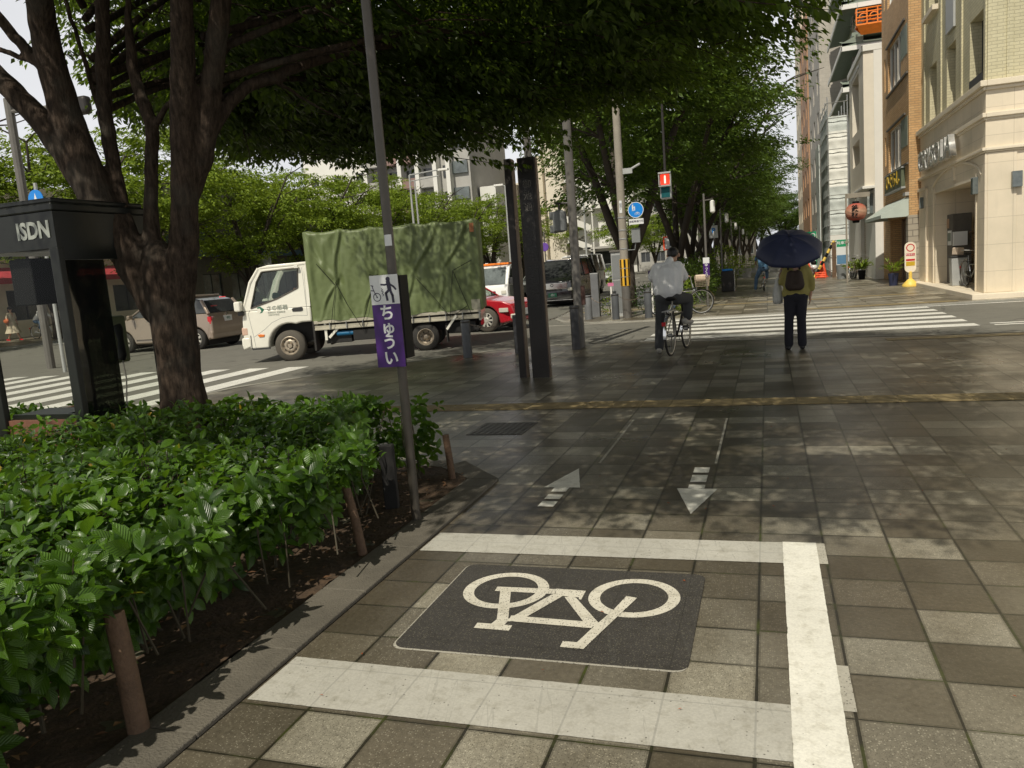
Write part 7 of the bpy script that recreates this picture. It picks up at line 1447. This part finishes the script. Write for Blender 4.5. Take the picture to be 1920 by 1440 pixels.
for i, z in enumerate((5.2, 6.9)): b = B(); b.box(4.25, 4.49, 35.72, 35.88, z, z + .3); b.lathe([(.07, 0), (.10, .02)], 12, (4.37, 35.70, z + .15), 'Y'); b.build('air_conditioner', M['white'], t, bevel=.02)
# lantern
t = T('paper_lantern', 'big round reddish paper lantern with black characters hung from a bracket on the white building', 'lantern', (3.29, 34.0, 0)); t.location = (3.33, 34.1, 0)
b = B(); b.lathe([(.12, 3.06), (.24, 3.02), (.34, 2.93), (.395, 2.80), (.40, 2.72), (.37, 2.58), (.29, 2.46), (.13, 2.40)], 28); 
ml, tl, bl = newmat('lantern_paper'); s_ = tl.sep(tl.coord()); bl.inputs['Roughness'].default_value = .7
tl.put(bl.inputs['Base Color'], tl.ramp(tl.m('MULTIPLY', tl.m('ABSOLUTE', tl.m('SUBTRACT', s_[2], 2.74)), 2.7), [(0, (.52, .30, .20)), (.5, (.45, .16, .10)), (1, (.40, .035, .03))])); tl.put(bl.inputs['Normal'], tl.bump(tl.m('SINE', tl.m('MULTIPLY', s_[2], 120.)), .6, .01)); M['lantern'] = ml
lb_ = b.build('paper_body', ml, t, smooth=True, ang=180); b = B(); b.lathe([(1e-4, 3.14), (.12, 3.14), (.13, 3.05)], 18); b.lathe([(.14, 2.42), (.12, 2.31), (1e-4, 2.31)], 18); b.build('cap', M['black'], t, smooth=True)
for ch, z in (('鉄', 2.85), ('板', 2.60)): text('character', ch, .26, M['black'], lb_, (-.07, -.395 if z > 2.7 else -.385, z), rot=(PI / 2, 0, -.12), off=.006, ext=.004)
b = B(); b.tube([(0, 0, 3.12), (0, 0, 3.3)], .015, 6); b.box(-.33, .5, -.05, .05, 3.28, 3.46); b.box(-.38, -.32, -.05, .05, 0, 3.46); b.box(-.42, -.28, -.08, .08, 1.55, 1.62); b.build('bracket_post', mat('bracket_grey', (.28, .25, .20), .7), t)
# 4. scaffold with sheeting
t = T('scaffold', 'tall narrow scaffold wrapped in grey and white sheets between the buildings', 'scaffold', (0, 0, 0))
b = B(); z = 2.05
for k in range(8):
    zz_ = z + k * .72
    for j in range(7):
        x = 2.95 + j * .117; 
b = B(); nx, nz = 22, 90
for i in range(nz + 1):
    for j in range(nx + 1):
        x = 2.92 + .84 * j / nx; zc_ = 2.0 + 5.6 * i / nz; f = (zc_ / .72) % 1; b.v.append((x, 42.0 + .05 * math.sin(f * PI) + .02 * math.sin(x * 11 + zc_ * 4) * math.sin(f * PI), zc_))
for i in range(nz):
    for j in range(nx): a = i * (nx + 1) + j; b.f.append((a, a + 1, a + nx + 2, a + nx + 1)); b.m.append(1 if 4.3 < 2.0 + 5.6 * i / nz < 6.9 else 0)
b.build('front_sheet', [M['sheet'], M['sheet_w']], t, smooth=True, ang=180)
b = B(); b.box(2.88, 2.90, 42.05, 47, .0, 8.0); b.build('side_sheet', M['sheet'], t); b = B(); b.box(2.92, 3.78, 41.98, 42.02, 0, 1.98); b.build('white_hoarding', M['render_w'], t)
b = B()
for x in (2.9, 3.78):
    for y in (41.93, 43.5, 45, 46.6): b.tube([(x, y, 0), (x, y, 8.5)], .024, 6)
for k in range(12): z = .72 * k + .3; b.tube([(2.88, 41.9, z), (3.8, 41.9, z)], .02, 6); b.tube([(2.86, 41.9, z), (2.86, 46.6, z)], .02, 6)
b.build('tubes', M['steel'], t); b = B(); b.box(2.6, 2.64, 44, 46.8, 0, 6.6); b.build('outer_sheet', M['sheet'], t)
# 5. tower with green eaves and balconies
t = T('eaved_tower', 'white tower with wide green curved eaves and railed balconies above the scaffold', 'building', (0, 0, 0))
b = B(); shell(b, 6.1, 18, 58.6, 68, 0, 40); b.build('wall', M['render_w'], t)
EX, EY = 4.85, 56.6
for z in (11.9, 14.4, 16.9, 19.4):
    b = B(); n = 14; zt = z
    for i in range(n + 1):
        f = i / n; y = EY + 11.5 * f; lift = .25 * (2 * f - 1) ** 4
        b.v += [(EX, y, zt - .55 + lift), (6.1, y, zt + .25), (EX, y, zt - .75 + lift), (6.1, y, zt - .35)]
    for i in range(n): a = 4 * i; b.f += [(a, a + 1, a + 5, a + 4), (a + 2, a + 6, a + 7, a + 3), (a, a + 4, a + 6, a + 2)]; b.m += [0] * 3
    b.f += [(0, 2, 3, 1), (4 * n, 4 * n + 1, 4 * n + 3, 4 * n + 2)]; b.m += [0, 0]
    for i in range(n + 1): f = i / n; x = EX + 13 * f; b.v += [(x, EY, zt - .55 + .25 * (1 - f) ** 4), (x, 58.6, zt + .25), (x, EY, zt - .75 + .25 * (1 - f) ** 4), (x, 58.6, zt - .35)]
    o_ = 4 * (n + 1)
    for i in range(n): a = o_ + 4 * i; b.f += [(a, a + 1, a + 5, a + 4), (a + 2, a + 6, a + 7, a + 3), (a, a + 4, a + 6, a + 2)]; b.m += [0] * 3
    b.build('eave', M['copper'], t); b = B(); b.box(EX - .05, 18, EY - .08, EY, zt - .80, zt - .52); b.box(EX - .07, EX - .001, EY - .08, EY + 11.5, zt - .78, zt - .48); b.build('gutter', M['render_w'], t)
    b = B(); rz_ = z + .35
    for zz_ in (.55, .8, 1.05): b.tube([(5.55, 58.5, rz_ + zz_), (5.55, 57.2, rz_ + zz_), (14, 57.2, rz_ + zz_)], .022, 6)
    for k in range(15): b.tube([(5.55 + k * .6, 57.2, rz_), (5.55 + k * .6, 57.2, rz_ + 1.05)], .016, 5)
    b.build('railing', M['bronze'], t); b = B(); b.box(5.5, 18, 57.1, 58.6, rz_ - .2, rz_ + .02); b.build('balcony', M['copper'], t)
    for x in (6.35, 7.5, 8.7): b = B(); b.box(x, x + .7, 58.5, 58.59, rz_ + .1, rz_ + 2.1); b.build('window', M['glass_mid'], t)
t = T('gondola', 'orange hanging work platform outside an upper balcony of the eaved tower', 'work platform', (5.6, 55.9, 14.75)); b = B(); b.box(0, 3.0, -.45, .35, 0, .09); b.add([(0, -.45, 0), (3.0, -.45, 0), (3.0, .35, 0), (0, .35, 0), (.3, -.1, -.5), (2.8, -.1, -.5)], [(0, 1, 5, 4), (2, 3, 4, 5)]); b.build('floor', M['orange'], t)
b = B()
for z in (.45, .95): b.tube([(0, -.45, z), (3.0, -.45, z), (3.0, .35, z), (0, .35, z), (0, -.45, z)], .04, 6)
for k in range(6): b.tube([(k * .6, -.45, 0), (k * .6, -.45, .95)], .04, 6)
for k in range(4): b.lathe([(.22, -.03), (.27, 0), (.22, .03)], 12, (.4 + k * .6, -.4, .45), 'Y')
b.build('guard_rail', M['orange'], t); b = B(); b.box(2.2, 2.9, .0, .3, .1, 1.9); b.build('red_panel', M['cone'], t); b = B(); b.tube([(.1, 0, .7), (.1, 0, 12)], .012, 4); b.tube([(2.9, 0, .7), (2.9, 0, 12)], .012, 4); b.build('cable', M['steel'], t)
# 6. grey tall block, 7 brown block
def block(name, label, x0, x1, y0, y1, h, m, rows, cols, wz=1.3, ww=1.4, z0=1.2, dz=3.0, face='W', glass='glass_dark', south=None, fm='grey_lt'):
    t = T(name, label, 'building', (0, 0, 0)); hs_ = []
    W = (y1 - y0) if face in 'WE' else (x1 - x0); u0 = y0 if face in 'WE' else x0
    for r_ in range(rows):
        for c_ in range(cols): u = u0 + W * (c_ + .5) / cols; z = z0 + r_ * dz; hs_.append((u - ww / 2, z, u + ww / 2, z + wz))
    b = B()
    if face == 'W': facade(b, 'X', x0, y0, y1, 0, h, hs_, .15, -1); shell(b, x0, x1, y0, y1, 0, h, ('W',))
    elif face == 'E': facade(b, 'X', x1, y0, y1, 0, h, hs_, .15, 1); shell(b, x0, x1, y0, y1, 0, h, ('E',))
    else: facade(b, 'Y', y0, x0, x1, 0, h, hs_, .15, -1); shell(b, x0, x1, y0, y1, 0, h, ('S',))
    b.build('wall', M[m], t)
    for h_ in hs_: window(t, 'X' if face in 'WE' else 'Y', {'W': x0, 'E': x1, 'S': y0}[face], h_, .15, 1 if face == 'E' else -1, glass=glass, fm=fm)
    return t
block('grey_tower', 'tall pale grey tiled building behind the eaved tower', 4.3, 18, 70, 86, 42, 'grey_pale', 13, 3, 1.7, 1.6, 1.5, 3.1)
block('brown_tower', 'narrow salmon brown building at the far end of the row on the right', 4.25, 18, 88, 104, 25.5, 'brown_tile', 7, 3, 1.8, 2.0, 1.5, 3.3)
block('distant_block', 'cream building rising behind the salmon brown building', 4.5, 18, 105, 125, 40, 'cream_pl', 10, 4, 1.5, 1.4, 1.5, 3.3)

# street items on the right
t = T('no_parking_stand', 'yellow based no parking stand sign in front of the stone pier', 'sign', (4.37, 28.4, .0)); b = B(); b.lathe([(.24, 0), (.245, .06), (.09, .22), (.05, .25), (.05, .48), (1e-4, .49)], 20); b.build('base', M['yellow'], t, smooth=True, ang=50)
b = B(); b.prism(rrect(-.17, .17, .44, 1.42, .15), -.03, .03, 'Y'); bd_ = b.build('board', mat('cream_plastic', (.78, .70, .56), .5), t, bevel=.008); b = B(); b.lathe([(.095, -.0335), (.125, -.0335)], 24, (0, 0, 1.24), 'Y'); b.build('red_ring', M['redlens'], bd_)
b = B(); b.box(-.13, .13, -.034, -.0305, .98, 1.06); b.box(-.13, .13, -.034, -.0305, .82, .88); b.build('red_band', M['redlens'], bd_); b = B(); b.box(-.13, .13, -.034, -.0305, .66, .80); b.build('yellow_band', M['gold'], bd_); text('lettering', '駐輪禁止', .065, M['white_film'], bd_, (0, -.035, 1.02), ext=.0006)
def pot(x, y, r_, h, label, pm, seed, bush):
    t = T('plant_pot', label, 'plant pot', (x, y, 0), 0, 'potted plants by the shop fronts'); b = B(); b.lathe([(1e-4, .0), (r_ * .75, 0), (r_, h), (r_ * .9, h), (r_ * .88, h - .03), (1e-4, h - .03)], 16); b.build('pot', M[pm], t, smooth=True, ang=40)
    g = np.random.default_rng(seed); n = 60 * bush; P = np.zeros((n, 3)); P[:, 2] = h; az = g.uniform(0, 6.28, n); D = np.stack([np.cos(az), np.sin(az), g.uniform(.5, 2.2, n)], 1); k = g.uniform(.0, .45, n)[:, None]; P = P + D / np.linalg.norm(D, axis=1)[:, None] * k
    L = g.uniform(.12, .32, n); leaves('leaves', P, D + [0, 0, -.4], np.array([0, 0, 1.]) + g.normal(0, .3, (n, 3)), L, L * .28, M['leaf_bright'], t, g)
pot(4.02, 29.5, .17, .42, 'dark blue pot with long strap leaves in front of the brown doorway', 'navy', 1, 1); pot(3.75, 36.4, .16, .38, 'black square shouldered pot with green leaves by the white wall', 'black', 2, 2); pot(3.55, 37.6, .15, .3, 'small dark pot in front of the roller shutter', 'plastic_dk', 3, 2)
t = T('grey_tub', 'grey plastic tub standing under a green and blue notice board', 'tub', (3.15, 38.2, 0)); b = B(); b.lathe([(1e-4, 0), (.22, 0), (.28, .62), (.25, .62)], 18); b.build('tub', M['grey_panel'], t, smooth=True, ang=40)
t = T('notice_board', 'upright board with green and blue panels beside the lantern post', 'notice board', (3.2, 38.7, 0)); b = B(); b.box(-.25, .25, -.03, .03, .3, 1.75); b.build('board', M['white_film'], t); b = B(); b.box(-.24, .24, -.036, -.031, 1.42, 1.73); gb = b.build('green_panel', M['green'], t); text('lettering', '駐車場', .15, M['white_film'], gb, (0, -.04, 1.58), off=.003); b = B(); b.box(-.24, .24, -.036, -.031, .65, 1.05); b.build('blue_panel', M['blue_sh'], t)
# old bicycle heap and post by the white wall
bicycle('old bicycle leaning by the potted plants in front of the roller shutter', (3.45, 37.1, 0), R(60), 'bronze', r=.30)
t = T('wooden_sign', 'old reddish wooden post board leaning beside the lantern post', 'post', (2.98, 40.5, 0)); b = B(); b.box(-.09, .09, -.03, .03, 0, 1.65); b.build('board', M['wood'], t); b = B(); b.box(.12, .18, -.03, .03, 0, 1.7); b.build('post', M['wood_grey'], t)
t = T('barrier_bar', 'slanting black and yellow striped barrier bar in front of the white hoarding', 'barrier', (2.75, 41.0, 0)); b = B(); n = 9
p0, p1 = Vector((-.62, 0, .05)), Vector((.28, 0, 1.72))
for k in range(n):
    a, c_ = p0.lerp(p1, k / n), p0.lerp(p1, (k + 1) / n); b.tube([tuple(a), tuple(c_)], .065, 8, mi=k % 2)
b.build('bar', [M['yellow'], M['black']], t)
gc = 'traffic cones by the hoarding'
def cone(x, y, h, label, loc=None):
    t = T('traffic_cone', label, 'traffic cone', (x, y, 0), 0, gc); b = B(); b.lathe([(.17 * h / .7, .03), (.03, h), (1e-4, h + .005)], 16); b.build('body', M['cone'], t, smooth=True, ang=50); b = B(); b.box(-.2, .2, -.2, .2, 0, .03); b.build('base', M['cone'], t, bevel=.01)
cone(1.95, 42.5, .72, 'leftmost orange traffic cone, just right of the umbrella'); cone(2.45, 41.3, .80, 'tallest orange traffic cone, behind the orange crate'); cone(2.62, 42.2, .68, 'orange traffic cone at the foot of the striped bar')
t = T('crate', 'low orange red crate standing before the tall cone', 'crate', (2.38, 40.7, 0)); b = B()
for z in (.06, .16, .26): b.tube([(-.22, -.15, z), (.22, -.15, z), (.22, .15, z), (-.22, .15, z), (-.22, -.15, z)], .025, 6)
for x in (-.22, .22):
    for y in (-.15, .15): b.tube([(x, y, 0), (x, y, .3)], .025, 6)
b.box(-.22, .22, -.15, .15, .02, .04); b.build('crate_frame', M['cone'], t)
t = T('scooter', 'small scooter with a white and dark body parked between the orange cones', 'scooter', (2.2, 42.6, 0), R(95)); wheel(t, 0, 0, .22, .09, 'rim', 'rubber', 1); wheel(t, 1.15, 0, .22, .09, 'rim', 'rubber', 1)
organic('body', [('c', (0, 0, .5), (.5, 0, .52), .16, .14), ('c', (.45, 0, .45), (.6, 0, .33), .13, .11), ('c', (.5, 0, .35), (.85, 0, .35), .12, .10), ('c', (.85, 0, .35), (.92, 0, .5), .1, .1), ('c', (.9, 0, .45), (.98, 0, .95), .10, .09), ('e', (1.02, 0, 1.0), (.12, .16, .12))], M['car_white'], t, .02, 3); organic('seat', [('c', (-.05, 0, .72), (.5, 0, .72), .12, .10)], M['black'], t, .02, 3); b = B(); b.tube([(.95, -.3, 1.02), (.98, 0, 1.05), (.95, .3, 1.02)], .018, 6); b.build('handlebar', M['plastic_dk'], t)
t = T('banner', 'tall green vertical banner reading CLEANING behind the umbrella', 'banner', (2.15, 47.0, 0)); b = B(); b.box(-.42, .42, -.02, .02, .35, 2.35); bn_ = b.build('cloth', M['green'], t); b = B(); b.tube([(-.45, 0, 0), (-.45, 0, 2.4)], .02, 6); b.build('pole', M['steel'], t); text('lettering', 'CLEANING', .38, M['white_film'], bn_, (.22, -.03, 1.35), rot=(PI / 2, PI / 2, 0), off=.006)
t = T('shop_sign', 'small dark red framed sign beside the green banner', 'sign', (1.35, 47.5, 0)); b = B(); b.box(-.35, .35, -.03, .03, 1.7, 2.25); b.build('board', M['mauve'], t); b = B(); b.box(-.38, .38, -.02, .02, 2.251, 2.3); b.tube([(.3, 0, 0), (.3, 0, 1.7)], .03, 6); b.build('frame', M['white_film'], t)

# ------------------------------------------------------------ left side of the main road
t = block('grey_office', 'low grey stone office with square windows behind the opposite trees', -50, -37, 42, 60, 9.0, 'dark_office', 2, 6, 2.3, 2.0, .6, 4.2, face='E', glass='glass_mid', fm='plastic_dk')
b = B(); b.box(-37.0, -36.4, 42, 60, 4.1, 4.5); b.build('canopy', M['blue_jean'], t)
block('glass_office', 'dark glass fronted office building behind the truck canvas', -52, -38, 61, 80, 8.2, 'dark_office', 2, 7, 2.5, 2.2, .8, 3.2, face='E', glass='glass_dark', fm='grey_lt')
t = block('shop_building', 'beige shop building with a red awning seen through the phone booth', -52, -38, 20, 41.5, 8.0, 'cream_pl', 2, 6, 1.6, 2.4, .9, 4.0, face='E', glass='glass_dark', fm='plastic_dk')
b = B(); b.add([(-38, 26, 3.7), (-38, 41, 3.7), (-36.6, 41, 3.1), (-36.6, 26, 3.1), (-36.6, 26, 2.8), (-36.6, 41, 2.8)], [(0, 1, 2, 3), (3, 2, 5, 4)]); b.build('red_awning', M['red_awn'], t); b = B(); b.box(-37.98, -37.9, 30.5, 36.5, 4.1, 5.2); sb_ = b.build('signboard', M['black'], t); text('sign_lettering', '宝飾', 1.1, M['gold'], sb_, (-37.88, 33.5, 4.65), rot=(PI / 2, 0, PI / 2), off=.02, sx=1.3)
t = T('apartment_tower', 'apartment tower with white columns, mauve and grey balconies beyond the trees', 'building', (0, 0, 0)); ay = 90
b = B(); shell(b, -46.5, -33.2, ay, ay + 14, 0, 22); b.build('wall', M['grey_con'], t)
xs = [-46.5, -44.2, -41.9, -39.6, -37.3, -35.6, -33.2]
for i in range(6):
    for k in range(6):
        z = 3.0 + k * 3.05; a, c_ = xs[i] + .25, xs[i + 1] - .25
        if i == 5: b = B(); b.box(a, c_, ay - .3, ay - .02, z + 1.3, z + 2.7); b.build('window', M['glass_mid'], t); continue
        if i == 4: b = B(); b.box(a + .4, a + .95, ay - .1, ay - .02, z + 1.0, z + 2.4); b.build('window', M['glass_dark'], t); continue
        b = B(); b.box(a, c_, ay - 1.0, ay - .9, z, z + 1.25); b.box(a, c_, ay - .9, ay, z - .1, z + .02); b.build('balcony', M['mauve'] if (i in (1, 2) and k % 2 == 0) or i == 2 else M['grey_con'], t)
        b = B(); b.box(a + .2, c_ - .2, ay - .06, ay - .01, z + .2, z + 2.3); b.build('window', M['glass_dark'], t)
for x in xs[:-1]:
    b = B(); b.box(x - .25, x + .25, ay - 1.2, ay - .001, 0, 22); b.build('column', M['render_w'], t)
block('white_tower', 'very tall bright white tower seen through gaps in the leaves', -57, -47.2, 92, 108, 36, 'render_w', 11, 3, 1.2, 1.0, 2, 3.0, face='S')
block('cream_house', 'small cream block with a flat roof right of the apartment tower', -32.9, -30.9, 92, 100, 11.8, 'render_w', 3, 1, 1.2, .8, 2, 3.3, face='S')
block('cream_house', 'slim cream block with balconies left of the dark pillars', -36.5, -33.3, 108, 118, 13.4, 'render', 4, 2, 1.4, .8, 2, 3.0, face='S')
block('cream_house', 'yellowish block with a dark roof band just left of the dark pillars', -33.2, -29.6, 109, 118, 17, 'cream_pl', 5, 1, 1.2, .9, 2, 3.0, face='S')
t = T('stair_building', 'tall pale building with an outside zigzag staircase right of the dark pillars', 'building', (0, 0, 0)); b = B(); shell(b, -30, -27, 110, 122, 0, 26); b.build('wall', M['render'], t); b = B(); shell(b, -27, -22, 113, 122, 0, 24); b.build('stair_back', M['grey_con'], t)
b = B()
for k in range(8):
    z = 2 + k * 2.8
    b.add([(-26.8, 112.2, z), (-23.6, 112.2, z + 1.4), (-23.6, 111.2, z + 1.4), (-26.8, 111.2, z)], [(0, 1, 2, 3)]); b.add([(-26.8, 111.1, z), (-23.6, 111.1, z + 1.4), (-23.6, 111.1, z + 2.3), (-26.8, 111.1, z + .9)], [(0, 1, 2, 3)])
    b.add([(-23.6, 110.9, z + 1.4), (-26.8, 110.9, z + 2.8), (-26.8, 110.0, z + 2.8), (-23.6, 110.0, z + 1.4)], [(0, 1, 2, 3)]); b.add([(-23.6, 110, z + 1.4), (-26.8, 110, z + 2.8), (-26.8, 110, z + 3.7), (-23.6, 110, z + 2.3)], [(0, 1, 2, 3)]); b.box(-27, -26.7, 110, 112.3, z + 2.7, z + 2.8); b.box(-23.6, -23.1, 110, 112.3, z + 1.3, z + 1.4)
b.tube([(-23.1, 110, 0), (-23.1, 110, 24)], .12, 6); b.build('staircase', M['render_w'], t)
t = block('white_building', 'white building with bay windows behind the utility pole', -24.5, -17.5, 112, 124, 14, 'render_w', 0, 1, face='S')
for k in range(3):
    z = 3.8 + k * 2.9
    for x in (-20.6,): b = B(); b.box(x - .1, x + 1.5, 111.3, 111.998, z, z + 1.9); f_ = b.build('bay_window', M['render_w'], t, bevel=.03); b = B(); b.box(x + .15, x + 1.2, 111.26, 111.298, z + .25, z + 1.65); b.build('pane', M['glass_mid'], f_)
b = B(); b.box(-24.5, -21.5, 110.6, 111.998, 9.2, 10.2); b.build('balcony', M['render_w'], t); b = B(); b.box(-24.5, -17.5, 110, 111.998, 3.6, 3.9); b.build('canopy', M['grey_con'], t); b = B(); b.box(-24, -21, 111.9, 111.999, 0, 3.2); b.build('shopfront', M['glass_dark'], t)
block('grey_block', 'grey building behind the trees right of the utility pole', -17.3, -9, 112, 124, 12.5, 'grey_con', 3, 4, 1.4, 1.3, 1.2, 3.4, face='S')
block('end_block', 'low dark building closing the view behind the row of sidewalk trees', -9, -2, 150, 160, 8, 'dark_office', 2, 4, 1.4, 1.0, 1.2, 3.4, face='S')
block('long_block', 'long pale building far along the opposite side of the main road', -52, -38, 130, 300, 16, 'render', 4, 14, 1.6, 5, 1.2, 3.6, face='E')
